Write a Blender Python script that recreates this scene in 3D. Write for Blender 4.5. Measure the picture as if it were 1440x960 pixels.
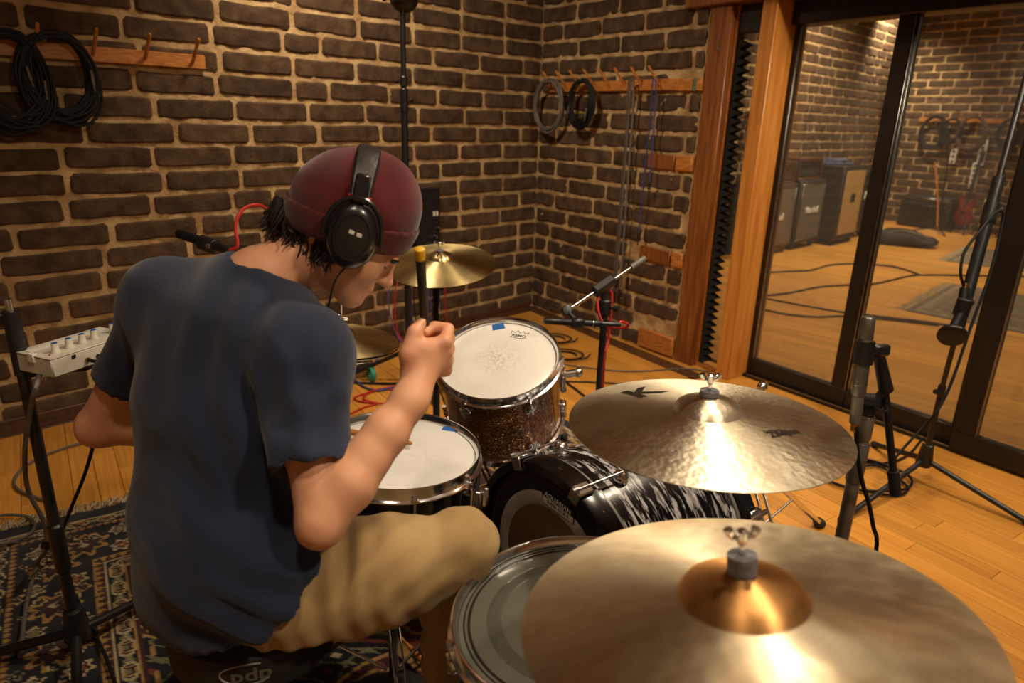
import bpy, math, random
import numpy as np
from mathutils import Vector, Matrix, noise as mnoise

# ------------------------------------------------------------------ camera, light, exposure
for o in list(bpy.data.objects):
    bpy.data.objects.remove(o, do_unlink=True)
scene = bpy.context.scene
COL = scene.collection
PI = math.pi
R_ = math.radians
V = Vector

PITCH, ROLL, EYE, FPX = R_(18.1), R_(1.75), 1.4, 960.0
_f = V((0, math.cos(PITCH), -math.sin(PITCH)))
_r0 = V((1, 0, 0)); _u0 = V((0, math.sin(PITCH), math.cos(PITCH)))
_r = _r0 * math.cos(ROLL) + _u0 * math.sin(ROLL)
_u = _u0 * math.cos(ROLL) - _r0 * math.sin(ROLL)
EYEP = V((0, 0, EYE))
cam_d = bpy.data.cameras.new('camera')
cam = bpy.data.objects.new('camera', cam_d)
COL.objects.link(cam)
cam_d.sensor_width = 36.0
cam_d.lens = 36.0 * FPX / 1440.0
cam_d.clip_start = 0.02
m3 = Matrix((_r, _u, -_f)).transposed()
cam.matrix_world = Matrix.Translation(EYEP) @ m3.to_4x4()
cam_d.dof.use_dof = True
cam_d.dof.focus_distance = 1.7
cam_d.dof.aperture_fstop = 3.2
scene.camera = cam

def at(u, v, d):
    """point at depth d behind a pixel of the 1440x960 picture"""
    return EYEP + (_f + _r * ((u - 720) / FPX) - _u * ((v - 480) / FPX)) * d

def fl(u, v, z=0.0):
    """point of the horizontal plane at height z behind a pixel"""
    d = _f + _r * ((u - 720) / FPX) - _u * ((v - 480) / FPX)
    return EYEP + d * ((z - EYE) / d.z)

def proj(P):
    q = V(P) - EYEP
    d = q.dot(_f)
    return (720 + FPX * q.dot(_r) / d, 480 - FPX * q.dot(_u) / d, d)

vs = scene.view_settings
vs.view_transform = 'Standard'
vs.look = 'None'
vs.gamma = 1.0
vs.use_curve_mapping = False
vs.exposure = 0.02

world = bpy.data.worlds.new('World')
scene.world = world
world.use_nodes = True
_bg = world.node_tree.nodes['Background']
_bg.inputs[0].default_value = (1.0, 0.80, 0.58, 1)
_bg.inputs[1].default_value = 0.085

def lamp(name, kind, loc, target, power, col=(1.0, 0.70, 0.40), size=0.2, spot=60, blend=0.6):
    d = bpy.data.lights.new(name, kind)
    d.energy = power
    d.color = col
    if kind == 'AREA':
        d.shape = 'DISK'; d.size = size
    else:
        d.shadow_soft_size = size
    if kind == 'SPOT':
        d.spot_size = R_(spot); d.spot_blend = blend
    o = bpy.data.objects.new(name, d)
    COL.objects.link(o)
    o.location = loc
    o.rotation_euler = (V(target) - V(loc)).to_track_quat('-Z', 'Y').to_euler()
    return o

# ceiling spots of the drum room and of the room behind the glass
WARM = (1.0, 0.82, 0.60)
lamp('ceiling_spot_kit', 'SPOT', (0.75, 1.75, 2.78), (0.25, 1.15, 0.6), 120, WARM, 0.09, 118, 0.75)
lamp('ceiling_spot_drummer', 'SPOT', (-0.15, 0.35, 2.78), (-0.35, 1.25, 0.8), 45, WARM, 0.09, 110, 0.8)
lamp('ceiling_spot_right', 'SPOT', (1.15, 0.15, 2.78), (0.0, 1.1, 0.7), 95, WARM, 0.09, 105, 0.8)
lamp('ceiling_spot_wall', 'SPOT', (-0.75, 3.1, 2.78), (-0.5, 4.0, 1.0), 125, WARM, 0.10, 125, 0.9)
lamp('ceiling_spot_door', 'SPOT', (1.62, 2.45, 2.78), (1.5, 2.7, 0.3), 80, WARM, 0.09, 120, 0.8)
lamp('ceiling_spot_side', 'SPOT', (2.0, 1.5, 2.78), (1.45, 3.3, 0.9), 120, WARM, 0.09, 90, 0.8)
lamp('ceiling_spot_live', 'SPOT', (5.35, 10.1, 3.3), (5.3, 10.9, 1.6), 380, WARM, 0.10, 100, 0.8)
lamp('ceiling_spot_live', 'SPOT', (4.3, 7.7, 3.3), (3.6, 8.6, 0.5), 420, WARM, 0.12, 120, 0.8)
lamp('ceiling_spot_live', 'SPOT', (3.0, 5.0, 3.3), (3.3, 5.6, 0.0), 330, WARM, 0.12, 125, 0.8)
lamp('ceiling_spot_live', 'SPOT', (6.6, 8.4, 3.3), (6.9, 9.2, 0.5), 150, WARM, 0.12, 120, 0.8)

# ------------------------------------------------------------------ helpers
rnd = random.Random(7)

def lin(c):
    return tuple(((x / 255.0) / 12.92 if x / 255.0 <= 0.04045 else ((x / 255.0 + 0.055) / 1.055) ** 2.4) for x in c)

def mat(name, col, rough=0.5, metal=0.0, col2=None, nscale=8.0, ncon=(0.35, 0.65), bump=0.0, bscale=60.0,
        bdist=0.004, objvar=0.0, coat=0.0, spec=0.5, stretch=None, rough2=None, alpha=None, trans=0.0, sheen=0.0, detail=4.0):
    """procedural material: base colour mottled by noise, fine relief, per-object variation"""
    m = bpy.data.materials.new(name)
    m.use_nodes = True
    nt = m.node_tree
    b = nt.nodes['Principled BSDF']
    c1 = (*lin(col), 1)
    b.inputs['Base Color'].default_value = c1
    b.inputs['Roughness'].default_value = rough
    b.inputs['Metallic'].default_value = metal
    b.inputs['Specular IOR Level'].default_value = spec
    if coat: b.inputs['Coat Weight'].default_value = coat; b.inputs['Coat Roughness'].default_value = 0.08
    if sheen: b.inputs['Sheen Weight'].default_value = sheen
    if trans: b.inputs['Transmission Weight'].default_value = trans
    tc = nt.nodes.new('ShaderNodeTexCoord')
    mp = nt.nodes.new('ShaderNodeMapping')
    nt.links.new(tc.outputs['Object'], mp.inputs['Vector'])
    if stretch: mp.inputs['Scale'].default_value = stretch
    oi = None
    if objvar:
        oi = nt.nodes.new('ShaderNodeObjectInfo')
        mul = nt.nodes.new('ShaderNodeVectorMath'); mul.operation = 'SCALE'
        nt.links.new(oi.outputs['Location'], mul.inputs[0]); mul.inputs['Scale'].default_value = 3.7
        nt.links.new(mul.outputs[0], mp.inputs['Location'])
    out = None
    if col2 is not None:
        n = nt.nodes.new('ShaderNodeTexNoise')
        n.inputs['Scale'].default_value = nscale; n.inputs['Detail'].default_value = detail
        nt.links.new(mp.outputs[0], n.inputs['Vector'])
        mr = nt.nodes.new('ShaderNodeMapRange')
        mr.inputs[1].default_value, mr.inputs[2].default_value = ncon
        nt.links.new(n.outputs['Fac'], mr.inputs[0])
        mx = nt.nodes.new('ShaderNodeMix'); mx.data_type = 'RGBA'
        mx.inputs[6].default_value = c1; mx.inputs[7].default_value = (*lin(col2), 1)
        nt.links.new(mr.outputs[0], mx.inputs[0])
        out = mx.outputs[2]
        if rough2 is not None:
            mr2 = nt.nodes.new('ShaderNodeMapRange')
            mr2.inputs[1].default_value, mr2.inputs[2].default_value = ncon
            mr2.inputs[3].default_value, mr2.inputs[4].default_value = rough, rough2
            nt.links.new(n.outputs['Fac'], mr2.inputs[0]); nt.links.new(mr2.outputs[0], b.inputs['Roughness'])
    if objvar:
        hs = nt.nodes.new('ShaderNodeHueSaturation')
        mr = nt.nodes.new('ShaderNodeMapRange')
        mr.inputs[3].default_value, mr.inputs[4].default_value = 1 - objvar, 1 + objvar
        nt.links.new(oi.outputs['Random'], mr.inputs[0]); nt.links.new(mr.outputs[0], hs.inputs['Value'])
        if out is not None: nt.links.new(out, hs.inputs['Color'])
        else: hs.inputs['Color'].default_value = c1
        out = hs.outputs[0]
    if out is not None: nt.links.new(out, b.inputs['Base Color'])
    if bump:
        n2 = nt.nodes.new('ShaderNodeTexNoise')
        n2.inputs['Scale'].default_value = bscale; n2.inputs['Detail'].default_value = 6.0
        nt.links.new(mp.outputs[0], n2.inputs['Vector'])
        bp = nt.nodes.new('ShaderNodeBump')
        bp.inputs['Strength'].default_value = bump; bp.inputs['Distance'].default_value = bdist
        nt.links.new(n2.outputs['Fac'], bp.inputs['Height']); nt.links.new(bp.outputs[0], b.inputs['Normal'])
    return m

def spl(pts, n=6, closed=False):
    """Catmull-Rom through points"""
    P = [V(p) for p in pts]
    if len(P) < 3: return P
    out = []
    N = len(P)
    rng = range(N if closed else N - 1)
    for i in rng:
        p1, p2 = P[i], P[(i + 1) % N]
        p0 = P[(i - 1) % N] if (closed or i > 0) else p1 * 2 - p2
        p3 = P[(i + 2) % N] if (closed or i < N - 2) else p2 * 2 - p1
        for k in range(n):
            t = k / n
            out.append(0.5 * ((2 * p1) + (p2 - p0) * t + (2 * p0 - 5 * p1 + 4 * p2 - p3) * t * t + (3 * p1 - p0 - 3 * p2 + p3) * t ** 3))
    if not closed: out.append(P[-1])
    return out

def frame(z, x=None):
    """rotation matrix whose z axis is z"""
    z = V(z).normalized()
    x = V(x) if x is not None else (V((1, 0, 0)) if abs(z.x) < 0.9 else V((0, 1, 0)))
    x = (x - z * x.dot(z)).normalized()
    y = z.cross(x)
    return Matrix((x, y, z)).transposed()

def TM(loc, z=(0, 0, 1), x=None):
    return Matrix.Translation(V(loc)) @ frame(z, x).to_4x4()

class MB:
    def __init__(s): s.v = []; s.f = []
    def add(s, vs_, fs):
        o = len(s.v)
        s.v.extend([tuple(p) for p in vs_]); s.f.extend([tuple(i + o for i in q) for q in fs]); return s
    def box(s, c, size, M=None, b=None):
        """chamfered box; M optional 4x4 placing it"""
        hx, hy, hz = size[0] / 2, size[1] / 2, size[2] / 2
        if b is None: b = min(hx, hy, hz) * 0.18
        M = M or Matrix.Identity(4)
        c = V(c); vv = []; idx = {}
        for sx in (-1, 1):
            for sy in (-1, 1):
                for sz in (-1, 1):
                    for ax in range(3):
                        p = [sx * (hx - b), sy * (hy - b), sz * (hz - b)]
                        p[ax] = (sx * hx, sy * hy, sz * hz)[ax]
                        idx[(sx, sy, sz, ax)] = len(vv); vv.append(M @ (c + V(p)))
        F = []
        for ax in range(3):
            o1, o2 = [(1, 2), (2, 0), (0, 1)][ax]
            for sg in (-1, 1):
                q = []
                for a, b_ in ((-1, -1), (1, -1), (1, 1), (-1, 1)):
                    t = [0, 0, 0]; t[ax] = sg; t[o1] = a; t[o2] = b_; q.append(idx[(*t, ax)])
                F.append(q if sg > 0 else q[::-1])
        for ax in range(3):
            o1, o2 = [(1, 2), (2, 0), (0, 1)][ax]
            for a in (-1, 1):
                for b_ in (-1, 1):
                    t0 = [0, 0, 0]; t1 = [0, 0, 0]
                    t0[ax], t1[ax] = -1, 1
                    for t in (t0, t1): t[o1] = a; t[o2] = b_
                    q = [idx[(*t0, o1)], idx[(*t1, o1)], idx[(*t1, o2)], idx[(*t0, o2)]]
                    F.append(q if a * b_ < 0 else q[::-1])
        for sx in (-1, 1):
            for sy in (-1, 1):
                for sz in (-1, 1):
                    q = [idx[(sx, sy, sz, k)] for k in range(3)]
                    F.append(q if sx * sy * sz > 0 else q[::-1])
        return s.add(vv, F)
    def tube(s, pts, r, n=8, cap=True, closed=False):
        P = [V(p) for p in pts]
        N = len(P)
        rr = r if isinstance(r, (list, tuple)) else [r] * N
        vv = []; F = []; prev = None
        for i, p in enumerate(P):
            a = P[(i - 1) % N] if (closed or i > 0) else p
            c = P[(i + 1) % N] if (closed or i < N - 1) else p
            t = (c - a)
            t = t.normalized() if t.length > 1e-9 else V((0, 0, 1))
            if prev is None:
                x = V((0, 0, 1)) if abs(t.z) < 0.9 else V((1, 0, 0))
            else: x = prev
            x = (x - t * x.dot(t))
            x = x.normalized() if x.length > 1e-6 else V((1, 0, 0))
            y = t.cross(x); prev = x
            for k in range(n):
                a_ = 2 * PI * k / n
                vv.append(p + (x * math.cos(a_) + y * math.sin(a_)) * rr[i])
        for i in range(N if closed else N - 1):
            j = (i + 1) % N
            for k in range(n):
                k2 = (k + 1) % n
                F.append((i * n + k, i * n + k2, j * n + k2, j * n + k))
        if cap and not closed:
            F.append(tuple(range(n))[::-1]); F.append(tuple((N - 1) * n + k for k in range(n)))
        return s.add(vv, F)
    def cyl(s, p0, p1, r0, r1=None, n=14, cap=True):
        p0, p1 = V(p0), V(p1); r1 = r0 if r1 is None else r1
        return s.lathe([(r0, 0), (r1, (p1 - p0).length)], n, TM(p0, p1 - p0), cap)
    def lathe(s, prof, n=24, M=None, cap=True, closed=False):
        M = M or Matrix.Identity(4); vv = []; F = []
        rows = []
        for (r, z) in prof:
            if r < 1e-6:
                rows.append([len(vv)]); vv.append(M @ V((0, 0, z)))
            else:
                rows.append(list(range(len(vv), len(vv) + n)))
                for k in range(n):
                    a = 2 * PI * k / n; vv.append(M @ V((r * math.cos(a), r * math.sin(a), z)))
        L = len(rows)
        for i in range(L if closed else L - 1):
            A, B = rows[i], rows[(i + 1) % L]
            for k in range(n):
                k2 = (k + 1) % n
                if len(A) == 1 and len(B) == 1: continue
                if len(A) == 1: F.append((A[0], B[k2], B[k]))
                elif len(B) == 1: F.append((A[k], A[k2], B[0]))
                else: F.append((A[k], A[k2], B[k2], B[k]))
        if cap and not closed:
            if len(rows[0]) > 1: F.append(tuple(rows[0])[::-1])
            if len(rows[-1]) > 1: F.append(tuple(rows[-1]))
        return s.add(vv, F)
    def ball(s, c, r, n=14, M=None, sc=(1, 1, 1)):
        M0 = (M or Matrix.Translation(V(c)))
        m = n // 2 + 1
        prof = [(math.sin(PI * i / m) * r, -math.cos(PI * i / m) * r) for i in range(m + 1)]
        return s.lathe(prof, n, M0 @ Matrix.Diagonal((*sc, 1)))
    def torus(s, c, axis, R, r, n=40, k=8, sc=None):
        M = TM(c, axis)
        return s.lathe([(R + r * math.cos(2 * PI * i / k), r * math.sin(2 * PI * i / k)) for i in range(k)], n, M, closed=True)
    def prism(s, poly, h, M=None):
        """extrude a 2D polygon (x, y) along +z by h"""
        M = M or Matrix.Identity(4); n = len(poly)
        vv = [M @ V((x, y, 0)) for x, y in poly] + [M @ V((x, y, h)) for x, y in poly]
        F = [tuple(range(n))[::-1], tuple(range(n, 2 * n))] + [(i, (i + 1) % n, n + (i + 1) % n, n + i) for i in range(n)]
        return s.add(vv, F)
    def grid(s, fn, nu, nv):
        vv = [fn(i / nu, j / nv) for j in range(nv + 1) for i in range(nu + 1)]
        F = [(j * (nu + 1) + i, j * (nu + 1) + i + 1, (j + 1) * (nu + 1) + i + 1, (j + 1) * (nu + 1) + i) for j in range(nv) for i in range(nu)]
        return s.add(vv, F)
    def mesh(s, name, smooth=True, ang=38):
        me = bpy.data.meshes.new(name)
        me.from_pydata(s.v, [], s.f); me.update()
        if smooth:
            me.shade_smooth(); me.set_sharp_from_angle(angle=R_(ang))
        return me
    def obj(s, name, m, parent=None, smooth=True, ang=38, kind=None, label=None):
        return link(name, s.mesh(name, smooth, ang), m, parent, kind, label)

def link(name, me, m, parent=None, kind=None, label=None):
    o = bpy.data.objects.new(name, me)
    COL.objects.link(o)
    if m is not None and not me.materials: me.materials.append(m)
    if parent is not None:
        o.parent = parent
        if parent.type == 'EMPTY': o.matrix_parent_inverse = Matrix.Translation(-parent.location)
    if kind: o['kind'] = kind
    if label: o['label'] = label
    return o

def thing(name, label, cat, loc=(0, 0, 0), group=None):
    o = bpy.data.objects.new(name, None)
    COL.objects.link(o)
    o.empty_display_size = 0.05
    o.location = loc
    return tag(o, label, cat, group)

def tag(o, label, cat, group=None):
    o['label'] = label; o['category'] = cat
    if group: o['group'] = group
    return o

def struct(o, label=None):
    o['kind'] = 'structure'
    if label: o['label'] = label
    return o

def text_part(name, body, size, M, m, parent, depth=0.0006, bold=False, sx=1.0):
    """flat lettering as a mesh of its own"""
    cu = bpy.data.curves.new(name, 'FONT')
    cu.body = body; cu.size = size; cu.extrude = depth
    cu.align_x = 'CENTER'; cu.align_y = 'CENTER'; cu.resolution_u = 2
    if bold: cu.offset = size * 0.022
    t = bpy.data.objects.new('tmp_text', cu); COL.objects.link(t)
    dg = bpy.context.evaluated_depsgraph_get()
    me = bpy.data.meshes.new_from_object(t.evaluated_get(dg))
    bpy.data.objects.remove(t, do_unlink=True)
    me.transform(M @ Matrix.Diagonal((sx, 1, 1, 1)))
    me.materials.clear()
    me.name = name
    return link(name, me, m, parent)

# ------------------------------------------------------------------ shared materials
M = {}
M['brick'] = mat('adobe_brick', (92, 72, 53), 0.92, col2=(66, 50, 37), nscale=14, bump=0.7, bscale=70, bdist=0.006, objvar=0.16, spec=0.2)
M['mortar'] = mat('sandy_mortar', (200, 170, 124), 0.95, col2=(158, 126, 86), nscale=11, bump=0.9, bscale=55, bdist=0.008, spec=0.15)
M['plank'] = mat('oak_plank', (214, 152, 66), 0.33, col2=(184, 120, 46), nscale=6, stretch=(0.5, 14, 14), bump=0.06, bscale=40, objvar=0.14, spec=0.45, ncon=(0.3, 0.75))
M['floorsub'] = mat('floor_gap', (70, 42, 20), 0.8)
M['darkplank'] = mat('dark_border_wood', (92, 58, 34), 0.45, col2=(68, 40, 22), nscale=7, stretch=(6, 6, 6))
M['redwood'] = mat('varnished_redwood', (150, 90, 40), 0.42, col2=(112, 60, 24), nscale=5, stretch=(9, 9, 0.7), bump=0.05, bscale=30, coat=0.15)
M['honeywood'] = mat('honey_pine', (214, 146, 66), 0.42, col2=(186, 116, 44), nscale=5, stretch=(7, 7, 0.5), coat=0.15)
M['railwood'] = mat('rail_pine', (196, 128, 58), 0.5, col2=(160, 96, 38), nscale=7, stretch=(3, 3, 16))
M['blackmetal'] = mat('black_powder_metal', (22, 22, 23), 0.38, metal=0.0, spec=0.5, col2=(30, 30, 31), nscale=30)
M['doorframe'] = mat('bronze_door_frame', (44, 37, 31), 0.42, metal=0.3, col2=(36, 30, 25), nscale=9)
M['silver'] = mat('brushed_aluminium', (170, 168, 162), 0.3, metal=1.0, col2=(150, 148, 142), nscale=30)
M['chrome'] = mat('chrome', (236, 236, 238), 0.13, metal=1.0, col2=(222, 221, 221), nscale=20, rough2=0.2)
M['rubber'] = mat('black_rubber', (20, 20, 20), 0.75, col2=(28, 27, 26), nscale=40, bump=0.1)
M['cable'] = mat('black_cable', (15, 15, 16), 0.65, spec=0.3, col2=(21, 21, 22), nscale=40)
M['cablegrey'] = mat('grey_cable', (104, 98, 90), 0.55, col2=(88, 82, 76), nscale=40)
M['cablered'] = mat('red_cable', (186, 34, 30), 0.45, col2=(160, 26, 24), nscale=40)
M['cableblue'] = mat('blue_cable', (52, 66, 128), 0.5, col2=(42, 54, 110), nscale=40)
M['cablepurple'] = mat('purple_cable', (104, 78, 140), 0.5, col2=(86, 62, 120), nscale=40)
M['foam'] = mat('charcoal_foam', (38, 42, 42), 0.95, col2=(28, 31, 31), nscale=60, bump=0.3, bscale=200)
M['white'] = mat('white_enamel', (222, 220, 210), 0.45, col2=(206, 202, 190), nscale=12)
M['tolex'] = mat('black_tolex', (34, 31, 29), 0.7, col2=(24, 22, 21), nscale=80, bump=0.2, bscale=300)
M['grille'] = mat('grey_grille_cloth', (92, 84, 72), 0.85, col2=(74, 68, 58), nscale=160, bump=0.2, bscale=260)

# a pane of glass: thin slab, clear with its own reflections
def glass_mat():
    m = bpy.data.materials.new('clear_pane'); m.use_nodes = True
    nt = m.node_tree; b = nt.nodes['Principled BSDF']
    nt.nodes.remove(b)
    out = nt.nodes['Material Output']
    tr = nt.nodes.new('ShaderNodeBsdfTransparent'); tr.inputs[0].default_value = (0.93, 0.94, 0.92, 1)
    gl = nt.nodes.new('ShaderNodeBsdfGlossy'); gl.inputs['Roughness'].default_value = 0.02
    fr = nt.nodes.new('ShaderNodeFresnel'); fr.inputs[0].default_value = 1.5
    mx = nt.nodes.new('ShaderNodeMixShader')
    nt.links.new(fr.outputs[0], mx.inputs[0]); nt.links.new(tr.outputs[0], mx.inputs[1]); nt.links.new(gl.outputs[0], mx.inputs[2])
    # faint pale veil mixed into the pane, painting in the haze of reflections
    df = nt.nodes.new('ShaderNodeBsdfDiffuse'); df.inputs[0].default_value = (0.8, 0.77, 0.7, 1)
    tl = nt.nodes.new('ShaderNodeBsdfTranslucent'); tl.inputs[0].default_value = (0.8, 0.77, 0.7, 1)
    m1 = nt.nodes.new('ShaderNodeMixShader'); m1.inputs[0].default_value = 0.5; nt.links.new(df.outputs[0], m1.inputs[1]); nt.links.new(tl.outputs[0], m1.inputs[2])
    m2 = nt.nodes.new('ShaderNodeMixShader'); m2.inputs[0].default_value = 0.045; nt.links.new(mx.outputs[0], m2.inputs[1]); nt.links.new(m1.outputs[0], m2.inputs[2])
    nt.links.new(m2.outputs[0], out.inputs[0])
    return m
M['glass'] = glass_mat()
# ------------------------------------------------------------------ the room
K = V((0.148, 5.2, 0))                                    # brick corner
DL = V((-math.cos(R_(45)), -math.sin(R_(45)), 0))         # along the left wall, away from the corner
NL = V((math.cos(R_(45)), -math.sin(R_(45)), 0))          # out of the left wall, into the room
DR = V((math.cos(R_(-53.5)), math.sin(R_(-53.5)), 0))     # along the right wall and the glass door
NR = V((DR.y, -DR.x, 0))                                  # out of the right wall, into the room
HB = -NR                                                  # into the room behind the glass
LC = V((5.95, 11.35, 0))                                  # corner of the room behind
COURSE = 0.112

def wp(t, out=0.0, z=0.0):
    """point on the right wall line: t along, out into the drum room"""
    return K + DR * t + NR * out + V((0, 0, z))

def wl(t, out=0.0, z=0.0):
    return K + DL * t + NL * out + V((0, 0, z))

def brick_mesh(seed, L, h):
    r = random.Random(seed)
    b = MB(); ring = []
    nx = 5
    def jit(a): return r.uniform(-a, a)
    c = 0.012
    pts = []
    for i in range(nx): pts.append((-L / 2 + c + (L - 2 * c) * i / (nx - 1), -h / 2 + jit(0.004)))
    pts.append((L / 2 + jit(0.004), -h / 2 + c + jit(0.004))); pts.append((L / 2 + jit(0.004), h / 2 - c + jit(0.004)))
    for i in range(nx): pts.append((L / 2 - c - (L - 2 * c) * i / (nx - 1), h / 2 + jit(0.004)))
    pts.append((-L / 2 + jit(0.004), h / 2 - c + jit(0.004))); pts.append((-L / 2 + jit(0.004), -h / 2 + c + jit(0.004)))
    n = len(pts)
    vv = [(x, -0.02, z) for x, z in pts]
    vv += [(x, 0.006 + jit(0.001), z) for x, z in pts]
    vv += [(x * (1 - 0.016 / L * 1.2), 0.0115 + jit(0.0012), z * (1 - 0.016 / h)) for x, z in pts]
    vv += [(jit(0.02), 0.0125, 0)]
    F = []
    for k in range(2):
        for i in range(n):
            j = (i + 1) % n
            F.append((k * n + i, k * n + j, (k + 1) * n + j, (k + 1) * n + i)[::-1])
    F += [(2 * n + i, 2 * n + (i + 1) % n, 3 * n)[::-1] for i in range(n)]
    b.add(vv, F)
    me = b.mesh('brick', True, 22)
    me.materials.append(M['brick'])
    return me

BR_L = [0.17, 0.26, 0.36]
BRICKS = {L: [brick_mesh(100 * i + k, L, 0.088) for k in range(5)] for i, L in enumerate(BR_L)}

def brick_wall(name, label, org, d, nrm, length, height, bond, seed, keep=None, limit=300, skip=None, z0=0.0, rough=1.0):
    """mortar bed with every brick a child object; the rest, past the limit or out of view, joined as one part"""
    r = random.Random(seed)
    b = MB()
    step = 0.022 if length * height < 16 else 0.035
    nu, nv = int(length / step), int(height / step)
    def fn(u, v):
        x, z = u * length, v * height
        q = mnoise.noise(V((x * 16 + seed, z * 16, 3.1))) * 0.5 + mnoise.noise(V((x * 44, z * 44 + seed, 9.7))) * 0.4
        return org + d * x + V((0, 0, z)) + nrm * (q * 0.0135 * rough)
    b.grid(fn, nu, nv)
    w = struct(b.obj(name, M['mortar'], None, True, 180), label)
    # thickness behind the bed
    rot = Matrix((d, nrm, V((0, 0, 1)))).transposed()
    lst = []
    rows = int(height / COURSE)
    for row in range(rows):
        z = z0 + COURSE * (row + 0.5)
        x = (0.0 if row % 2 == 0 else -bond) + r.uniform(-0.03, 0.03)
        while x < length:
            L = 0.36 + r.uniform(-0.03, 0.025)
            if r.random() < 0.08: L = 0.17 + r.uniform(-0.02, 0.03)
            a, e = max(x, 0.012), min(x + L, length - 0.012)
            if e - a > 0.05:
                Lb = min(BR_L, key=lambda q: abs(q - (e - a)))
                mid = (a + e) / 2
                if not (skip and skip(mid, z)):
                    lst.append((mid, z, e - a, Lb, r.randrange(5), r.uniform(-0.012, 0.012), r.uniform(-0.004, 0.004), r.uniform(-0.0035, 0.0025)))
            x += L + 0.024 + r.uniform(-0.004, 0.008)
    def score(q):
        p = org + d * q[0] + V((0, 0, q[1]))
        u, v, dep = proj(p)
        if dep < 0.1: return 1e9
        out = max(0, -40 - u, u - 1480, -30 - v, v - 990)
        if keep and not keep(u, v): out += 500
        return dep + out * 10
    lst.sort(key=score)
    rest = MB()
    for i, (x, z, L, Lb, k, ang, dz, dn) in enumerate(lst):
        me = BRICKS[Lb][k]
        loc = org + d * x + V((0, 0, z + dz)) + nrm * dn
        Mx = Matrix.Translation(loc) @ rot.to_4x4() @ Matrix.Rotation(ang, 4, 'Y') @ Matrix.Diagonal((L / Lb, 1, 1, 1))
        if i < limit and score((x, z)) < 900:
            o = bpy.data.objects.new('brick', me); COL.objects.link(o)
            o.parent = w; o.matrix_local = Mx
        else:
            rest.add([Mx @ v.co for v in me.vertices], [tuple(p.vertices) for p in me.polygons])
    if rest.v:
        rest.obj('brickwork', M['brick'], w, True, 22, kind='stuff')
    return w

brick_wall('wall_left', 'dark adobe brick wall with wide sandy mortar joints beside the drummer', K, DL, NL, 5.2, 2.9, 0.19, 3)
def skip_r(x, z):
    return (x > 1.16 and (abs(z - 0.62) < 0.06 or abs(z - 1.18) < 0.06)) or (x > 1.2 and z < 0.17) or (abs(z - 1.61) < 0.05 and x > 1.22)
brick_wall('wall_right', 'short rough adobe brick wall between the corner and the redwood post', K, DR, NR, 1.455, 2.9, 0.16, 11, skip=skip_r, rough=1.9)
WR = bpy.data.objects['wall_right']
for (t0, t1, z, h, mm) in [(1.11, 1.36, 0.62, 0.085, 'redwood'), (1.37, 1.45, 0.62, 0.085, 'railwood'), (1.11, 1.32, 1.18, 0.085, 'redwood'), (1.33, 1.45, 1.18, 0.085, 'railwood'), (1.16, 1.45, 0.075, 0.12, 'railwood')]:
    b = MB(); b.box((0, 0, 0), (t1 - t0, 0.05, h), Matrix.Translation(wp((t0 + t1) / 2, 0.0, z)) @ Matrix((DR, NR, V((0, 0, 1)))).transposed().to_4x4(), 0.004)
    b.obj('nailing_block', M[mm], WR, label='wooden block set into the brickwork')
# wall body behind the right brick face (its end meets the post)
b = MB(); b.box((0, 0, 0), (1.36, 0.16, 2.9), Matrix.Translation(wp(0.70, -0.10, 1.45)) @ Matrix((DR, NR, V((0, 0, 1)))).transposed().to_4x4(), 0.004)
b.obj('wall_core', M['mortar'], WR)
# back of the drum room, behind the camera, and the far left return are not seen

# rooms behind
brick_wall('wall_live_left', 'brick wall behind the amplifiers, seen through the glass', LC, V((-math.cos(R_(45)), -math.sin(R_(45)), 0)), V((math.sin(R_(45)), -math.cos(R_(45)), 0)), 7.4, 3.3, 0.19, 21,
           keep=lambda u, v: 1035 < u < 1250)
brick_wall('wall_live_back', 'brick wall behind the guitars, seen through the glass', LC, V((math.cos(R_(-54)), math.sin(R_(-54)), 0)), V((-math.sin(R_(54)), -math.cos(R_(54)), 0)), 5.2, 3.3, 0.19, 33,
           keep=lambda u, v: 1225 < u)

# ---- floors
PD = V((math.cos(R_(-55)), math.sin(R_(-55)), 0)); PN = V((-PD.y, PD.x, 0))

def plank_mesh(seed, L, w):
    b = MB(); b.box((0, 0, -0.009), (L - 0.0012, w - 0.0016, 0.018), None, 0.0012)
    me = b.mesh('plank', False); me.materials.append(M['plank']); return me

def door_off(t): return -0.15
def near_room(p):
    q = p - K
    return q.dot(NL) > -0.02 and q.dot(NR) > -0.20

base = MB()
poly = [wl(5.2, -0.1), wl(0, -0.1), wp(0, -0.1), wp(1.6, -0.22), wp(5.2, -0.22), V((2.6, -0.5, 0)), V((-3.6, -0.5, 0))]
base.add([p + V((0, 0, -0.012)) for p in poly], [tuple(range(len(poly)))[::-1]])
floor = struct(base.obj('floor', M['floorsub'], None, False), 'honey oak strip floor of the drum room')
fr = random.Random(5)
PW = 0.082
PLK = {L: plank_mesh(0, L, PW) for L in (0.5, 0.8, 1.15)}
cand = []
for j in range(-70, 75):
    s = -6 + fr.uniform(0, 0.6)
    while s < 6:
        L = fr.choice((0.5, 0.8, 0.8, 1.15))
        c = K * 0.5 + PD * (s + L / 2) + PN * (j * PW)
        if c.y > -0.45 and any(near_room(c + PD * (L * k)) for k in (-0.45, -0.2, 0, 0.2, 0.45)):
            cand.append((c, L))
        s += L
def fscore(q):
    u, v, d = proj(q[0])
    if d < 0.15: return 1e6 + q[0].length
    out = max(0, -60 - u, u - 1500, v - 1040)
    return d + out * 0.05
cand.sort(key=fscore)
rotp = Matrix((PD, PN, V((0, 0, 1)))).transposed().to_4x4()
rest = MB()
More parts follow.
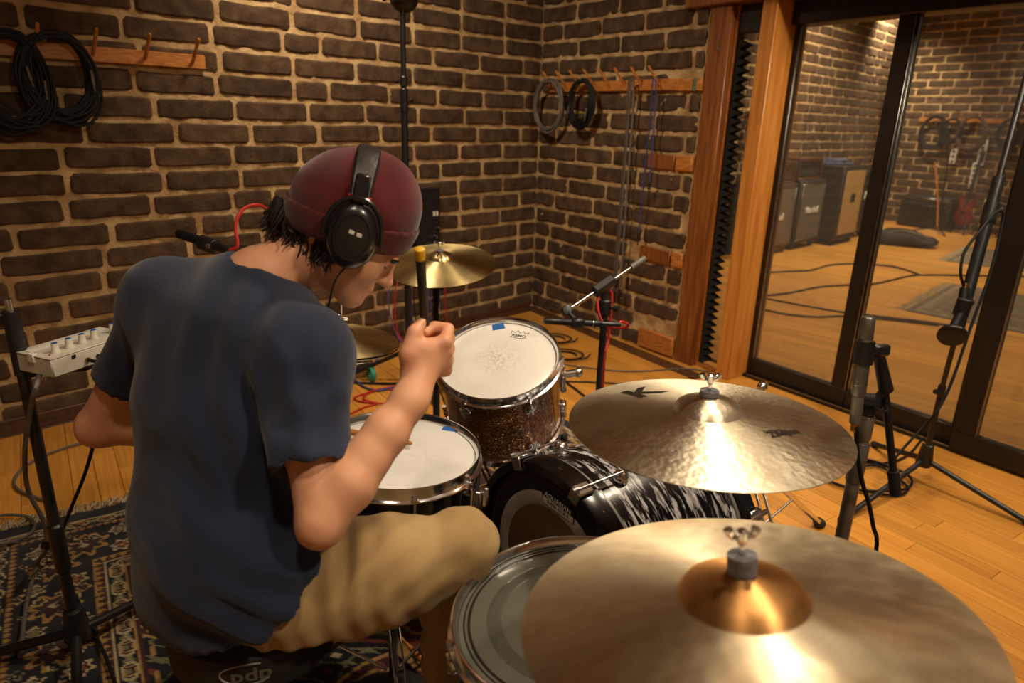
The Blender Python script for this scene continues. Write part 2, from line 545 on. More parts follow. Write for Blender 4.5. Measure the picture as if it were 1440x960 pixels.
def clip_len(c, L):
    """shorten planks that would run under a wall"""
    a, e = -L / 2, L / 2
    while a < e and not near_room(c + PD * a): a += 0.02
    while e > a and not near_room(c + PD * e): e -= 0.02
    return a, e
for i, (c, L) in enumerate(cand):
    a, e = clip_len(c, L)
    if e - a < 0.04: continue
    Mx = Matrix.Translation(c + PD * ((a + e) / 2)) @ rotp @ Matrix.Diagonal(((e - a) / L, 1, 1, 1))
    if i < 300:
        o = bpy.data.objects.new('plank', PLK[L]); COL.objects.link(o); o.parent = floor; o.matrix_local = Mx
    else:
        rest.add([Mx @ v.co for v in PLK[L].vertices], [tuple(p.vertices) for p in PLK[L].polygons])
rest.obj('planking', M['plank'], floor, False, kind='stuff')
# dark border boards along both walls
for (a, e) in [(wl(5.2, 0.05), wl(0.02, 0.05)), (wp(0.03, 0.05), fl(984, 532) - V((0, 0, 0)))]:
    d = (e - a); n = 4
    for i in range(n):
        p0, p1 = a + d * (i / n), a + d * ((i + 1) / n)
        b = MB(); b.box((0, 0, 0.0015), (d.length / n - 0.002, 0.10, 0.009), TM((p0 + p1) / 2, (0, 0, 1), d), 0.0015)
        b.obj('border_board', M['darkplank'], floor, False, label='dark border board along the wall')
b = MB()
b.box((0, 0, 0.012), (5.1, 0.016, 0.05), Matrix.Translation(wl(2.6, 0.016, 0.012)) @ Matrix((DL, NL, V((0, 0, 1)))).transposed().to_4x4(), 0.003)
struct(b.obj('baseboard_left', M['darkplank'], None, False), 'low dark brown board at the foot of the brick wall')

# floor of the room behind: boards joined, they lie far off behind glass
PD2 = V((math.cos(R_(-44)), math.sin(R_(-44)), 0)); PN2 = V((-PD2.y, PD2.x, 0))
base = MB()
poly = [wp(1.4, -0.22), LC + V((-5.2, -5.2, 0)), LC, LC + V((3.1, -4.3, 0)), V((8.3, 3.0, 0)), wp(6.0, -0.22)]
base.add([p + V((0, 0, -0.012)) for p in poly], [tuple(range(len(poly)))[::-1]])
floor2 = struct(base.obj('floor_live', M['floorsub'], None, False), 'honey strip floor of the room behind the glass')
plank2 = mat('oak_board_far', (214, 154, 70), 0.36, col2=(184, 124, 52), nscale=6, stretch=(0.5, 14, 14), objvar=0.16, ncon=(0.3, 0.75))
PLK2 = {L: plank_mesh(1, L, 0.095) for L in (0.9, 1.6, 2.2)}
for me in PLK2.values(): me.materials.clear(); me.materials.append(plank2)
def live_room(p):
    q = p - K; c = p - LC
    return q.dot(HB) > 0.22 and c.dot(V((math.sin(R_(45)), -math.cos(R_(45)), 0))) > 0 and c.dot(V((-math.sin(R_(54)), -math.cos(R_(54)), 0))) > 0
cand = []
for j in range(-90, 90):
    s = -7 + fr.uniform(0, 1.2)
    while s < 8:
        L = fr.choice((0.9, 1.6, 2.2)); c = V((4, 6.5, 0)) + PD2 * (s + L / 2) + PN2 * (j * 0.095)
        if any(live_room(c + PD2 * (L * k)) for k in (-0.45, 0, 0.45)): cand.append((c, L))
        s += L
def f2(q):
    u, v, d = proj(q[0])
    if d < 0.2: return 1e6
    return d + max(0, 1040 - u, u - 1490) * 0.05
cand.sort(key=f2)
rot2 = Matrix((PD2, PN2, V((0, 0, 1)))).transposed().to_4x4()
rest = MB()
for i, (c, L) in enumerate(cand):
    a, e = -L / 2, L / 2
    while a < e and not live_room(c + PD2 * a): a += 0.04
    while e > a and not live_room(c + PD2 * e): e -= 0.04
    if e - a < 0.06: continue
    Mx = Matrix.Translation(c + PD2 * ((a + e) / 2)) @ rot2 @ Matrix.Diagonal(((e - a) / L, 1, 1, 1))
    if i < 300:
        o = bpy.data.objects.new('plank', PLK2[L]); COL.objects.link(o); o.parent = floor2; o.matrix_local = Mx
    else:
        rest.add([Mx @ v.co for v in PLK2[L].vertices], [tuple(p.vertices) for p in PLK2[L].polygons])
rest.obj('planking', plank2, floor2, False, kind='stuff')

# ceilings
ceil_m = mat('ceiling_plaster', (206, 188, 160), 0.9, col2=(192, 172, 144), nscale=4)
b = MB(); b.add([V((x, y, 2.92)) for x, y in [(-3.8, -0.6), (2.5, -0.6), (3.4, 1.2), (1.6, 4.0), (0.3, 5.5), (-3.8, 1.6)]], [(0, 1, 2, 3, 4, 5)[::-1]])
struct(b.obj('ceiling', ceil_m, None, False), 'plaster ceiling of the drum room')
b = MB(); b.add([p + V((0, 0, 3.42)) for p in poly], [tuple(range(len(poly)))[::-1]])
struct(b.obj('ceiling_live', ceil_m, None, False), 'plaster ceiling of the room behind the glass')

# plain wall behind the photographer closes the room
b = MB(); b.box((0, 0, 0), (6.6, 0.1, 2.92), Matrix.Translation((-0.6, -0.62, 1.46)), 0.01)
struct(b.obj('wall_near', mat('warm_plaster', (196, 172, 138), 0.9, col2=(180, 156, 122), nscale=3), None, False), 'plain plastered wall behind the photographer')
# ---- posts, side window, door
RW = Matrix((DR, NR, V((0, 0, 1)))).transposed().to_4x4()
def wbox(mb, t0, t1, o0, o1, z0, z1, bev=0.003):
    mb.box((0, 0, 0), (t1 - t0, o1 - o0, z1 - z0), Matrix.Translation(wp((t0 + t1) / 2, (o0 + o1) / 2, (z0 + z1) / 2)) @ RW, bev)
    return mb
HDR = 1.995
p = struct(wbox(MB(), 1.462, 1.60, -0.12, 0.012, 0, HDR, 0.006).obj('trim_1', M['redwood']), 'dark redwood post at the end of the brick wall')
b = MB(); b.lathe([(0.008, 0), (0.008, 0.004), (0.003, 0.005)], 12, TM(wp(1.535, 0.0115, 1.78), NR)); b.obj('bolt', M['silver'], p, label='steel bolt head')
p = struct(wbox(MB(), 1.785, 1.872, -0.26, 0.02, 0, HDR, 0.005).obj('trim_2', M['honeywood']), 'honey coloured pine door post with bright side face')
struct(wbox(MB(), 1.30, 5.2, -0.27, 0.045, HDR, 2.25, 0.006).obj('trim_3', M['redwood']), 'redwood beam over the door and side window')
struct(wbox(MB(), 1.455, 5.2, -0.25, 0.0, 2.25, 2.92, 0.004).obj('wall_header', M['mortar']), 'plastered wall above the beam')
# side window with foam lined reveal
w1 = struct(wbox(MB(), 1.60, 1.785, -0.118, -0.112, 0.02, HDR, 0.001).obj('window_1', M['glass'], None, False), 'narrow window pane between the two posts')
b = MB(); wbox(b, 1.600, 1.785, -0.05, -0.03, 0.0, 0.02, 0.002); wbox(b, 1.600, 1.607, -0.05, -0.03, 0.02, HDR, 0.001)
b.obj('window_trim', M['railwood'], w1)
b = MB(); wbox(b, 1.60, 1.785, -0.11, -0.05, 1.86, HDR, 0.002); b.obj('window_head', M['doorframe'], w1)
def foam_strip(t_face, sgn, depth, o0, o1):
    """convoluted foam on a reveal: ridges stacked up the height"""
    b = MB(); pitch = 0.043; n = int(1.84 / pitch); poly = []
    prof = []
    for i in range(n):
        z = 0.02 + i * pitch
        prof += [(0.012, z), (depth, z + pitch / 2)]
    prof.append((0.012, 0.02 + n * pitch))
    vv = []; F = []
    for (d, z) in [(0, 0.02)] + prof + [(0, 0.02 + n * pitch)]:
        vv.append(wp(t_face + sgn * d, o0, z)); vv.append(wp(t_face + sgn * d, o1, z))
    N = len(vv) // 2
    for i in range(N - 1): F.append((2 * i, 2 * i + 1, 2 * i + 3, 2 * i + 2))
    F.append(tuple(range(0, 2 * N, 2))); F.append(tuple(range(1, 2 * N, 2))[::-1])
    b.add(vv, F)
    return b
foam_strip(1.607, 1, 0.060, -0.108, -0.052).obj('foam_lining', M['foam'], w1, False, label='ridged charcoal acoustic foam')
foam_strip(1.785, -1, 0.022, -0.108, -0.085).obj('foam_lining', M['foam'], w1, False, label='ridged charcoal acoustic foam')

# sliding glass door: fixed leaf and sliding leaf
D = struct(wbox(MB(), 1.872, 5.1, -0.25, -0.12, -0.002, 0.018, 0.003).obj('door_1', M['doorframe']), 'bronze framed sliding glass door')
b = MB(); wbox(b, 1.872, 5.1, -0.25, -0.11, 1.885, HDR, 0.004); b.obj('head_frame', M['doorframe'], D)
b = MB(); wbox(b, 1.90, 5.1, -0.125, -0.12, 0.018, 0.024, 0.001); b.obj('track', M['silver'], D)
def leaf(t0, t1, o, name, stile=0.085, left=None):
    ls = left if left else stile
    l = wbox(MB(), t0, t1, o - 0.022, o + 0.022, 0.018, 0.112, 0.003).obj(name, M['doorframe'], D)
    b = MB(); wbox(b, t0, t0 + ls, o - 0.022, o + 0.022, 0.112, 1.886, 0.003); b.obj('stile', M['doorframe'], l)
    b = MB(); wbox(b, t1 - stile, t1, o - 0.022, o + 0.022, 0.112, 1.886, 0.003); b.obj('stile', M['doorframe'], l)
    b = MB(); wbox(b, t0 + ls, t1 - stile, o - 0.004, o + 0.004, 0.112, 1.886, 0.001); b.obj('pane', M['glass'], l, False)
    b = MB(); wbox(b, t0 + ls, t0 + ls + 0.004, o + 0.005, o + 0.02, 0.112, 1.884, 0.001)
    wbox(b, t1 - 0.006, t1 - 0.001, o + 0.022, o + 0.026, 0.112, 1.884, 0.001); b.obj('glazing_bead', M['silver'], l)
leaf(1.874, 2.468, -0.172, 'fixed_leaf', 0.082, 0.028)
leaf(2.47, 3.082, -0.172, 'fixed_leaf', 0.105, 0.006)
leaf(3.00, 3.95, -0.128, 'sliding_leaf', 0.09)
leaf(3.96, 5.0, -0.172, 'fixed_leaf', 0.09)

# ---- peg rails
def peg_rail(name, label, pt, t0, t1, z, n, p0, p1, dn, peg_len=0.145, tilt=0.75, group=None):
    """pt(t, out, z): wall function"""
    root = thing(name, label, 'peg rail', pt((t0 + t1) / 2, 0, z - 0.03), group)
    d = (pt(1, 0, 0) - pt(0, 0, 0)); nn = (pt(0, 1, 0) - pt(0, 0, 0))
    rot = Matrix((d, nn, V((0, 0, 1)))).transposed().to_4x4()
    b = MB(); b.box((0, 0, 0), (t1 - t0, 0.022, 0.062), Matrix.Translation(pt((t0 + t1) / 2, 0.022, z)) @ rot, 0.003)
    b.obj('board', M['railwood'], root)
    for i in range(n):
        t = p0 + (p1 - p0) * i / (n - 1)
        a = pt(t, 0.03, z - 0.005)
        e = pt(t, 0.03 + peg_len * math.cos(tilt), z - 0.005 + peg_len * math.sin(tilt))
        b = MB(); b.lathe([(0.0075, 0), (0.0075, (e - a).length - 0.004), (0.005, (e - a).length)], 8, TM(a, e - a)); b.obj('peg', M['railwood'], root)
    return root
peg_rail('peg_rail', 'long pine peg rail with black cable coils on the left brick wall', wl, 2.37, 4.2, 1.61, 9, 2.43, 4.1, NL)
peg_rail('peg_rail', 'pine peg rail beside the redwood post with a grey hoop coil', wp, 0.13, 1.30, 1.61, 8, 0.19, 1.16, NR)
# wood blocks continuing the rail to the post
for (t0, t1, mm) in [(1.30, 1.40, 'railwood'), (1.425, 1.458, 'railwood')]:
    b = MB(); wbox(b, t0, t1, -0.02, 0.028, 1.575, 1.64, 0.003); b.obj('nailing_block', M[mm], WR)
grn = mat('green_painted_wood', (88, 120, 92), 0.6, col2=(70, 100, 76), nscale=20)
b = MB(); wbox(b, 1.402, 1.424, -0.02, 0.029, 1.572, 1.642, 0.003); b.obj('nailing_block', grn, WR, label='green painted wooden block')
# ------------------------------------------------------------------ rug
RO = V((-1.795, 1.963, 0)); EU = V((math.cos(R_(33)), math.sin(R_(33)), 0)); EV = V((math.sin(R_(33)), -math.cos(R_(33)), 0))
RWD, RLN = 2.34, 3.0
def rug_pattern(W, L, step, seed=1):
    nu, nv = int(W / step), int(L / step)
    u, v = np.meshgrid((np.arange(nu + 1)) * step, (np.arange(nv + 1)) * step)
    rs = np.random.RandomState(seed)
    du = np.minimum(u, W - u); dv = np.minimum(v, L - v)
    d = np.minimum(du, dv); side = du < dv
    s = np.where(side, v, u)
    pal = {k: np.array(lin(c)) for k, c in dict(navy=(20, 21, 28), maroon=(60, 30, 28), gold=(158, 122, 70), cream=(176, 158, 122), olive=(110, 110, 82), red=(112, 50, 40), ink=(16, 17, 24)).items()}
    col = np.zeros(u.shape + (3,)); col[:] = pal['navy']
    def put(mask, c): col[mask] = pal[c]
    def ring_cells(lo, hi, per, a, b_, lines):
        mid = (lo + hi) / 2; q = (s / per) % 1.0 - 0.5; e = np.sqrt((q * per / a) ** 2 + ((d - mid) / b_) ** 2)
        m = (d >= lo) & (d < hi)
        put(m, 'ink')
        for (e0, e1, c) in lines: put(m & (e >= e0) & (e < e1), c)
        q2 = ((s / per) + 0.5) % 1.0 - 0.5; x = q2 * per; y = d - mid; r = np.hypot(x, y); t = np.arctan2(y, x)
        put(m & (r < 0.012 * (1 + 0.35 * np.cos(5 * t))), 'olive'); put(m & (r < 0.005), 'cream')
        put(m & (np.abs(d - lo) < 0.004), 'cream'); put(m & (np.abs(d - hi) < 0.0045), 'gold')
    def triangles(lo, hi, per, c1, c2):
        m = (d >= lo) & (d < hi); put(m, c2)
        q = np.abs(((s / per) % 1.0) - 0.5) * 2
        put(m & (q > (d - lo) / (hi - lo)), c1)
    ring_cells(0.056, 0.108, 0.086, 0.034, 0.021, [(0.75, 1.0, 'cream'), (0.45, 0.62, 'gold'), (0.0, 0.25, 'red')])
    triangles(0.110, 0.130, 0.024, 'gold', 'maroon')
    # wide border of rosettes, leaves and small flowers
    m = (d >= 0.13) & (d < 0.33)
    def blob(cs, cd, r, k, ph, c_out, c_in, c_core):
        x = s - cs; y = d - cd; rr = np.hypot(x, y); t = np.arctan2(y, x) + ph
        R = r * (1 + 0.22 * np.cos(k * t)); mm = m & (rr < R)
        put(mm, c_out); put(mm & (rr < R * 0.72), 'ink'); put(mm & (rr < R * 0.55), c_in); put(mm & (rr < R * 0.22), c_core)
    per = 0.21; n = int(max(W, L) / per) + 2
    for i in range(n):
        blob((i + 0.5) * per, 0.23, 0.062, 8, 0.3, 'gold', 'maroon', 'cream')
        blob(i * per, 0.285, 0.030, 6, 0.8, 'cream', 'red', 'gold'); blob(i * per, 0.18, 0.028, 6, 0.1, 'cream', 'olive', 'gold')
        for _ in range(9):
            cs = (i + rs.uniform(-0.5, 0.5)) * per; cd = rs.uniform(0.14, 0.32)
            blob(cs, cd, rs.uniform(0.010, 0.020), rs.choice([3, 4, 5]), rs.uniform(0, 6), rs.choice(['cream', 'gold', 'olive']), 'ink', rs.choice(['red', 'cream']))
    triangles(0.332, 0.362, 0.028, 'gold', 'maroon')
    ring_cells(0.366, 0.424, 0.096, 0.038, 0.022, [(0.75, 1.0, 'cream'), (0.45, 0.62, 'gold'), (0.0, 0.3, 'olive')])
    m = (d >= 0.424) & (d < 0.436); put(m, 'maroon'); put(m & (((s / 0.012) % 1.0) > 0.55), 'cream')
    m = d >= 0.436
    # field: curling arabesques
    a, b_ = u * 13, v * 13
    f1 = np.sin(a + 1.7 * np.sin(b_ * 0.8 + 0.5)) + np.sin(b_ * 1.1 + 1.9 * np.sin(a * 0.7)); f2 = np.sin(a * 2.3 + 2.2 * np.sin(b_ * 1.9)) * np.cos(b_ * 2.1 + 1.5 * np.sin(a * 1.7))
    put(m & (f1 > 0), 'maroon'); put(m & (np.abs(f1) < 0.16), 'gold')
    put(m & (np.abs(f1 - 1.0) < 0.12), 'gold'); put(m & (np.abs(f2) < 0.10) & (f1 < -0.3), 'olive'); put(m & (f2 > 0.86), 'cream'); put(m & (f2 < -0.88), 'red')
    edge = (d >= 0.436) & (d < 0.47); put(edge & (np.sin(s * 60) > 0.2) & (d > 0.448) & (d < 0.462), 'gold')
    col *= rs.uniform(0.72, 1.12, u.shape)[..., None]
    return nu, nv, u, v, col

def make_rug(name, label, O, eu, ev, W, L, step, seed, group=None, mute=None, thick=0.005):
    root = thing(name, label, 'rug', O + eu * W / 2 + ev * L / 2, group)
    nu, nv, u, v, col = rug_pattern(W, L, step, seed)
    if mute is not None: col = col * 0.35 + np.array(lin(mute)) * 0.65
    zz = thick + 0.0012 * np.sin(u * 41 + v * 23) * np.sin(v * 37)
    P = np.stack([O.x + eu.x * u + ev.x * v, O.y + eu.y * u + ev.y * v, zz], -1).reshape(-1, 3)
    idx = np.arange((nu + 1) * (nv + 1)).reshape(nv + 1, nu + 1)
    F = np.stack([idx[:-1, :-1], idx[1:, :-1], idx[1:, 1:], idx[:-1, 1:]], -1).reshape(-1, 4)
    # skirt down to the floor
    per = np.concatenate([idx[0, :], idx[1:, -1], idx[-1, :-1][::-1], idx[1:-1, 0][::-1]])
    low = P[per].copy(); low[:, 2] = 0.001; o0 = len(P); P = np.concatenate([P, low]); k = len(per); j = np.arange(k)
    F = np.concatenate([F, np.stack([per[j], per[(j + 1) % k], o0 + (j + 1) % k, o0 + j], -1)])
    me = bpy.data.meshes.new('pile')
    me.from_pydata(P.tolist(), [], F.tolist()); me.update()
    at_ = me.color_attributes.new('weave', 'FLOAT_COLOR', 'POINT')
    cc = np.ones((len(P), 4)); cc[:, :3] = np.concatenate([col.reshape(-1, 3), np.tile(lin((25, 27, 38)), (k, 1))])
    at_.data.foreach_set('color', cc.ravel())
    link('pile', me, M['rug'], root)
    return root

def rug_mat():
    m = mat('wool_pile', (90, 80, 70), 0.95, bump=0.5, bscale=420, bdist=0.003, sheen=0.25, spec=0.1)
    nt = m.node_tree; a = nt.nodes.new('ShaderNodeVertexColor'); a.layer_name = 'weave'
    nt.links.new(a.outputs[0], nt.nodes['Principled BSDF'].inputs['Base Color']); return m
M['rug'] = rug_mat()
M['fringe'] = mat('cream_wool_fringe', (178, 164, 136), 0.95, col2=(150, 136, 108), nscale=30)
def fringe(root, a, e, out, n, length, seed):
    r = random.Random(seed); b = MB(); d = (e - a)
    for i in range(n):
        p = a + d * ((i + r.uniform(-0.3, 0.3)) / n); pts = []
        w = r.uniform(-0.025, 0.025); L = length * r.uniform(0.7, 1.15); ph = r.uniform(0, 6)
        for k in range(5):
            t = k / 4; pts.append(p + out * (L * t) + d.normalized() * (w * t * t + 0.006 * math.sin(ph + 5 * t)) + V((0, 0, 0.006 + 0.004 * math.sin(ph + 4 * t))))
        b.tube(pts, [0.0022, 0.0024, 0.0026, 0.0026, 0.0012], 4)
    b.obj('fringe', M['fringe'], root, kind='stuff', label='cream wool fringe')
rug = make_rug('patterned_rug', 'dark navy and gold oriental rug with cream fringe under the drum kit', RO, EU, EV, RWD, RLN, 0.006, 1)
fringe(rug, RO, RO + EU * RWD, -EV, 520, 0.062, 4)

# ------------------------------------------------------------------ things on the brick walls
def coil(name, label, c, axis, up, Rz, Rx, turns, r, m, seed, jit=0.02, group=None, plugs=0, depth=0.02):
    """a hank of cable hung on a peg"""
    rr = random.Random(seed); root = thing(name, label, 'cable', V(c) - V((0, 0, Rz)), group)
    axis = V(axis).normalized(); x = V((0, 0, 1)).cross(axis).normalized(); b = MB()
    for k in range(turns):
        ox, oz = rr.uniform(-jit, jit), rr.uniform(-jit * 1.4, jit * 0.3); sx = Rx * rr.uniform(0.88, 1.08); sz = Rz * rr.uniform(0.92, 1.08); dd = rr.uniform(-depth, depth)
        ph = rr.uniform(0, 6); pts = []
        for i in range(28):
            a = 2 * PI * i / 28; w = 1 + 0.04 * math.sin(3 * a + ph)
            z = math.sin(a) * sz * w; z = min(z, sz * 0.97)
            pts.append(V(c) + x * (math.cos(a) * sx * w + ox * (1 - math.sin(a)) * 0.5) + V((0, 0, z + oz * (1 - math.sin(a)) * 0.5)) + axis * dd)
        b.tube(pts, r, 6, closed=True)
    b.obj('loops', m, root)
    for k in range(plugs):
        a = rr.uniform(-0.6, 0.4) if k % 2 == 0 else PI + rr.uniform(-0.4, 0.6); p = V(c) + x * (math.cos(a) * Rx * 0.9) + V((0, 0, math.sin(a) * Rz * 0.7)) + axis * (depth + 0.008)
        b = MB(); q = p + V((rr.uniform(-0.01, 0.01), 0, -0.05)); b.cyl(p, q, 0.006, n=8); b.cyl(q, q + (q - p) * 0.5, 0.0028, n=8); b.obj('plug', M['silver'], root, label='silver jack plug')
    return root
coil('cable_coil', 'thick hank of black cable on the long rail, next to the bare pegs', wl(3.0, 0.085, 1.52), NL, None, 0.155, 0.13, 26, 0.0062, M['cable'], 1, 0.030, plugs=3)
coil('cable_coil', 'thick hank of black cable on the long rail, farther from the bare pegs', wl(3.17, 0.09, 1.50), NL, None, 0.165, 0.12, 30, 0.0062, M['cable'], 2, 0.035, plugs=2)
coil('hose_coil', 'pale grey ring of hose on the peg nearest the brick corner', wp(0.22, 0.09, 1.49), NR, None, 0.165, 0.15, 9, 0.007, M['cablegrey'], 3, 0.005, depth=0.018)
coil('cable_coil', 'dark hank of thin cables on the rail beside the grey hose ring', wp(0.55, 0.09, 1.52), NR, None, 0.125, 0.11, 16, 0.006, M['cable'], 4, 0.03, plugs=2)
def hanging(name, label, t, z0, lens, m, wall, r=0.005, sep=0.03, group=None):
    root = thing(name, label, 'cable', wall(t, 0.06, z0 - max(lens)))
    pts = []; a = wall(t - sep, 0.07, z0 - lens[0]); e = wall(t + sep * 0.8, 0.075, z0 - lens[1])
    P = [a] + [wall(t - sep * (0.5 + 0.5 * k / 5) * 1.0, 0.07, z0 - lens[0] * k / 6) for k in range(5, 0, -1)] + [wall(t - sep * 0.4, 0.085, z0 - 0.012), wall(t, 0.085, z0 + 0.006), wall(t + sep * 0.4, 0.085, z0 - 0.012)] + [wall(t + sep * (0.5 + 0.06 * k), 0.075, z0 - lens[1] * k / 6) for k in range(1, 6)] + [e]
    b = MB(); b.tube(spl(P, 3), r, 7); b.obj('lead', m, root)
    for p in (a, e):
        b = MB(); b.lathe([(r, 0.004), (r * 1.7, 0), (r * 1.9, -0.05), (r * 1.2, -0.055)], 10, Matrix.Translation(p)); b.cyl(p - V((0, 0, 0.055)), p - V((0, 0, 0.08)), 0.0032, n=8); b.obj('connector', M['blackmetal'], root)
    return root
hanging('hanging_cable', 'long grey cable looped over a peg and hanging almost to the floor', 0.99, 1.63, (1.30, 1.27), M['cablegrey'], wp, 0.006, 0.03)
hanging('hanging_cable', 'thinner dark grey cable hanging behind the long grey one', 0.965, 1.625, (1.32, 1.2), M['cablegrey'], wp, 0.0042, 0.016)
hanging('hanging_cable', 'thin blue cable hung over the last peg beside the redwood post', 1.165, 1.63, (0.88, 0.56), M['cableblue'], wp, 0.0042, 0.03)
# patch panel
pn = thing('patch_bay', 'black metal patch panel on the brick wall behind the golden cymbal', 'panel', wl(1.05, 0.0, 0.36))
RL = Matrix((DL, NL, V((0, 0, 1)))).transposed().to_4x4()
b = MB(); b.box((0, 0, 0), (0.19, 0.05, 0.60), Matrix.Translation(wl(1.06, 0.035, 0.66)) @ RL, 0.004); b.obj('box', M['blackmetal'], pn)
for (tx, z) in ((1.015, 0.80), (0.99, 0.80)):
    b = MB(); Lf = Matrix.Translation(wl(tx, 0.061, z)) @ RL; b.box((0, 0, 0), (0.017, 0.004, 0.03), Lf, 0.001); b.obj('socket', M['white'], pn, label='small pale socket')
for k in range(3):
    b = MB(); b.cyl(wl(0.985 + 0.03 * k, 0.05, 0.71 - 0.05 * k), wl(0.985 + 0.03 * k, 0.095, 0.70 - 0.05 * k), 0.008, n=10); b.obj('plug', M['silver'], pn)
cols = ['cablered', 'cableblue', 'cableblue', 'cablepurple', 'cablered', 'cable', 'cableblue', 'cablegrey', 'cablered', 'cablepurple']
colname = {'cablered': 'red', 'cableblue': 'blue', 'cablepurple': 'purple', 'cable': 'black', 'cablegrey': 'grey'}
pr = random.Random(9)
for i, cn in enumerate(cols):
    t = 1.00 + 0.045 * i; root = thing('patch_cable', '%s patch cable hanging from the black wall panel to the floor' % colname[cn], 'cable', wl(t, 0.08, 0.0), 'patch cables under the wall panel')
    x = wl(t + pr.uniform(-0.05, 0.05), 0.2 + pr.uniform(0, 0.12), 0.008)
    P = [wl(1.0 + 0.012 * i, 0.07, 0.52 + 0.02 * (i % 3)), wl(t - 0.02, 0.12, 0.44), wl(t + pr.uniform(-0.02, 0.02), 0.11 + pr.uniform(0, 0.03), 0.25), wl(t + pr.uniform(-0.03, 0.03), 0.14, 0.06), x]
    b = MB(); b.tube(spl(P, 6), 0.0042, 6); b.obj('lead', M[cn], root)
    b = MB(); b.lathe([(0.0045, 0.0), (0.008, 0.004), (0.008, 0.04), (0.005, 0.045)], 10, TM(V(P[0]) - NL * 0.012, NL)); b.obj('connector', M['blackmetal'], root)

# ------------------------------------------------------------------ the room behind the glass
LS = V((math.cos(R_(43.5)), math.sin(R_(43.5)), 0)); LN = V((LS.y, -LS.x, 0)); LP = V((2.98, 7.78, 0))
LRot = Matrix((LS, -LN, V((0, 0, 1)))).transposed().to_4x4()       # local x along the row, -y to the front
def lpt(s, f=0.0, z=0.0): return LP + LS * s + LN * f + V((0, 0, z))
M['tanweave'] = mat('tan_grille_weave', (176, 140, 80), 0.85, col2=(154, 120, 64), nscale=120, bump=0.2, bscale=200)
M['castor'] = M['rubber']
def cabinet(name, label, s0, s1, h, f=0.0, dep=0.38, grille='grille', logo=None, body='tolex', trim=True, z0=0.07, group=None, frac=(0.06, 0.94)):
    root = thing(name, label, 'amplifier', lpt((s0 + s1) / 2, f - dep / 2), group)
    w = s1 - s0; c = lpt((s0 + s1) / 2, f - dep / 2, z0 + h / 2); Lf = Matrix.Translation(c) @ LRot
    b = MB(); b.box((0, 0, 0), (w, dep, h), Lf, 0.012); b.obj('cabinet', M[body], root)
    b = MB(); x0, x1 = -w / 2 + w * frac[0], -w / 2 + w * frac[1]; b.box(((x0 + x1) / 2, -dep / 2 - 0.002, 0), (x1 - x0, 0.012, h * 0.86), Lf, 0.003); g = b.obj('grille', M[grille], root)
    if trim:
        b = MB(); hh = h * 0.44
        for s in (-1, 1): b.box(((x0 + x1) / 2 + s * (x1 - x0) / 2, -dep / 2 - 0.005, 0), (0.010, 0.012, hh * 2), Lf, 0.002); b.box(((x0 + x1) / 2, -dep / 2 - 0.005, s * hh), ((x1 - x0), 0.012, 0.010), Lf, 0.002)
        b.obj('piping', M['silver'], root)
    if logo:
        text_part('lettering', logo[0], logo[1], Lf @ Matrix.Translation((logo[2], -dep / 2 - 0.012, logo[3])) @ Matrix.Rotation(PI / 2, 4, 'X'), M['white'], root, 0.004, True)
    for sx in (-1, 1):
        for sy in (-1, 1):
            b = MB(); p = Lf @ V((sx * (w / 2 - 0.07), sy * (dep / 2 - 0.06), -h / 2 - 0.035)); b.cyl(p - LS * 0.012, p + LS * 0.012, 0.033, n=14); b.box(Lf.inverted() @ p + V((0, 0, 0.024)), (0.034, 0.05, 0.02), Lf, 0.003); b.obj('castor', M['castor'], root)
    return root
cabinet('speaker_cabinet', 'grey cloth speaker cabinet with white script beside the pine door post', -0.46, 0.34, 0.72, 0.0, logo=('Marshall', 0.10, -0.05, 0.0))
cabinet('speaker_cabinet', 'grey cloth speaker cabinet with white script under the wooden amplifier', 0.42, 1.08, 0.74, 0.0, logo=('Marshall', 0.10, 0.02, 0.02))
cabinet('speaker_cabinet', 'tall black cabinet with a tan woven front panel', 1.16, 1.84, 0.90, 0.16, 0.5, grille='tanweave', trim=False, frac=(0.12, 0.95))
tc = [o for o in bpy.data.objects if o.get('label') == 'tall black cabinet with a tan woven front panel'][0]
b = MB(); b.box((0.03, -0.258, 0.06), (0.13, 0.008, 0.11), Matrix.Translation(lpt(1.5, 0.16 - 0.25, 0.07 + 0.45)) @ LRot, 0.003); b.obj('name_plate', M['blackmetal'], tc)
cabinet('speaker_cabinet', 'small black speaker cabinet beyond the tan fronted cabinet', 1.92, 2.5, 0.80, 0.05, 0.42, grille='tolex', trim=True, logo=('JBL', 0.10, 0.05, 0.1))
def amp_head(name, label, s0, s1, z, h, f, dep, body):
    root = thing(name, label, 'amplifier', lpt((s0 + s1) / 2, f - dep / 2, z)); w = s1 - s0
    Lf = Matrix.Translation(lpt((s0 + s1) / 2, f - dep / 2, z + h / 2)) @ LRot
    b = MB()
    for s in (-1, 1): b.box((s * (w / 2 - 0.012), 0, 0), (0.024, dep, h), Lf, 0.004); b.box((0, 0, s * (h / 2 - 0.012)), (w - 0.05, dep, 0.024), Lf, 0.004)
    b.box((0, dep / 2 - 0.012, 0), (w - 0.05, 0.02, h - 0.05), Lf, 0.002); b.obj('case', M[body], root)
    b = MB(); b.box((0, -dep / 2 + 0.05, -h * 0.10), (w - 0.052, 0.02, h * 0.5), Lf, 0.003); b.obj('grille', M['tolex'], root)
    b = MB(); b.box((0, -dep / 2 + 0.03, h * 0.27), (w - 0.052, 0.012, h * 0.22), Lf, 0.002); pl_ = b.obj('control_plate', M['silver'], root)
    for k in range(5):
        b = MB(); p = Lf @ V((-w * 0.32 + w * 0.16 * k, -dep / 2 + 0.024, h * 0.27)); b.cyl(p, p + LN * 0.02, 0.014, 0.011, n=12); b.obj('knob', M['blackmetal'], pl_)
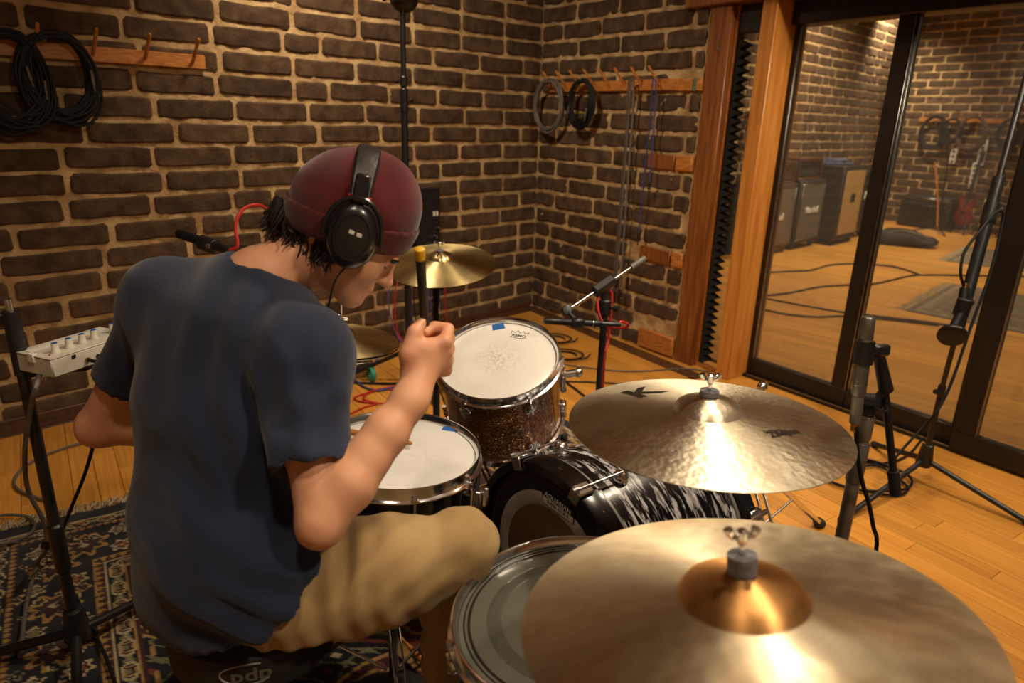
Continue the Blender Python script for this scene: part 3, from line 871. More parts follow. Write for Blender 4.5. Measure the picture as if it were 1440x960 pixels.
amp_head('amplifier_head', 'wooden cased amplifier head on the grey cloth cabinet', 0.36, 0.98, 0.812, 0.25, -0.03, 0.28, 'darkplank')
amp_head('amplifier_head', 'black cased amplifier head beside the wooden one', -0.42, 0.30, 0.792, 0.24, -0.03, 0.26, 'tolex')
# folded cloth and cables lying on the tan fronted cabinet
cl = MB(); cr_ = random.Random(3)
for k in range(3):
    cl.box((cr_.uniform(-0.03, 0.03), cr_.uniform(-0.03, 0.03), 0.012 + 0.022 * k), (0.5 - 0.08 * k, 0.34 - 0.05 * k, 0.02), Matrix.Translation(lpt(1.48, -0.12, 0.972)) @ LRot @ Matrix.Rotation(0.15 * k, 4, 'Z'), 0.009)
tag(cl.obj('folded_cloth', mat('dusty_blue_cloth', (84, 96, 120), 0.9, col2=(66, 76, 98), nscale=14, bump=0.3)), 'dusty blue folded cloth on top of the tan fronted cabinet', 'cloth')

# soft black bag on the far floor
def lump(name, label, cat, c, size, m, seed, rot=0.0, n=26):
    b = MB(); k = n // 2; rr = []
    def fn(i, j):
        a = 2 * PI * i / n; t = PI * j / k
        x = math.copysign(abs(math.cos(a)) ** 0.7, math.cos(a)) * max(0.0, math.sin(t)) ** 0.6; y = math.copysign(abs(math.sin(a)) ** 0.7, math.sin(a)) * max(0.0, math.sin(t)) ** 0.6; z = -math.cos(t)
        q = 1 + 0.16 * mnoise.noise(V((x * 1.8 + seed, y * 1.8, z * 1.5)))
        X, Y, Z = x * size[0] / 2 * q, y * size[1] / 2 * q, (z * 0.5 + 0.5) * size[2] * (q if z > 0 else 1) * (1 - 0.35 * max(0, x))
        return V(c) + V((X * math.cos(rot) - Y * math.sin(rot), X * math.sin(rot) + Y * math.cos(rot), max(Z, 0.002)))
    vv = [fn(i, j) for j in range(k + 1) for i in range(n)]
    F = [(j * n + i, j * n + (i + 1) % n, (j + 1) * n + (i + 1) % n, (j + 1) * n + i) for j in range(k) for i in range(n)]
    b.add(vv, F); return b
bg = thing('gig_bag', 'slumped black soft bag lying on the floor behind the glass', 'bag', (4.95, 8.72, 0))
lump('bag', '', '', (4.95, 8.72, 0.0), (0.74, 0.34, 0.20), M['tolex'], 4, R_(-26)).obj('bag', M['tolex'], bg)
b = MB(); b.tube(spl([(4.72, 8.72, 0.15), (4.85, 8.62, 0.2), (5.02, 8.55, 0.17), (5.15, 8.53, 0.12)], 6), 0.014, 6); b.obj('strap', M['cablegrey'], bg, label='grey carrying strap')
# rugs of the far room
def far_rug(label, a, u_end, v_dir_pt, W, L, seed):
    A = fl(*a); eu = (fl(*u_end) - A).normalized(); ev = V((eu.y, -eu.x, 0))
    if (fl(*v_dir_pt) - A).dot(ev) < 0: ev = -ev
    O, e1, e2 = A, eu, ev
    if e1.cross(e2).z > 0: r = make_rug('patterned_rug', label, O, e2, e1, L, W, 0.03, seed, None, (120, 106, 84)); fringe(r, O, O + e1 * W, -e2, 90, 0.09, seed)
    else: r = make_rug('patterned_rug', label, O, e1, e2, W, L, 0.03, seed, None, (120, 106, 84)); fringe(r, O, O + e1 * W, -e2, 90, 0.09, seed)
far_rug('muted grey patterned rug on the far floor nearest the glass door', (1274, 437), (1345, 397), (1440, 466), 1.5, 2.3, 5)
far_rug('muted grey patterned rug on the far floor near the guitars', (1330, 367), (1372, 345), (1440, 379), 1.4, 2.2, 6)
# cables across the far floor
def floor_cable(name, label, pix, m, r=0.006, z=0.008, pts=None):
    P = [fl(u, v) + V((0, 0, z)) for u, v in pix] if pts is None else pts
    b = MB(); b.tube(spl(P, 6), r, 6); return tag(b.obj(name, m), label, 'cable')
floor_cable('floor_cable', 'dark cable crossing the far floor beside the black bag', [(1078, 384), (1105, 383), (1140, 381), (1165, 374), (1195, 372), (1240, 374), (1265, 378), (1295, 388)], M['cable'], 0.009, 0.010)
floor_cable('floor_cable', 'dark cable running from the speaker cabinets to the near far rug', [(1078, 417), (1110, 413), (1150, 405), (1190, 402), (1230, 400), (1270, 391), (1290, 388), (1330, 388), (1440, 390)], M['cable'], 0.009, 0.010)
floor_cable('floor_cable', 'dark cable lying straight along the far boards toward the rug', [(1078, 421), (1130, 431), (1182, 440), (1240, 447), (1300, 454), (1340, 460)], M['cable'], 0.008, 0.010)
floor_cable('floor_cable', 'dark cable nearest the door track on the far floor', [(1074, 437), (1110, 444), (1150, 447), (1190, 446), (1250, 451), (1320, 459)], M['cable'], 0.008, 0.010)

# guitars, stands, amplifier and rail by the far brick wall
BD = V((math.cos(R_(-54)), math.sin(R_(-54)), 0)); BN = V((-math.sin(R_(54)), -math.cos(R_(54)), 0))
def bpt(t, out=0.0, z=0.0): return LC + BD * t + BN * out + V((0, 0, z))
peg_rail('peg_rail', 'pine peg rail with dark cable coils on the far brick wall', bpt, 0.35, 4.8, 1.56, 10, 0.5, 4.6, BN, 0.13)
for k, (t, R, lab) in enumerate([(0.62, 0.22, 'dark hank of cable first on the far rail from the far room corner'), (0.86, 0.16, 'dark hank of cable second on the far rail from the far room corner'), (1.14, 0.22, 'wide brown hank of cable beside the white power strip on the far rail'), (1.62, 0.17, 'dark hank of cable on the far rail behind the leaning guitar'), (1.9, 0.2, 'dark hank of cable last on the far rail')]):
    coil('cable_coil', lab, bpt(t, 0.1, 1.5 - R * 0.5), BN, None, R, R * 0.85, 10, 0.010, M['cable'] if k != 2 else mat('brown_cable', (86, 56, 40), 0.6, col2=(70, 44, 30), nscale=30), 20 + k, 0.03)
for k, (t, z, lab) in enumerate([(0.95, 1.12, 'white power strip hanging upright under the far peg rail beside the second hank'), (1.32, 1.12, 'white power strip hanging upright under the far peg rail beside the brown hank'), (1.28, 0.80, 'white power strip fixed low on the far brick wall above the red guitar')]):
    root = thing('power_strip', lab, 'power strip', bpt(t, 0.02, z - 0.2)); Lf = Matrix.Translation(bpt(t, 0.04, z)) @ Matrix((BD, BN, V((0, 0, 1)))).transposed().to_4x4()
    b = MB(); b.box((0, 0, 0), (0.09, 0.05, 0.36), Lf, 0.01); b.obj('housing', M['white'], root)
    for q in range(5):
        b = MB(); b.lathe([(0.024, 0), (0.024, 0.004), (0.02, 0.003)], 12, Lf @ Matrix.Translation((0, 0.025, -0.14 + 0.07 * q)) @ Matrix.Rotation(-PI / 2, 4, 'X')); b.obj('socket', M['cablegrey'], root)
b = MB()
fa = thing('combo_amplifier', 'low black combo amplifier against the far brick wall', 'amplifier', bpt(0.86, 0.3, 0)); Lf = Matrix.Translation(bpt(0.86, 0.28, 0.24)) @ Matrix((BD, BN, V((0, 0, 1)))).transposed().to_4x4()
b.box((0, 0, 0), (0.72, 0.3, 0.46), Lf, 0.012); b.obj('cabinet', M['tolex'], fa)
b = MB(); b.box((0, 0.152, -0.05), (0.62, 0.012, 0.30), Lf, 0.004); b.obj('grille', M['blackmetal'], fa)
b = MB(); b.box((0, 0.15, 0.19), (0.66, 0.012, 0.035), Lf, 0.003); b.obj('control_strip', M['silver'], fa)
def guitar(label, t, out, lean, body_m, neck_m, seed, rotz=0.0, scale=1.0, group=None):
    """solid body guitar upright on a low tubular stand"""
    root = thing('electric_guitar', label, 'guitar', bpt(t, out, 0.1))
    X = (BD * math.cos(rotz) + BN * math.sin(rotz)).normalized(); Z = (V((0, 0, 1)) * math.cos(lean) - BN * math.sin(lean)).normalized(); Y = Z.cross(X)
    Lf = Matrix.Translation(bpt(t, out, 0.12)) @ Matrix((X, Y, Z)).transposed().to_4x4() @ Matrix.Diagonal((scale, scale, scale, 1)) @ Matrix.Rotation(PI / 2, 4, 'X')
    out_ = [(0.0, 0.0), (0.10, 0.01), (0.16, 0.07), (0.165, 0.14), (0.13, 0.21), (0.115, 0.25), (0.13, 0.31), (0.135, 0.37), (0.10, 0.40), (0.075, 0.35), (0.045, 0.33)]
    poly = out_ + [(-x * (0.95 if y < 0.3 else 1.1), y + (0.02 if y > 0.3 else 0)) for x, y in out_[::-1] if x > 0]
    b = MB(); pts = [(p.x, p.y) for p in spl([V((x, y, 0)) for x, y in poly], 3, closed=True)]; b.prism(pts, 0.042, Lf @ Matrix.Translation((0, 0, -0.021))); b.obj('body', body_m, root)
    b = MB(); b.box((0, 0.58, 0.012), (0.048, 0.62, 0.024), Lf, 0.005); b.obj('neck', neck_m, root)
    b = MB(); b.prism([(-0.03, 0.88), (0.03, 0.88), (0.045, 0.93), (0.035, 1.05), (-0.02, 1.07), (-0.035, 0.95)], 0.016, Lf); b.obj('headstock', neck_m, root)
    for yy in (0.18, 0.27): b = MB(); b.box((0, yy, 0.026), (0.075, 0.035, 0.012), Lf, 0.002); b.obj('pickup', M['blackmetal'], root)
    b = MB(); b.box((0, 0.10, 0.026), (0.08, 0.02, 0.012), Lf, 0.002); b.obj('bridge', M['silver'], root)
    st = thing('guitar_stand', 'black tubular stand under the ' + label, 'stand', bpt(t, out, 0)); p = bpt(t, out - 0.16, 0)
    for e in (p + X * -0.17 + BN * 0.3, p + X * 0.17 + BN * 0.3, p - BN * 0.16):
        b = MB(); b.tube([p + V((0, 0, 0.45)), e + V((0, 0, 0.011))], 0.010, 8); b.obj('leg', M['blackmetal'], st)
    b = MB(); b.tube([p + X * -0.1 + BN * 0.2 + V((0, 0, 0.10)), p + X * 0.1 + BN * 0.2 + V((0, 0, 0.10))], 0.010, 8); b.obj('cradle', M['rubber'], st)
    return root
red = mat('red_guitar_lacquer', (120, 34, 40), 0.25, col2=(96, 24, 30), nscale=4, coat=0.6)
cream = mat('cream_guitar_lacquer', (206, 188, 130), 0.3, col2=(190, 170, 112), nscale=4, coat=0.6)
sunb = mat('amber_guitar_lacquer', (150, 92, 40), 0.25, col2=(110, 60, 24), nscale=4, coat=0.6)
guitar('dark red solid body guitar with pale neck', 1.40, 0.42, 0.2, red, M['rubber'], 1, 0.5)
guitar('cream solid body guitar with brown neck', 1.66, 0.42, 0.14, cream, M['redwood'], 2, 1.0, 0.92)
guitar('amber solid body guitar with pine neck', 2.0, 0.42, 0.14, sunb, M['railwood'], 3, 0.8, 0.95)
# leaning pale pole with a microphone stand base in front of the amplifier
ms = thing('microphone_stand', 'boom microphone stand with a pale pole before the far amplifier', 'stand', bpt(1.24, 0.75, 0))
b = MB(); b.tube([bpt(0.98, 0.66, 0.98), bpt(1.15, 0.71, 0.45), bpt(1.24, 0.75, 0.06)], 0.013, 8); b.obj('pole', M['railwood'], ms)
b = MB(); b.tube([bpt(1.08, 0.7, 1.32), bpt(1.18, 0.72, 0.95), bpt(1.24, 0.74, 0.1)], 0.011, 8); b.obj('boom_arm', M['blackmetal'], ms)
for k in range(3):
    a = R_(20 + 120 * k); c0 = bpt(1.24, 0.75, 0.09); b = MB(); b.tube([c0, c0 + V((math.cos(a) * 0.3, math.sin(a) * 0.3, -0.078))], 0.011, 8); b.obj('leg', M['blackmetal'], ms)
# purple hank seen through the narrow window
d = at(1052, 175, 1) - EYEP; n_ = V((math.sin(R_(45)), -math.cos(R_(45)), 0)); s_ = (LC - EYEP).dot(n_) / d.dot(n_); pp = EYEP + d * s_
coil('cable_coil', 'purple hank of cable on the far wall seen through the narrow window', pp + n_ * 0.10, n_, None, 0.20, 0.06, 9, 0.011, M['cablepurple'], 40, 0.03)
# ------------------------------------------------------------------ drum kit
def cymbal_mat(name, c1, c2, rough, patch=None, aniso=0.86, seed=0.0, hammer=0.25, hscale=26.0):
    m = bpy.data.materials.new(name); m.use_nodes = True
    nt = m.node_tree; b = nt.nodes['Principled BSDF']; N = nt.nodes.new; Lk = nt.links.new
    b.inputs['Metallic'].default_value = 1.0
    b.inputs['Anisotropic'].default_value = aniso
    b.inputs['Anisotropic Rotation'].default_value = 0.25
    tg = N('ShaderNodeTangent'); tg.direction_type = 'RADIAL'; tg.axis = 'Z'
    Lk(tg.outputs[0], b.inputs['Tangent'])
    tc = N('ShaderNodeTexCoord')
    sep = N('ShaderNodeSeparateXYZ'); Lk(tc.outputs['Object'], sep.inputs[0])
    ln = N('ShaderNodeVectorMath'); ln.operation = 'LENGTH'
    cb = N('ShaderNodeCombineXYZ'); Lk(sep.outputs[0], cb.inputs[0]); Lk(sep.outputs[1], cb.inputs[1]); Lk(cb.outputs[0], ln.inputs[0])
    # lathe grooves: noise over radius only
    c2n = N('ShaderNodeCombineXYZ'); Lk(ln.outputs['Value'], c2n.inputs[0]); c2n.inputs[1].default_value = seed
    g = N('ShaderNodeTexNoise'); g.inputs['Scale'].default_value = 420.0; g.inputs['Detail'].default_value = 3.0; Lk(c2n.outputs[0], g.inputs['Vector'])
    n1 = N('ShaderNodeTexNoise'); n1.inputs['Scale'].default_value = 7.0; n1.inputs['Detail'].default_value = 5.0
    mpp = N('ShaderNodeMapping'); mpp.inputs['Location'].default_value = (seed * 3.1, seed, 0); Lk(tc.outputs['Object'], mpp.inputs[0]); Lk(mpp.outputs[0], n1.inputs['Vector'])
    mr = N('ShaderNodeMapRange'); mr.inputs[1].default_value = 0.38; mr.inputs[2].default_value = 0.66; Lk(n1.outputs['Fac'], mr.inputs[0])
    mx = N('ShaderNodeMix'); mx.data_type = 'RGBA'; mx.inputs[6].default_value = (*lin(c1), 1); mx.inputs[7].default_value = (*lin(c2), 1)
    Lk(mr.outputs[0], mx.inputs[0])
    mx2 = N('ShaderNodeMix'); mx2.data_type = 'RGBA'; mx2.blend_type = 'MULTIPLY'; mx2.inputs[0].default_value = 0.35
    Lk(mx.outputs[2], mx2.inputs[6])
    cr = N('ShaderNodeMapRange'); cr.inputs[1].default_value = 0.3; cr.inputs[2].default_value = 0.7; cr.inputs[3].default_value = 0.55; cr.inputs[4].default_value = 1.15
    Lk(g.outputs['Fac'], cr.inputs[0]); Lk(cr.outputs[0], mx2.inputs[7])
    last = mx2.outputs[2]
    if patch:                                              # raw unlathed bell
        st = N('ShaderNodeMapRange'); st.inputs[1].default_value = patch[1] - 0.002; st.inputs[2].default_value = patch[1] + 0.002
        Lk(ln.outputs['Value'], st.inputs[0])
        mx3 = N('ShaderNodeMix'); mx3.data_type = 'RGBA'; mx3.inputs[6].default_value = (*lin(patch[0]), 1)
        Lk(st.outputs[0], mx3.inputs[0]); Lk(last, mx3.inputs[7]); last = mx3.outputs[2]
    Lk(last, b.inputs['Base Color'])
    rr = N('ShaderNodeMapRange'); rr.inputs[1].default_value = 0.35; rr.inputs[2].default_value = 0.7; rr.inputs[3].default_value = rough * 0.8; rr.inputs[4].default_value = rough * 1.3
    Lk(n1.outputs['Fac'], rr.inputs[0]); Lk(rr.outputs[0], b.inputs['Roughness'])
    vo = N('ShaderNodeTexNoise'); vo.inputs['Scale'].default_value = hscale; vo.inputs['Detail'].default_value = 1.0; Lk(mpp.outputs[0], vo.inputs['Vector'])
    ad = N('ShaderNodeMath'); ad.operation = 'MULTIPLY_ADD'; ad.inputs[1].default_value = 0.10; Lk(g.outputs['Fac'], ad.inputs[0]); Lk(vo.outputs['Fac'], ad.inputs[2])
    bp = N('ShaderNodeBump'); bp.inputs['Strength'].default_value = hammer; bp.inputs['Distance'].default_value = 0.004
    Lk(ad.outputs[0], bp.inputs['Height']); Lk(bp.outputs[0], b.inputs['Normal'])
    return m

def cym_z(r, R, bow, bellr, bellh):
    """height of the top face over the rim at radius r"""
    z = bow * (1 - (r / R) ** 1.55)
    if r < bellr:
        t = r / bellr
        z += bellh * math.sqrt(max(0, 1 - t ** 2.2)) * (1 if t < 0.86 else 1)
    return z

def cymbal(name, label, c, n, R, m, bow=0.03, bellr=0.06, bellh=0.022, group=None, flip=False):
    root = thing(name, label, 'cymbal', c, group)
    rs = [0.006] + list(np.linspace(0.012, bellr, 9)) + list(np.linspace(bellr + 0.004, R - 0.001, 22)) + [R]
    top = [(r, cym_z(r, R, bow, bellr, bellh)) for r in rs]
    prof = top + [(R, -0.0009)] + [(r, z - 0.0014) for r, z in top[::-1]]
    s = -1 if flip else 1
    b = MB(); b.lathe([(r, s * z) for r, z in (prof if not flip else prof[::-1])], 120, None, cap=False)
    o = b.obj('plate', m, root, True, 50)
    o.matrix_parent_inverse = Matrix.Identity(4)
    o.matrix_basis = frame(n).to_4x4()
    return root, TM(c, n)

def on_cymbal(body, size, r, ang, rot, Mc, R, bow, bellr, bellh, m, parent, name='lettering', sx=1.0, bold=True):
    cu = bpy.data.curves.new(name, 'FONT'); cu.body = body; cu.size = size; cu.align_x = 'CENTER'; cu.align_y = 'CENTER'; cu.resolution_u = 3
    if bold: cu.offset = size * 0.03
    t = bpy.data.objects.new('tmp_text', cu); COL.objects.link(t)
    me = bpy.data.meshes.new_from_object(t.evaluated_get(bpy.context.evaluated_depsgraph_get()))
    bpy.data.objects.remove(t, do_unlink=True)
    for v in me.vertices:
        x, y = v.co.x * sx, v.co.y
        X = r * math.cos(ang) + x * math.cos(rot) - y * math.sin(rot); Y = r * math.sin(ang) + x * math.sin(rot) + y * math.cos(rot)
        v.co = Mc @ V((X, Y, cym_z(math.hypot(X, Y), R, bow, bellr, bellh) + 0.0009))
    me.materials.clear()
    return link(name, me, m, parent)

M['bronze'] = cymbal_mat('lathed_bronze', (226, 216, 192), (206, 193, 166), 0.46, seed=1.3, hammer=0.22, hscale=75)
M['bronzedark'] = cymbal_mat('dry_bronze', (220, 206, 176), (170, 150, 118), 0.46, patch=((184, 136, 82), 0.073), seed=4.1, hammer=0.3, hscale=24)
M['bronzeyel'] = cymbal_mat('golden_bronze', (214, 194, 142), (194, 172, 120), 0.36, seed=7.7, hammer=0.15, hscale=30)
M['felt'] = mat('grey_felt', (120, 118, 122), 0.95, col2=(98, 96, 100), nscale=90, bump=0.4, bscale=300)
M['print'] = mat('black_print', (34, 30, 24), 0.7, spec=0.1, col2=(44, 38, 30), nscale=60)

def zof(Mc): return (Mc.to_3x3() @ V((0, 0, 1)))

def cymbal_top(root, Mc, z, felt_r=0.017, felt_h=0.009, big=False, wing=True):
    """felt and wing nut on a tilter rod, as parts of the stand"""
    b = MB(); b.lathe([(0.004, -0.012), (felt_r, -0.012 + 0.001), (felt_r, felt_h - 0.012), (0.004, felt_h - 0.011)], 20, Mc @ Matrix.Translation((0, 0, z + 0.012)), cap=False); b.obj('felt_washer', M['felt'], root, label='grey felt washer')
    b = MB(); b.cyl(Mc @ V((0, 0, z - 0.07)), Mc @ V((0, 0, z + felt_h + 0.03)), 0.0032, n=10); b.obj('tilter_rod', M['chrome'], root)
    if wing:
        b = MB(); zz = z + felt_h + 0.012
        b.lathe([(0.0045, zz), (0.0065, zz + 0.004), (0.0065, zz + 0.016), (0.004, zz + 0.019)], 14, Mc)
        for s in (-1, 1):
            b.tube(spl([Mc @ V((s * 0.005, 0, zz + 0.009)), Mc @ V((s * 0.012, 0, zz + 0.012)), Mc @ V((s * 0.0165, 0, zz + 0.020))], 4), [0.0035] * 3 + [0.0045] * 3 + [0.0055] * 3, 8)
        b.obj('wing_nut', M['chrome'], root)

def stand_tripod(root, c, hub, spread, az0, m=None, r=0.011, n=3, foot=True, brace=True, flat=False, azs=None, spreads=None):
    """three legs from a hub at height hub above (x, y); each leg a part with a rubber foot"""
    m = m or M['chrome']
    c = V((c[0], c[1], 0))
    for k in range(n):
        a = az0 + 2 * PI * k / n if azs is None else azs[k]
        sp = spread if spreads is None else spreads[k]
        d = V((math.cos(a), math.sin(a), 0))
        top = c + d * 0.022 + V((0, 0, hub)); bot = c + d * sp + V((0, 0, r + 0.004))
        b = MB()
        if brace and not flat:
            s = d.cross(V((0, 0, 1))) * 0.012
            for q in (-1, 1): b.box((0, 0, 0), (0.004, 0.014, (bot - top).length), TM((top + bot) / 2 + s * q, bot - top, s), 0.001)
        else:
            b.cyl(top, bot, r, n=10)
        lg = b.obj('leg', m, root)
        if foot:
            b = MB(); b.lathe([(r * 0.9, -0.03), (r * 1.7, -0.022), (r * 1.8, 0.006), (r * 1.2, 0.012)], 12, TM(bot, (bot - top))); b.obj('rubber_foot', M['rubber'], lg)
        if brace:
            b = MB(); mid = top.lerp(bot, 0.55); low = c + V((0, 0, hub * 0.28)) + d * 0.018
            b.tube([low, mid], 0.0045, 8); b.obj('brace', m, root)

def tubes(root, pts_r, m=None, collar=True, n=14):
    """stack of telescoping tubes; pts_r = [(p, q, r), ...]; a memory collar with wing screw at each joint"""
    m = m or M['chrome']
    for i, (p, q, r) in enumerate(pts_r):
        p, q = V(p), V(q)
        b = MB(); b.cyl(p, q, r, n=n); b.obj('tube', m, root)
        if collar and i < len(pts_r) - 1:
            d = (q - p).normalized()
            b = MB(); b.lathe([(r * 0.9, -0.03), (r * 1.45, -0.028), (r * 1.45, 0.006), (r * 1.1, 0.01)], 14, TM(q, d))
            s = d.cross(V((0.3, 1, 0.2))).normalized()
            b.cyl(q - d * 0.012 + s * r, q - d * 0.012 + s * (r + 0.02), 0.004, n=8)
            b.box((0, 0, 0), (0.026, 0.006, 0.009), TM(q - d * 0.012 + s * (r + 0.022), s, d), 0.002)
            b.obj('height_clutch', m, root)

def drum_frame(c, n, x=None): return TM(c, n, x)

def hoop_prof(R, h=0.022):
    return [(R - 0.006, 0.0), (R - 0.003, 0.012), (R + 0.001, 0.016), (R + 0.004, 0.0155), (R + 0.0035, 0.008), (R + 0.003, -0.004), (R + 0.004, -0.009), (R + 0.0105, -0.011), (R + 0.011, -0.0135), (R + 0.002, -0.014), (R - 0.002, -0.006)]

def drum(name, label, c, n, R, depth, shell_m, head_m, nl, a0, cat='drum', lug='tube', head2=None, hoop_m=None, full_lug=False):
    root = thing(name, label, cat, V(c) - V(n).normalized() * depth)
    F = drum_frame(c, n)
    hoop_m = hoop_m or M['chrome']
    b = MB(); b.lathe([(R - 0.006, -0.008), (R - 0.001, -0.011), (R - 0.001, -depth + 0.011), (R - 0.006, -depth + 0.008), (R - 0.009, -depth + 0.011), (R - 0.009, -0.011)], 72, F, closed=True)
    b.obj('shell', shell_m, root)
    b = MB(); b.lathe([(0, 0.0015), (R * 0.5, 0.0015), (R - 0.012, 0.0015), (R - 0.006, -0.002), (R - 0.0005, -0.010)], 72, F, cap=False)
    h = b.obj('batter_head', head_m, root)
    b = MB(); b.lathe(hoop_prof(R), 84, F, closed=True); hp = b.obj('hoop', hoop_m, root)
    F2 = F @ Matrix.Translation((0, 0, -depth)) @ Matrix.Rotation(PI, 4, 'X')
    b = MB(); b.lathe([(0, 0.0015), (R - 0.012, 0.0015), (R - 0.006, -0.002), (R - 0.0005, -0.010)], 48, F2, cap=False); b.obj('resonant_head', head2 or M['clearhead'], root)
    b = MB(); b.lathe(hoop_prof(R), 84, F2, closed=True); b.obj('hoop', hoop_m, root)
    for k in range(nl):
        a = a0 + 2 * PI * k / nl; ca, sa = math.cos(a), math.sin(a)
        ends = [(-0.045, 1), (-depth + 0.045, -1)] if not full_lug else [(-depth / 2, 0)]
        for (z, s) in ends:
            b = MB(); Lf = F @ Matrix.Translation((ca * R, sa * R, z)) @ Matrix.Rotation(a, 4, 'Z')
            if not full_lug:
                b.lathe([(0.017, -0.001), (0.0185, 0.003), (0.017, 0.009), (0.010, 0.014), (0, 0.0155)], 18, Lf @ Matrix.Rotation(PI / 2, 4, 'Y'))
                b.cyl(Lf @ V((0.010, 0, -0.016)), Lf @ V((0.010, 0, 0.018)), 0.0062, n=10)
            else:
                b.cyl(Lf @ V((0.013, 0, -depth / 2 + 0.03)), Lf @ V((0.013, 0, depth / 2 - 0.03)), 0.006, n=10)
                for q in (-1, 1): b.cyl(Lf @ V((-0.001, 0, q * depth * 0.2)), Lf @ V((0.013, 0, q * depth * 0.2)), 0.005, n=10)
            b.obj('lug', M['chrome'], root)
        for (z0, z1, s) in ((-0.05, -0.008, 1), (-depth + 0.008, -depth + 0.05, -1)):
            b = MB()
            b.cyl(F @ V((ca * (R + 0.009), sa * (R + 0.009), z0)), F @ V((ca * (R + 0.009), sa * (R + 0.009), z1)), 0.0028, n=8)
            zt = z1 if s > 0 else z0
            b.cyl(F @ V((ca * (R + 0.009), sa * (R + 0.009), zt - 0.005)), F @ V((ca * (R + 0.009), sa * (R + 0.009), zt + 0.006)), 0.0058, n=8)
            b.box((0, 0, 0), (0.014, 0.017, 0.005), F @ Matrix.Translation((ca * (R + 0.007), sa * (R + 0.007), zt - 0.003 * s)) @ Matrix.Rotation(a, 4, 'Z'), 0.001)
            b.obj('tension_rod', M['chrome'], root)
    return root, F, h

def head_material(name, col, col2, wear=0.0, R=0.17, c=(0, 0, 0), rough=0.34):
    m = mat(name, col, rough, col2=col2, nscale=9, ncon=(0.4, 0.8), bump=0.03, bscale=500, spec=0.5)
    if wear:
        nt = m.node_tree; b = nt.nodes['Principled BSDF']; N = nt.nodes.new; Lk = nt.links.new
        src = b.inputs['Base Color'].links[0].from_socket
        tc = N('ShaderNodeTexCoord'); sb = N('ShaderNodeVectorMath'); sb.operation = 'DISTANCE'
        Lk(tc.outputs['Object'], sb.inputs[0]); sb.inputs[1].default_value = c
        mr = N('ShaderNodeMapRange'); mr.inputs[1].default_value = R * 0.55; mr.inputs[2].default_value = R * 0.05
        Lk(sb.outputs['Value'], mr.inputs[0])
        n = N('ShaderNodeTexNoise'); n.inputs['Scale'].default_value = 120; n.inputs['Detail'].default_value = 5
        Lk(tc.outputs['Object'], n.inputs['Vector'])
        mn = N('ShaderNodeMapRange'); mn.inputs[1].default_value = 0.46; mn.inputs[2].default_value = 0.62; Lk(n.outputs['Fac'], mn.inputs[0])
        mu = N('ShaderNodeMath'); mu.operation = 'MULTIPLY'; Lk(mr.outputs[0], mu.inputs[0]); Lk(mn.outputs[0], mu.inputs[1])
        m2 = N('ShaderNodeMath'); m2.operation = 'MULTIPLY'; m2.inputs[1].default_value = wear; Lk(mu.outputs[0], m2.inputs[0])
        mx = N('ShaderNodeMix'); mx.data_type = 'RGBA'; mx.inputs[7].default_value = (*lin((142, 122, 92)), 1)
        Lk(m2.outputs[0], mx.inputs[0]); Lk(src, mx.inputs[6]); Lk(mx.outputs[2], b.inputs['Base Color'])
    return m

def sparkle(name, base, fleck):
    m = mat(name, base, 0.3, metal=0.55, col2=tuple(int(x * 0.62) for x in base), nscale=14, coat=0.8)
    nt = m.node_tree; b = nt.nodes['Principled BSDF']; N = nt.nodes.new; Lk = nt.links.new
    src = b.inputs['Base Color'].links[0].from_socket
    tc = N('ShaderNodeTexCoord'); vo = N('ShaderNodeTexVoronoi'); vo.inputs['Scale'].default_value = 420
    Lk(tc.outputs['Object'], vo.inputs['Vector'])
    sp = N('ShaderNodeSeparateColor'); Lk(vo.outputs['Color'], sp.inputs[0])
    mr = N('ShaderNodeMapRange'); mr.inputs[1].default_value = 0.80; mr.inputs[2].default_value = 0.98; Lk(sp.outputs[0], mr.inputs[0])
    mx = N('ShaderNodeMix'); mx.data_type = 'RGBA'; mx.inputs[7].default_value = (*lin(fleck), 1)
    Lk(mr.outputs[0], mx.inputs[0]); Lk(src, mx.inputs[6]); Lk(mx.outputs[2], b.inputs['Base Color'])
    # each fleck is tilted its own way
    cr = N('ShaderNodeVectorMath'); cr.operation = 'MULTIPLY_ADD'; Lk(vo.outputs['Color'], cr.inputs[0]); cr.inputs[1].default_value = (0.5, 0.5, 0.5); cr.inputs[2].default_value = (-0.25, -0.25, -0.25)
    ge = N('ShaderNodeNewGeometry'); ad = N('ShaderNodeVectorMath'); Lk(ge.outputs['Normal'], ad.inputs[0]); Lk(cr.outputs[0], ad.inputs[1])
    nm = N('ShaderNodeVectorMath'); nm.operation = 'NORMALIZE'; Lk(ad.outputs[0], nm.inputs[0]); Lk(nm.outputs[0], b.inputs['Normal'])
    return m

M['clearhead'] = mat('clear_film', (150, 148, 140), 0.25, col2=(138, 136, 128), nscale=6, coat=0.3)
M['brownsparkle'] = sparkle('brown_sparkle_wrap', (132, 78, 36), (240, 184, 104))
M['blacklac'] = mat('black_lacquer', (18, 16, 15), 0.16, col2=(26, 23, 21), nscale=6, coat=0.6)
M['teal'] = mat('teal_lacquer', (28, 92, 104), 0.2, col2=(20, 74, 86), nscale=5, coat=0.7)
M['bluetape'] = mat('blue_painters_tape', (24, 96, 172), 0.6, col2=(20, 82, 150), nscale=30)
M['ink'] = mat('printed_ink', (44, 42, 40), 0.6, col2=(58, 56, 52), nscale=40)

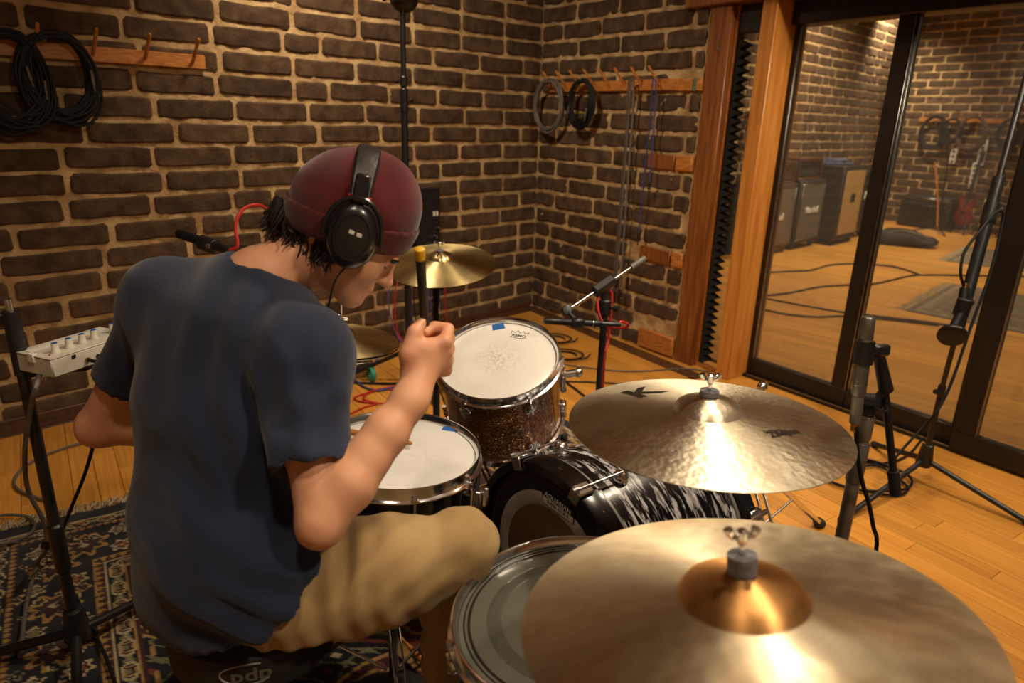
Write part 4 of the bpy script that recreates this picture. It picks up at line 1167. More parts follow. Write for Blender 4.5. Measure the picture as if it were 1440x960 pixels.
# --- rack tom
TC, TN = V((-0.036, 1.756, 0.773)), V((-0.112, -0.408, 1)).normalized()
M['tomhead'] = head_material('coated_tom_head', (226, 224, 216), (212, 209, 200), 0.42, 0.15, TC)
tom, TF, th = drum('rack_tom', 'brown sparkle tom with worn white head and blue tape', TC, TN, 0.165, 0.235, M['brownsparkle'], M['tomhead'], 6, R_(-60), head2=M['clearhead'])
def head_local(F, u, v, z):
    """point of the head plane behind a pixel, in the drum's own frame"""
    n = F.to_3x3() @ V((0, 0, 1)); o = F.translation
    d = at(u, v, 1.0) - EYEP
    P = EYEP + d * ((o - EYEP).dot(n) / d.dot(n))
    return F.inverted() @ P
def tape(F, u, v, w, h, rot, root):
    q = head_local(F, u, v, 0); rng = random.Random(int(u))
    b = MB(); b.prism([(-w / 2, -h / 2), (w / 2, -h / 2 + 0.001), (w / 2 - 0.002, h / 2), (-w / 2 + 0.001, h / 2)], 0.0006, F @ Matrix.Translation((q.x, q.y, 0.0016)) @ Matrix.Rotation(rot, 4, 'Z'))
    b.obj('tape_strip', M['bluetape'], root, False, label='strip of blue painter\'s tape')
tape(TF, 701, 460, 0.037, 0.026, R_(10), tom)
# maker's crown mark near the rim
q = head_local(TF, 731, 470, 0)
rim_dir = math.atan2(q.y, q.x)
Mk = TF @ Matrix.Translation((q.x, q.y, 0.0018)) @ Matrix.Rotation(R_(-16), 4, 'Z')
b = MB()
cr = [(-0.024, -0.002), (-0.026, 0.010), (-0.015, 0.003), (-0.008, 0.013), (0.0, 0.004), (0.008, 0.013), (0.015, 0.003), (0.026, 0.010), (0.024, -0.002)]
for i in range(len(cr) - 1):
    b.tube([Mk @ V((*cr[i], 0)), Mk @ V((*cr[i + 1], 0))], 0.0007, 5)
b.tube(spl([Mk @ V((-0.024, -0.016, 0)), Mk @ V((0, -0.019, 0)), Mk @ V((0.024, -0.016, 0))], 4), 0.0007, 5)
b.obj('crown_mark', M['ink'], tom)
text_part('lettering', 'REMO', 0.0135, Mk @ Matrix.Translation((0, -0.0085, 0)), M['ink'], tom, 0.0002, True, 1.15)
# suspension mount on the right side of the shell
for (zz, aa) in ((-0.11, R_(8)),):
    b = MB(); Lf = TF @ Matrix.Rotation(aa, 4, 'Z') @ Matrix.Translation((0.165, 0, zz))
    b.box((0.008, 0, 0), (0.016, 0.05, 0.06), Lf, 0.004); b.cyl(Lf @ V((0.015, 0, 0.02)), Lf @ V((0.05, 0, 0.02)), 0.011, n=12); b.ball(Lf @ V((0.055, 0, 0.02)), 0.014)
    b.obj('mount_bracket', M['chrome'], tom)

# --- snare stands (one under the tom, one under the snare)
def basket_stand(name, label, top, n, R, base, az, hub=0.27, spread=0.30):
    root = thing(name, label, 'stand', (base[0], base[1], 0), None)
    n = V(n).normalized(); F = TM(top, n)
    cen = V(top) - n * 0.075
    for k in range(3):
        a = az + 2 * PI * k / 3; d = F.to_3x3() @ V((math.cos(a), math.sin(a), 0))
        b = MB(); b.tube([cen, cen + d * (R * 0.55) + n * 0.02, V(top) + d * (R + 0.006) - n * 0.018, V(top) + d * (R + 0.008) + n * 0.012], 0.0055, 8)
        ar = b.obj('basket_arm', M['chrome'], root)
        b = MB(); b.box((0, 0, 0), (0.012, 0.022, 0.034), TM(V(top) + d * (R + 0.017) - n * 0.006, n, d), 0.004); b.obj('rubber_grip', M['rubber'], ar)
    b = MB(); b.ball(cen, 0.02); b.obj('tilter', M['chrome'], root)
    bp = V((base[0], base[1], 0))
    tubes(root, [(bp + V((0, 0, 0.05)), bp + V((0, 0, max(0.28, cen.z * 0.6))), 0.0125), (bp + V((0, 0, max(0.28, cen.z * 0.6))), cen, 0.0095)])
    stand_tripod(root, bp, hub, spread, az + 0.4)
    return root
tb = TC - TN * 0.252
basket_stand('drum_stand', 'chrome basket stand holding the brown sparkle tom', tb, TN, 0.165, (tb.x + 0.02, tb.y + 0.03), R_(-20))

# --- snare
SC, SN = V((-0.243, 1.345, 0.697)), V((0.06, -0.01, 1)).normalized()
M['snarehead'] = head_material('coated_snare_head', (224, 223, 218), (208, 206, 200), 0.15, 0.17, SC + V((0.04, 0.0, 0)), 0.3)
snare, SF, sh = drum('snare_drum', 'black snare drum with white head and one blue tape strip', SC, SN, 0.177, 0.145, M['blacklac'], M['snarehead'], 8, R_(-70), full_lug=True)
tape(SF, 632, 604, 0.034, 0.021, R_(-8), snare)
b = MB(); Lf = SF @ Matrix.Rotation(R_(-15), 4, 'Z') @ Matrix.Translation((0.177, 0, -0.07))
b.box((0.012, 0, 0), (0.024, 0.03, 0.05), Lf, 0.004); b.box((0.03, 0, 0.01), (0.012, 0.012, 0.045), Lf, 0.003); b.cyl(Lf @ V((0.02, 0, -0.03)), Lf @ V((0.02, 0, -0.055)), 0.007, n=10)
b.obj('snare_strainer', M['chrome'], snare)
sb_ = SC - SN * 0.162
basket_stand('drum_stand', 'chrome basket stand under the black snare drum', sb_, SN, 0.177, (sb_.x - 0.02, sb_.y + 0.03), R_(25), 0.24, 0.27)

# --- bass drum
BA = V((math.cos(R_(38)), math.sin(R_(38)), 0)); BC = V((0.117, 1.48, 0.307))
BF = TM(BC, BA, (0, 0, 1))      # local x up, z along the axis, y sideways
def pearl():
    m = bpy.data.materials.new('black_oyster_wrap'); m.use_nodes = True
    nt = m.node_tree; b = nt.nodes['Principled BSDF']; N = nt.nodes.new; Lk = nt.links.new
    b.inputs['Roughness'].default_value = 0.22; b.inputs['Coat Weight'].default_value = 0.5; b.inputs['Coat Roughness'].default_value = 0.06
    # wrap coordinates: along the axis and round the shell
    tc = N('ShaderNodeTexCoord'); sb = N('ShaderNodeVectorMath'); sb.operation = 'SUBTRACT'; Lk(tc.outputs['Object'], sb.inputs[0]); sb.inputs[1].default_value = BC
    def dot(v):
        d = N('ShaderNodeVectorMath'); d.operation = 'DOT_PRODUCT'; Lk(sb.outputs[0], d.inputs[0]); d.inputs[1].default_value = v; return d.outputs['Value']
    an = N('ShaderNodeMath'); an.operation = 'ARCTAN2'; Lk(dot(BA.cross(V((0, 0, 1)))), an.inputs[0]); Lk(dot((0, 0, 1)), an.inputs[1])
    cb = N('ShaderNodeCombineXYZ'); Lk(dot(BA), cb.inputs[0]); Lk(an.outputs[0], cb.inputs[1])
    mp = N('ShaderNodeMapping'); Lk(cb.outputs[0], mp.inputs[0]); mp.inputs['Scale'].default_value = (46, 2.6, 1); mp.inputs['Rotation'].default_value = (0, 0, 0.0)
    # warp, then streaks along the shell
    w = N('ShaderNodeTexNoise'); w.inputs['Scale'].default_value = 1.4; w.inputs['Detail'].default_value = 2; Lk(mp.outputs[0], w.inputs['Vector'])
    ad = N('ShaderNodeMix'); ad.data_type = 'RGBA'; ad.blend_type = 'ADD'; ad.inputs[0].default_value = 1.2; Lk(mp.outputs[0], ad.inputs[6]); Lk(w.outputs['Color'], ad.inputs[7])
    n = N('ShaderNodeTexNoise'); n.inputs['Scale'].default_value = 1.35; n.inputs['Detail'].default_value = 3.5; n.inputs['Roughness'].default_value = 0.6; Lk(ad.outputs[2], n.inputs['Vector'])
    r = N('ShaderNodeValToRGB'); e = r.color_ramp.elements
    e[0].position = 0.47; e[0].color = (0.004, 0.004, 0.005, 1); e[1].position = 0.60; e[1].color = (0.62, 0.62, 0.63, 1)
    k = e.new(0.525); k.color = (0.05, 0.05, 0.055, 1)
    Lk(n.outputs['Fac'], r.inputs[0]); Lk(r.outputs[0], b.inputs['Base Color'])
    return m
M['pearl'] = pearl()
M['chiplac'] = mat('chipped_black_lacquer', (16, 15, 15), 0.2, col2=(196, 130, 50), nscale=26, ncon=(0.735, 0.745), coat=0.4, detail=2)
M['greyinlay'] = mat('silver_grey_inlay', (150, 148, 142), 0.35, col2=(134, 132, 126), nscale=9, metal=0.3)
bass = thing('bass_drum', 'black oyster pearl bass drum with black hoops lying on its side', 'drum', (BC.x + BA.x * 0.23, BC.y + BA.y * 0.23, 0))
BR = 0.279; BL = 0.46
b = MB(); b.lathe([(BR, 0.012), (BR, BL - 0.012), (BR - 0.008, BL - 0.012), (BR - 0.008, 0.012)], 96, BF, closed=True); b.obj('shell', M['pearl'], bass)
def bhoop(z0, z1, zi):
    b = MB(); b.lathe([(BR - 0.012, z0), (BR + 0.009, z0), (BR + 0.012, z0 + 0.004), (BR + 0.012, z1 - 0.003), (BR + 0.009, z1), (BR + 0.001, z1), (BR - 0.008, z0 + 0.018)], 96, BF, closed=True)
    h = b.obj('hoop', M['chiplac'], bass)
    b = MB(); b.lathe([(BR + 0.0005, zi - 0.006), (BR + 0.004, zi - 0.005), (BR + 0.004, zi + 0.005), (BR + 0.0005, zi + 0.006)], 96, BF, closed=True); b.obj('hoop_inlay', M['greyinlay'], h)
bhoop(-0.022, 0.040, 0.046); bhoop(BL - 0.034, BL + 0.022, BL - 0.042)
M['kickclear'] = mat('smoky_kick_film', (118, 90, 64), 0.16, col2=(98, 74, 54), nscale=3, coat=0.5)
M['kickring'] = mat('grey_muffle_ring', (176, 170, 160), 0.4, col2=(136, 131, 122), nscale=5, coat=0.2)
M['kickblack'] = mat('black_head_edge', (20, 19, 18), 0.3, col2=(27, 25, 24), nscale=6)
for (zz, s) in ((-0.006, -1), (BL + 0.006, 1)):
    b = MB(); b.lathe([(0, zz), (0.172, zz)], 72, BF, cap=False); h = b.obj('batter_head' if s < 0 else 'resonant_head', M['kickclear'] if s < 0 else M['kickblack'], bass)
    if s < 0:
        b = MB(); b.lathe([(0.172, zz), (0.174, zz - 0.0012), (0.208, zz - 0.0012), (0.21, zz)], 72, BF, cap=False); b.obj('muffle_ring', M['kickring'], h)
        b = MB(); b.lathe([(0.21, zz), (0.262, zz), (0.270, zz + 0.008)], 72, BF, cap=False); b.obj('head_edge', M['kickblack'], h)
        b = MB(); b.torus(BF @ V((0, 0, zz - 0.001)), BA, 0.244, 0.0016, 72, 6); b.obj('edge_line', mat('copper_line', (120, 74, 40), 0.4, metal=0.5, col2=(100, 60, 32), nscale=9), h)
        # label plate on the ring
        ang0, ang1 = R_(-22), R_(-60)
        def bp_(a, r, z): return BF @ V((r * math.cos(a), r * math.sin(a), z))
        vv = []
        lab = MB()
    else:
        b = MB(); b.lathe([(0.172, zz), (0.27, zz - 0.004)], 72, BF, cap=False); b.obj('head_edge', M['kickblack'], h)
# printed label across the upper right of the batter head
BATTER = [o for o in bass.children if o.name.startswith('batter_head')][0]
def head_pt(u, v, dz):
    """point of the batter plane behind a pixel"""
    d = at(u, v, 1) - EYEP; o = BC - BA * 0.006
    return EYEP + d * ((o - EYEP).dot(BA) / d.dot(BA)) - BA * dz
labM = {'w': mat('label_white', (206, 202, 192), 0.5, col2=(196, 192, 182), nscale=9), 'k': mat('label_black', (22, 20, 20), 0.5, col2=(28, 26, 26), nscale=9)}
A, B_, C_, D_ = head_pt(763, 684, 0.002), head_pt(809, 719, 0.002), head_pt(808, 737, 0.002), head_pt(764, 704, 0.002)
def quad_slab(pts, dz, t, name, m, parent):
    b = MB(); P = [V(p) - BA * dz for p in pts]; Q = [p - BA * t for p in P]
    b.add(P + Q, [(0, 1, 2, 3), (7, 6, 5, 4), (0, 4, 5, 1), (1, 5, 6, 2), (2, 6, 7, 3), (3, 7, 4, 0)]); return b.obj(name, m, parent, False)
lb = quad_slab([A, B_, C_, D_], 0, 0.0008, 'head_label', labM['k'], BATTER)
cenl = (A + B_ + C_ + D_) / 4
quad_slab([cenl + (p - cenl) * 0.95 for p in (A.lerp(D_, 0.52), B_.lerp(C_, 0.52), C_, D_)], 0.0009, 0.0005, 'label_panel', labM['w'], BATTER)
ex = (B_ - A).normalized(); ez = -BA; ey = (A - D_); ey = (ey - ez * ey.dot(ez)); ey = ey.normalized()
def lab_text(body, f, size, m, sx=1.0):
    c0 = A.lerp(D_, f); c1 = B_.lerp(C_, f); c = (c0 + c1) / 2 - BA * 0.0016
    x = (c1 - c0).normalized(); y = ez.cross(x)
    Mt = Matrix.Translation(c) @ Matrix((x, y, ez)).transposed().to_4x4()
    text_part('lettering', body, size, Mt, m, BATTER, 0.0002, True, sx)
wlen = (B_ - A).length
lab_text('AQUARIAN', 0.27, 0.019, labM['w'], wlen / 0.105 * 0.86)
lab_text('SUPER KICK II', 0.74, 0.0125, labM['k'], wlen / 0.115 * 1.0)
# claws, rods and lugs
for end in (0, 1):
    z_l, z_h = (0.125, 0.0) if end == 0 else (BL - 0.125, BL)
    for k in range(8):
        a = R_(22.5 + 45 * k - 3); Lf = BF @ Matrix.Rotation(a, 4, 'Z'); s = -1 if end == 0 else 1
        b = MB(); b.lathe([(0.020, 0), (0.021, 0.004), (0.018, 0.016), (0.010, 0.023), (0, 0.0245)], 18, Lf @ Matrix.Translation((BR, 0, z_l)) @ Matrix.Rotation(PI / 2, 4, 'Y')); b.obj('lug', M['chrome'], bass)
        b = MB()
        b.box((BR + 0.018, 0, z_h + s * 0.004), (0.012, 0.034, 0.045), Lf, 0.003); b.box((BR + 0.004, 0, z_h + s * 0.026), (0.036, 0.034, 0.006), Lf, 0.002); b.box((BR - 0.012, 0, z_h + s * 0.020), (0.006, 0.030, 0.014), Lf, 0.002)
        cl = b.obj('claw_hook', M['chrome'], bass)
        b = MB(); b.cyl(Lf @ V((BR + 0.026, 0, z_l)), Lf @ V((BR + 0.026, 0, z_h + s * 0.036)), 0.0034, n=8); b.cyl(Lf @ V((BR + 0.026, 0, z_h + s * 0.022)), Lf @ V((BR + 0.026, 0, z_h + s * 0.040)), 0.0075, n=8); b.obj('tension_rod', M['chrome'], cl)
b = MB(); Lf = BF @ Matrix.Rotation(R_(-52), 4, 'Z') @ Matrix.Translation((BR, 0, 0.25)) @ Matrix.Rotation(PI / 2, 4, 'Y'); b.lathe([(0.017, 0), (0.0175, 0.0015), (0.015, 0.002), (0, 0.0018)], 24, Lf); bd = b.obj('badge', M['ink'], bass, label='round black badge')
b = MB(); b.torus(Lf @ V((0, 0, 0.002)), Lf.to_3x3() @ V((0, 0, 1)), 0.0145, 0.0012, 24, 6); b.torus(Lf @ V((0, 0, 0.002)), Lf.to_3x3() @ V((0, 0, 1)), 0.006, 0.001, 18, 6); b.obj('badge_ring', M['chrome'], bd)
for s in (-1, 1):
    a = R_(118 * s); Lf = BF @ Matrix.Rotation(a, 4, 'Z'); p0 = Lf @ V((BR, 0, BL - 0.09)); out = (Lf.to_3x3() @ V((1, 0, 0)))
    e = V((p0.x, p0.y, 0)) + V((out.x, out.y, 0)) * 0.12 + BA * 0.13; e.z = 0.012
    b = MB(); b.cyl(p0 - (e - p0) * 0.25, e, 0.006, n=10); b.ball(e + V((0, 0, 0.002)), 0.012); b.box((0, 0, 0), (0.05, 0.04, 0.03), TM(p0, out), 0.006); b.obj('spur', M['chrome'], bass)

# --- floor tom
FC, FN = V((0.124, 0.929, 0.622)), V((-0.07, 0.0, 1)).normalized()
M['oilhead'] = mat('grey_oil_head', (104, 106, 94), 0.2, col2=(92, 94, 84), nscale=5, coat=0.3)
ft, FF, fh = drum('floor_tom', 'teal floor tom with smoky grey head under the large cymbal', FC, FN, 0.206, 0.36, M['teal'], M['oilhead'], 8, R_(12), head2=M['clearhead'])
for (r0, r1, mm) in ((0.188, 0.191, 'kickblack'), (0.179, 0.184, 'kickblack'), (0.128, 0.152, 'ringtone')):
    if mm == 'ringtone': M[mm] = mat('darker_oil_ring', (82, 84, 74), 0.22, col2=(76, 78, 68), nscale=5, coat=0.3)
    b = MB(); b.lathe([(r0, 0.0016), (r0 + 0.001, 0.0022), (r1 - 0.001, 0.0022), (r1, 0.0016)], 72, FF, cap=False); b.obj('head_ring', M[mm], ft, label='dark ring in the drum head')
for k in range(3):
    a = R_(75 + 120 * k); ca, sa = math.cos(a), math.sin(a); Lf = FF @ Matrix.Rotation(a, 4, 'Z')
    b = MB(); b.box((0.206 + 0.014, 0, -0.22), (0.028, 0.036, 0.06), Lf, 0.005); b.cyl(Lf @ V((0.23, 0, -0.22)), Lf @ V((0.265, 0, -0.22)), 0.006, n=8); br = b.obj('leg_bracket', M['chrome'], ft)
    top = Lf @ V((0.224, 0, -0.15)); low = Lf @ V((0.224, 0, -0.42)); foot = V((low.x + 0.02 * (low.x - FC.x) / 0.22, low.y + 0.02 * (low.y - FC.y) / 0.22, 0.014))
    b = MB(); b.tube([top, low, foot], 0.0055, 10); lg = b.obj('leg', M['chrome'], ft)
    b = MB(); b.lathe([(0.008, -0.03), (0.013, -0.024), (0.014, 0.008), (0.008, 0.012)], 12, TM(foot, (0, 0, -1))); b.obj('rubber_foot', M['rubber'], lg)

# --- cymbals and their stands
def cymbal_stand(name, label, Mc, zb, base, pole_top, hub=0.45, spread=0.36, az=0.3, big_felt=(0.017, 0.009), m=None, wing=True):
    root = thing(name, label, 'stand', (base[0], base[1], 0))
    n = zof(Mc); c = Mc.translation
    tilt = c - n * 0.055
    cymbal_top(root, Mc, zb, *big_felt, wing=wing)
    b = MB(); b.lathe([(0.006, 0), (0.019, 0.002), (0.019, 0.006), (0.008, 0.008)], 18, Mc @ Matrix.Translation((0, 0, zb - 0.014 - 0.008))); b.obj('cymbal_seat', M['felt'], root)
    b = MB(); b.cyl(c - n * 0.075 + n * zb, c - n * 0.02 + n * zb, 0.0065, n=10); b.ball(c + n * (zb - 0.075), 0.014); b.obj('tilter', M['chrome'], root)
    bp = V((base[0], base[1], 0)); pt = V((base[0], base[1], pole_top)); J = c + n * (zb - 0.075)
    off = (J - pt).length
    t = [(bp + V((0, 0, 0.05)), bp + V((0, 0, pole_top * 0.55)), 0.0145), (bp + V((0, 0, pole_top * 0.55)), pt, 0.0115)]
    tubes(root, t, m)
    b = MB(); b.ball(pt, 0.016); b.cyl(pt - (J - pt).normalized() * 0.10, J, 0.0075, n=10); b.obj('boom_arm', m or M['chrome'], root)
    stand_tripod(root, bp, hub, spread, az, m)
    return root
RC, RNn = V((0.365, 1.161, 0.869)), V((-0.016, 0.028, 1)).normalized()
ride, RM = cymbal('ride_cymbal', 'large pale bronze cymbal with black printed letter over the bass drum', RC, RNn, 0.254, M['bronze'], 0.034, 0.062, 0.024)
CP = (0.254, 0.034, 0.062, 0.024)
def cym_polar(Mc, u, v, z=0.02):
    n = zof(Mc); o = Mc @ V((0, 0, z)); d = at(u, v, 1) - EYEP
    P = EYEP + d * ((o - EYEP).dot(n) / d.dot(n)); q = Mc.inverted() @ P
    return math.hypot(q.x, q.y), math.atan2(q.y, q.x)
r_, a_ = cym_polar(RM, 905, 552, 0.018); on_cymbal('K', 0.085, r_, a_, a_ + R_(-100), RM, *CP, M['print'], ride, sx=1.25)
r_, a_ = cym_polar(RM, 1102, 613, 0.015); on_cymbal('Zildjian', 0.024, r_, a_, a_ + R_(62), RM, *CP, M['print'], ride)
r_, a_ = cym_polar(RM, 1085, 611, 0.017); on_cymbal('CUSTOM', 0.009, r_, a_, a_ + R_(62), RM, *CP, M['print'], ride)
ZB = 0.034 + 0.024
cymbal_stand('cymbal_stand', 'chrome boom stand under the pale bronze cymbal', RM, ZB, (0.75, 1.90), 0.66, 0.40, 0.50, R_(36), (0.0175, 0.011))
CC, CN = V((0.273, 0.646, 0.864)), V((-0.10, 0.12, 1)).normalized()
crash, CM = cymbal('crash_cymbal', 'broad dark bronze cymbal with raw orange bell above the floor tom', CC, CN, 0.254, M['bronzedark'], 0.034, 0.073, 0.024)
cymbal_stand('cymbal_stand', 'chrome stand under the dark bronze cymbal', CM, ZB, (0.46, 0.60), 0.66, 0.38, 0.33, R_(20), (0.0165, 0.022))
KC, KN = V((-0.268, 2.442, 0.889)), V((-0.03, -0.20, 1)).normalized()
bk, KM = cymbal('crash_cymbal', 'golden bronze cymbal behind the tom in front of the brick wall', KC, KN, 0.203, M['bronzeyel'], 0.030, 0.045, 0.018)
cymbal_stand('cymbal_stand', 'black stand under the golden cymbal behind the tom', KM, 0.048, (-0.30, 2.56), 0.72, 0.40, 0.33, R_(80), (0.012, 0.007), m=M['blackmetal'])
HC, HN = V((-0.508, 1.892, 0.772)), V((0.09, 0.04, 1)).normalized()
h1, HM = cymbal('hi_hat_cymbal', 'top one of the two closed hi-hat cymbals beside the snare', HC, HN, 0.178, M['bronzeyel'], 0.020, 0.05, 0.02)
h2, HM2 = cymbal('hi_hat_cymbal', 'bottom one of the two closed hi-hat cymbals beside the snare', HC - HN * 0.008, HN, 0.178, M['bronzedark'], 0.020, 0.05, 0.02, flip=True)
hs = thing('hi_hat_stand', 'chrome hi-hat stand with footboard carrying the closed cymbals', 'stand', (HC.x, HC.y, 0))
b = MB(); b.cyl(V((HC.x, HC.y, 0.1)), HM @ V((0, 0, 0.16)), 0.003, n=8); b.obj('pull_rod', M['chrome'], hs)
b = MB(); b.lathe([(0.004, 0.041), (0.013, 0.042), (0.013, 0.050), (0.009, 0.052), (0.009, 0.075), (0.004, 0.077)], 16, HM, cap=False); b.cyl(HM @ V((0.008, 0, 0.064)), HM @ V((0.026, 0, 0.064)), 0.004, n=8); b.obj('clutch', M['chrome'], hs)
hb = V((HC.x, HC.y, 0))
tubes(hs, [(hb + V((0, 0, 0.06)), hb + V((0, 0, 0.42)), 0.013), (hb + V((0, 0, 0.42)), hb + V((0, 0, 0.72)), 0.0105)])
b = MB(); b.lathe([(0.011, 0.715), (0.03, 0.725), (0.03, 0.732), (0.012, 0.738)], 18, Matrix.Translation(hb)); b.obj('seat_cup', M['felt'], hs)
stand_tripod(hs, hb, 0.33, 0.30, R_(100))
fd = V((0.45, -0.89, 0)); b = MB(); b.box((0, 0, 0), (0.27, 0.085, 0.012), TM(hb + V((-0.03, -0.17, 0.055)), V((0.12, 0.05, 1)), (-0.25, -0.97, 0.28)), 0.004); b.obj('footboard', M['silver'], hs)

# --- throne
SEATZ = 0.568
th_c = V((-0.405, 0.875, 0)) + V((-0.30, 0.95, 0)).normalized() * 0.16
thr = thing('drum_throne', 'round black padded drum throne under the drummer', 'stool', th_c)
b = MB(); b.lathe([(r * 0.88, z + SEATZ - 0.495) for r, z in ((0.0, 0.405), (0.155, 0.405), (0.168, 0.412), (0.170, 0.455), (0.166, 0.478), (0.15, 0.49), (0.10, 0.494), (0, 0.495))], 48, Matrix.Translation(th_c)); b.obj('seat', M['tolex'], thr)
# maker's oval on the side band
vd = (EYEP - th_c); va = math.atan2(vd.y, vd.x) - R_(8)
def band(a, z, e=0.0): return th_c + V((math.cos(va + a) * (0.1503 + e), math.sin(va + a) * (0.1503 + e), z))
gy = mat('grey_badge_print', (150, 148, 140), 0.5, col2=(130, 128, 120), nscale=20)
b = MB(); b.tube(spl([band(0.30 * math.cos(t), SEATZ - 0.040 + 0.020 * math.sin(t)) for t in np.linspace(0.35 * PI, 1.75 * PI, 22)], 2), 0.0014, 6); b.obj('badge_oval', gy, thr)
Mt = Matrix.Translation(band(0.03, SEATZ - 0.057, 0.0012)) @ Matrix((V((-math.sin(va), math.cos(va), 0)), V((0, 0, 1)), V((math.cos(va), math.sin(va), 0)))).transposed().to_4x4()
o = text_part('lettering', 'pdp', 0.036, Matrix.Identity(4), gy, thr, 0.0004, True, 1.2)
for v in o.data.vertices:
    x, y = v.co.x * 1.0 + 0.0, v.co.y
    v.co = band(0.03 + x / 0.1503, SEATZ - 0.042 + y, 0.0004)
stand_tripod(thr, th_c, 0.24, 0.27, R_(50), M['chrome'])
tubes(thr, [(th_c + V((0, 0, 0.06)), th_c + V((0, 0, 0.27)), 0.0145), (th_c + V((0, 0, 0.27)), th_c + V((0, 0, SEATZ - 0.088)), 0.012)])

# --- bass pedal
pd = thing('bass_pedal', 'chrome bass drum pedal in front of the bass drum head', 'pedal', (BC.x - BA.x * 0.19, BC.y - BA.y * 0.19, 0))
po = BC - BA * 0.035; po = V((po.x, po.y, 0)); sd = BA.cross(V((0, 0, 1)))
b = MB(); b.box((0, 0, 0.006), (0.30, 0.09, 0.008), TM(po - BA * 0.17, (0, 0, 1), BA), 0.002); b.obj('base_plate', M['blackmetal'], pd)
for s in (-1, 1):
    b = MB(); q = po - BA * 0.05 + sd * (0.042 * s); b.tube(spl([q + V((0, 0, 0.008)), q + V((0, 0, 0.09)) + BA * 0.012, q + V((0, 0, 0.19)) - BA * 0.006], 5), 0.0065, 8); b.obj('post', M['chrome'], pd)
b = MB(); q = po - BA * 0.056 + V((0, 0, 0.19)); b.cyl(q - sd * 0.055, q + sd * 0.055, 0.006, n=10); b.obj('axle', M['chrome'], pd)
b = MB(); e = q + V((0, 0, 0.15)) - BA * 0.085; b.cyl(q, e, 0.0035, n=8); b.cyl(e - BA * 0.02 + V((0, 0, -0.01)), e + BA * 0.022 + V((0, 0, 0.01)), 0.024, 0.022, n=18); b.obj('beater', M['felt'], pd)
b = MB(); b.box((0, 0, 0), (0.27, 0.07, 0.008), TM(po - BA * 0.185 + V((0, 0, 0.055)), (V((0, 0, 1)) - BA * 0.25), BA + V((0, 0, 0.25))), 0.002); b.obj('footboard', M['silver'], pd)
# ------------------------------------------------------------------ microphones, stands, cables on the floor
M['micblack'] = mat('black_mic_body', (26, 26, 28), 0.4, metal=0.4, col2=(34, 34, 36), nscale=20)
M['micgrey'] = mat('nickel_grey_mic_body', (124, 118, 110), 0.42, metal=0.75, col2=(108, 102, 95), nscale=20)
M['tubegrey'] = mat('grey_lacquered_tube', (132, 126, 118), 0.4, metal=0.6, col2=(116, 110, 102), nscale=20)
M['gold'] = mat('brass_contact', (190, 150, 66), 0.3, metal=1.0, col2=(170, 130, 52), nscale=20)
def clutch(root, p, d, r=0.015, l=0.06, knob=True, side=None):
    d = V(d).normalized()
    b = MB(); b.lathe([(r * 0.8, -l / 2), (r * 1.1, -l / 2 + 0.006), (r * 1.1, l / 2 - 0.006), (r * 0.8, l / 2)], 14, TM(p, d))
    if knob:
        s = V(side) if side is not None else d.cross(V((0.2, 1, 0.1))).normalized()
        b.cyl(V(p), V(p) + s * (r + 0.022), 0.005, n=8); b.cyl(V(p) + s * (r + 0.016), V(p) + s * (r + 0.030), 0.010, n=10)
    return b.obj('clutch', M['blackmetal'], root)
def mic_tripod(root, c, azs, spreads, hub=0.13, r=0.009):
    c = V((c[0], c[1], 0))
    b = MB(); b.lathe([(0.014, hub + 0.055), (0.022, hub + 0.05), (0.032, hub - 0.03), (0.026, hub - 0.045), (0.010, hub - 0.05)], 16, Matrix.Translation(c)); b.obj('tripod_hub', M['blackmetal'], root)
    for a, sp in zip(azs, spreads):
        d = V((math.cos(a), math.sin(a), 0)); b = MB(); e = c + d * sp + V((0, 0, r + 0.002)); b.cyl(c + d * 0.02 + V((0, 0, hub - 0.02)), e, r, n=10); lg = b.obj('leg', M['blackmetal'], root)
        b = MB(); dd = (e - c - V((0, 0, hub - 0.02))).normalized(); b.lathe([(r * 1.05, -0.03), (r * 1.25, -0.026), (r * 1.25, 0.006), (r * 0.7, 0.010)], 10, TM(e, dd)); b.obj('rubber_foot', M['rubber'], lg)
def cable_obj(name, label, P, m, r=0.0042, n=6):
    b = MB(); b.tube(spl(P, n), r, 7); return tag(b.obj(name, m), label, 'cable')
def pencil_mic(name, label, tail, tip, r, m, band=True, cat='microphone'):
    root = thing(name, label, cat, tail); tail, tip = V(tail), V(tip); L = (tip - tail).length; Fm = TM(tail, tip - tail)
    b = MB(); b.lathe([(r * 0.86, 0), (r * 0.95, 0.004), (r, 0.02), (r, L * 0.72), (r * 0.97, L * 0.725), (r * 0.97, L * 0.735), (r, L * 0.74), (r, L * 0.985), (r * 0.9, L)], 18, Fm); b.obj('body', m, root)
    b = MB(); b.lathe([(0, L + 0.0012), (r * 0.86, L + 0.001), (r * 0.93, L - 0.001)], 18, Fm, cap=False); b.obj('capsule_grille', M['silver'], root)
    if band: b = MB(); b.lathe([(r * 1.01, L * 0.14), (r * 1.03, L * 0.145), (r * 1.03, L * 0.155), (r * 1.01, L * 0.16)], 18, Fm, cap=False); b.obj('band', M['silver'], root)
    b = MB(); b.lathe([(r * 0.72, -0.055), (r * 0.8, -0.05), (r * 0.8, -0.006), (r * 0.7, 0.001)], 14, Fm); b.obj('connector', M['blackmetal'] if m != M['micgrey'] else M['tubegrey'], root)
    return root

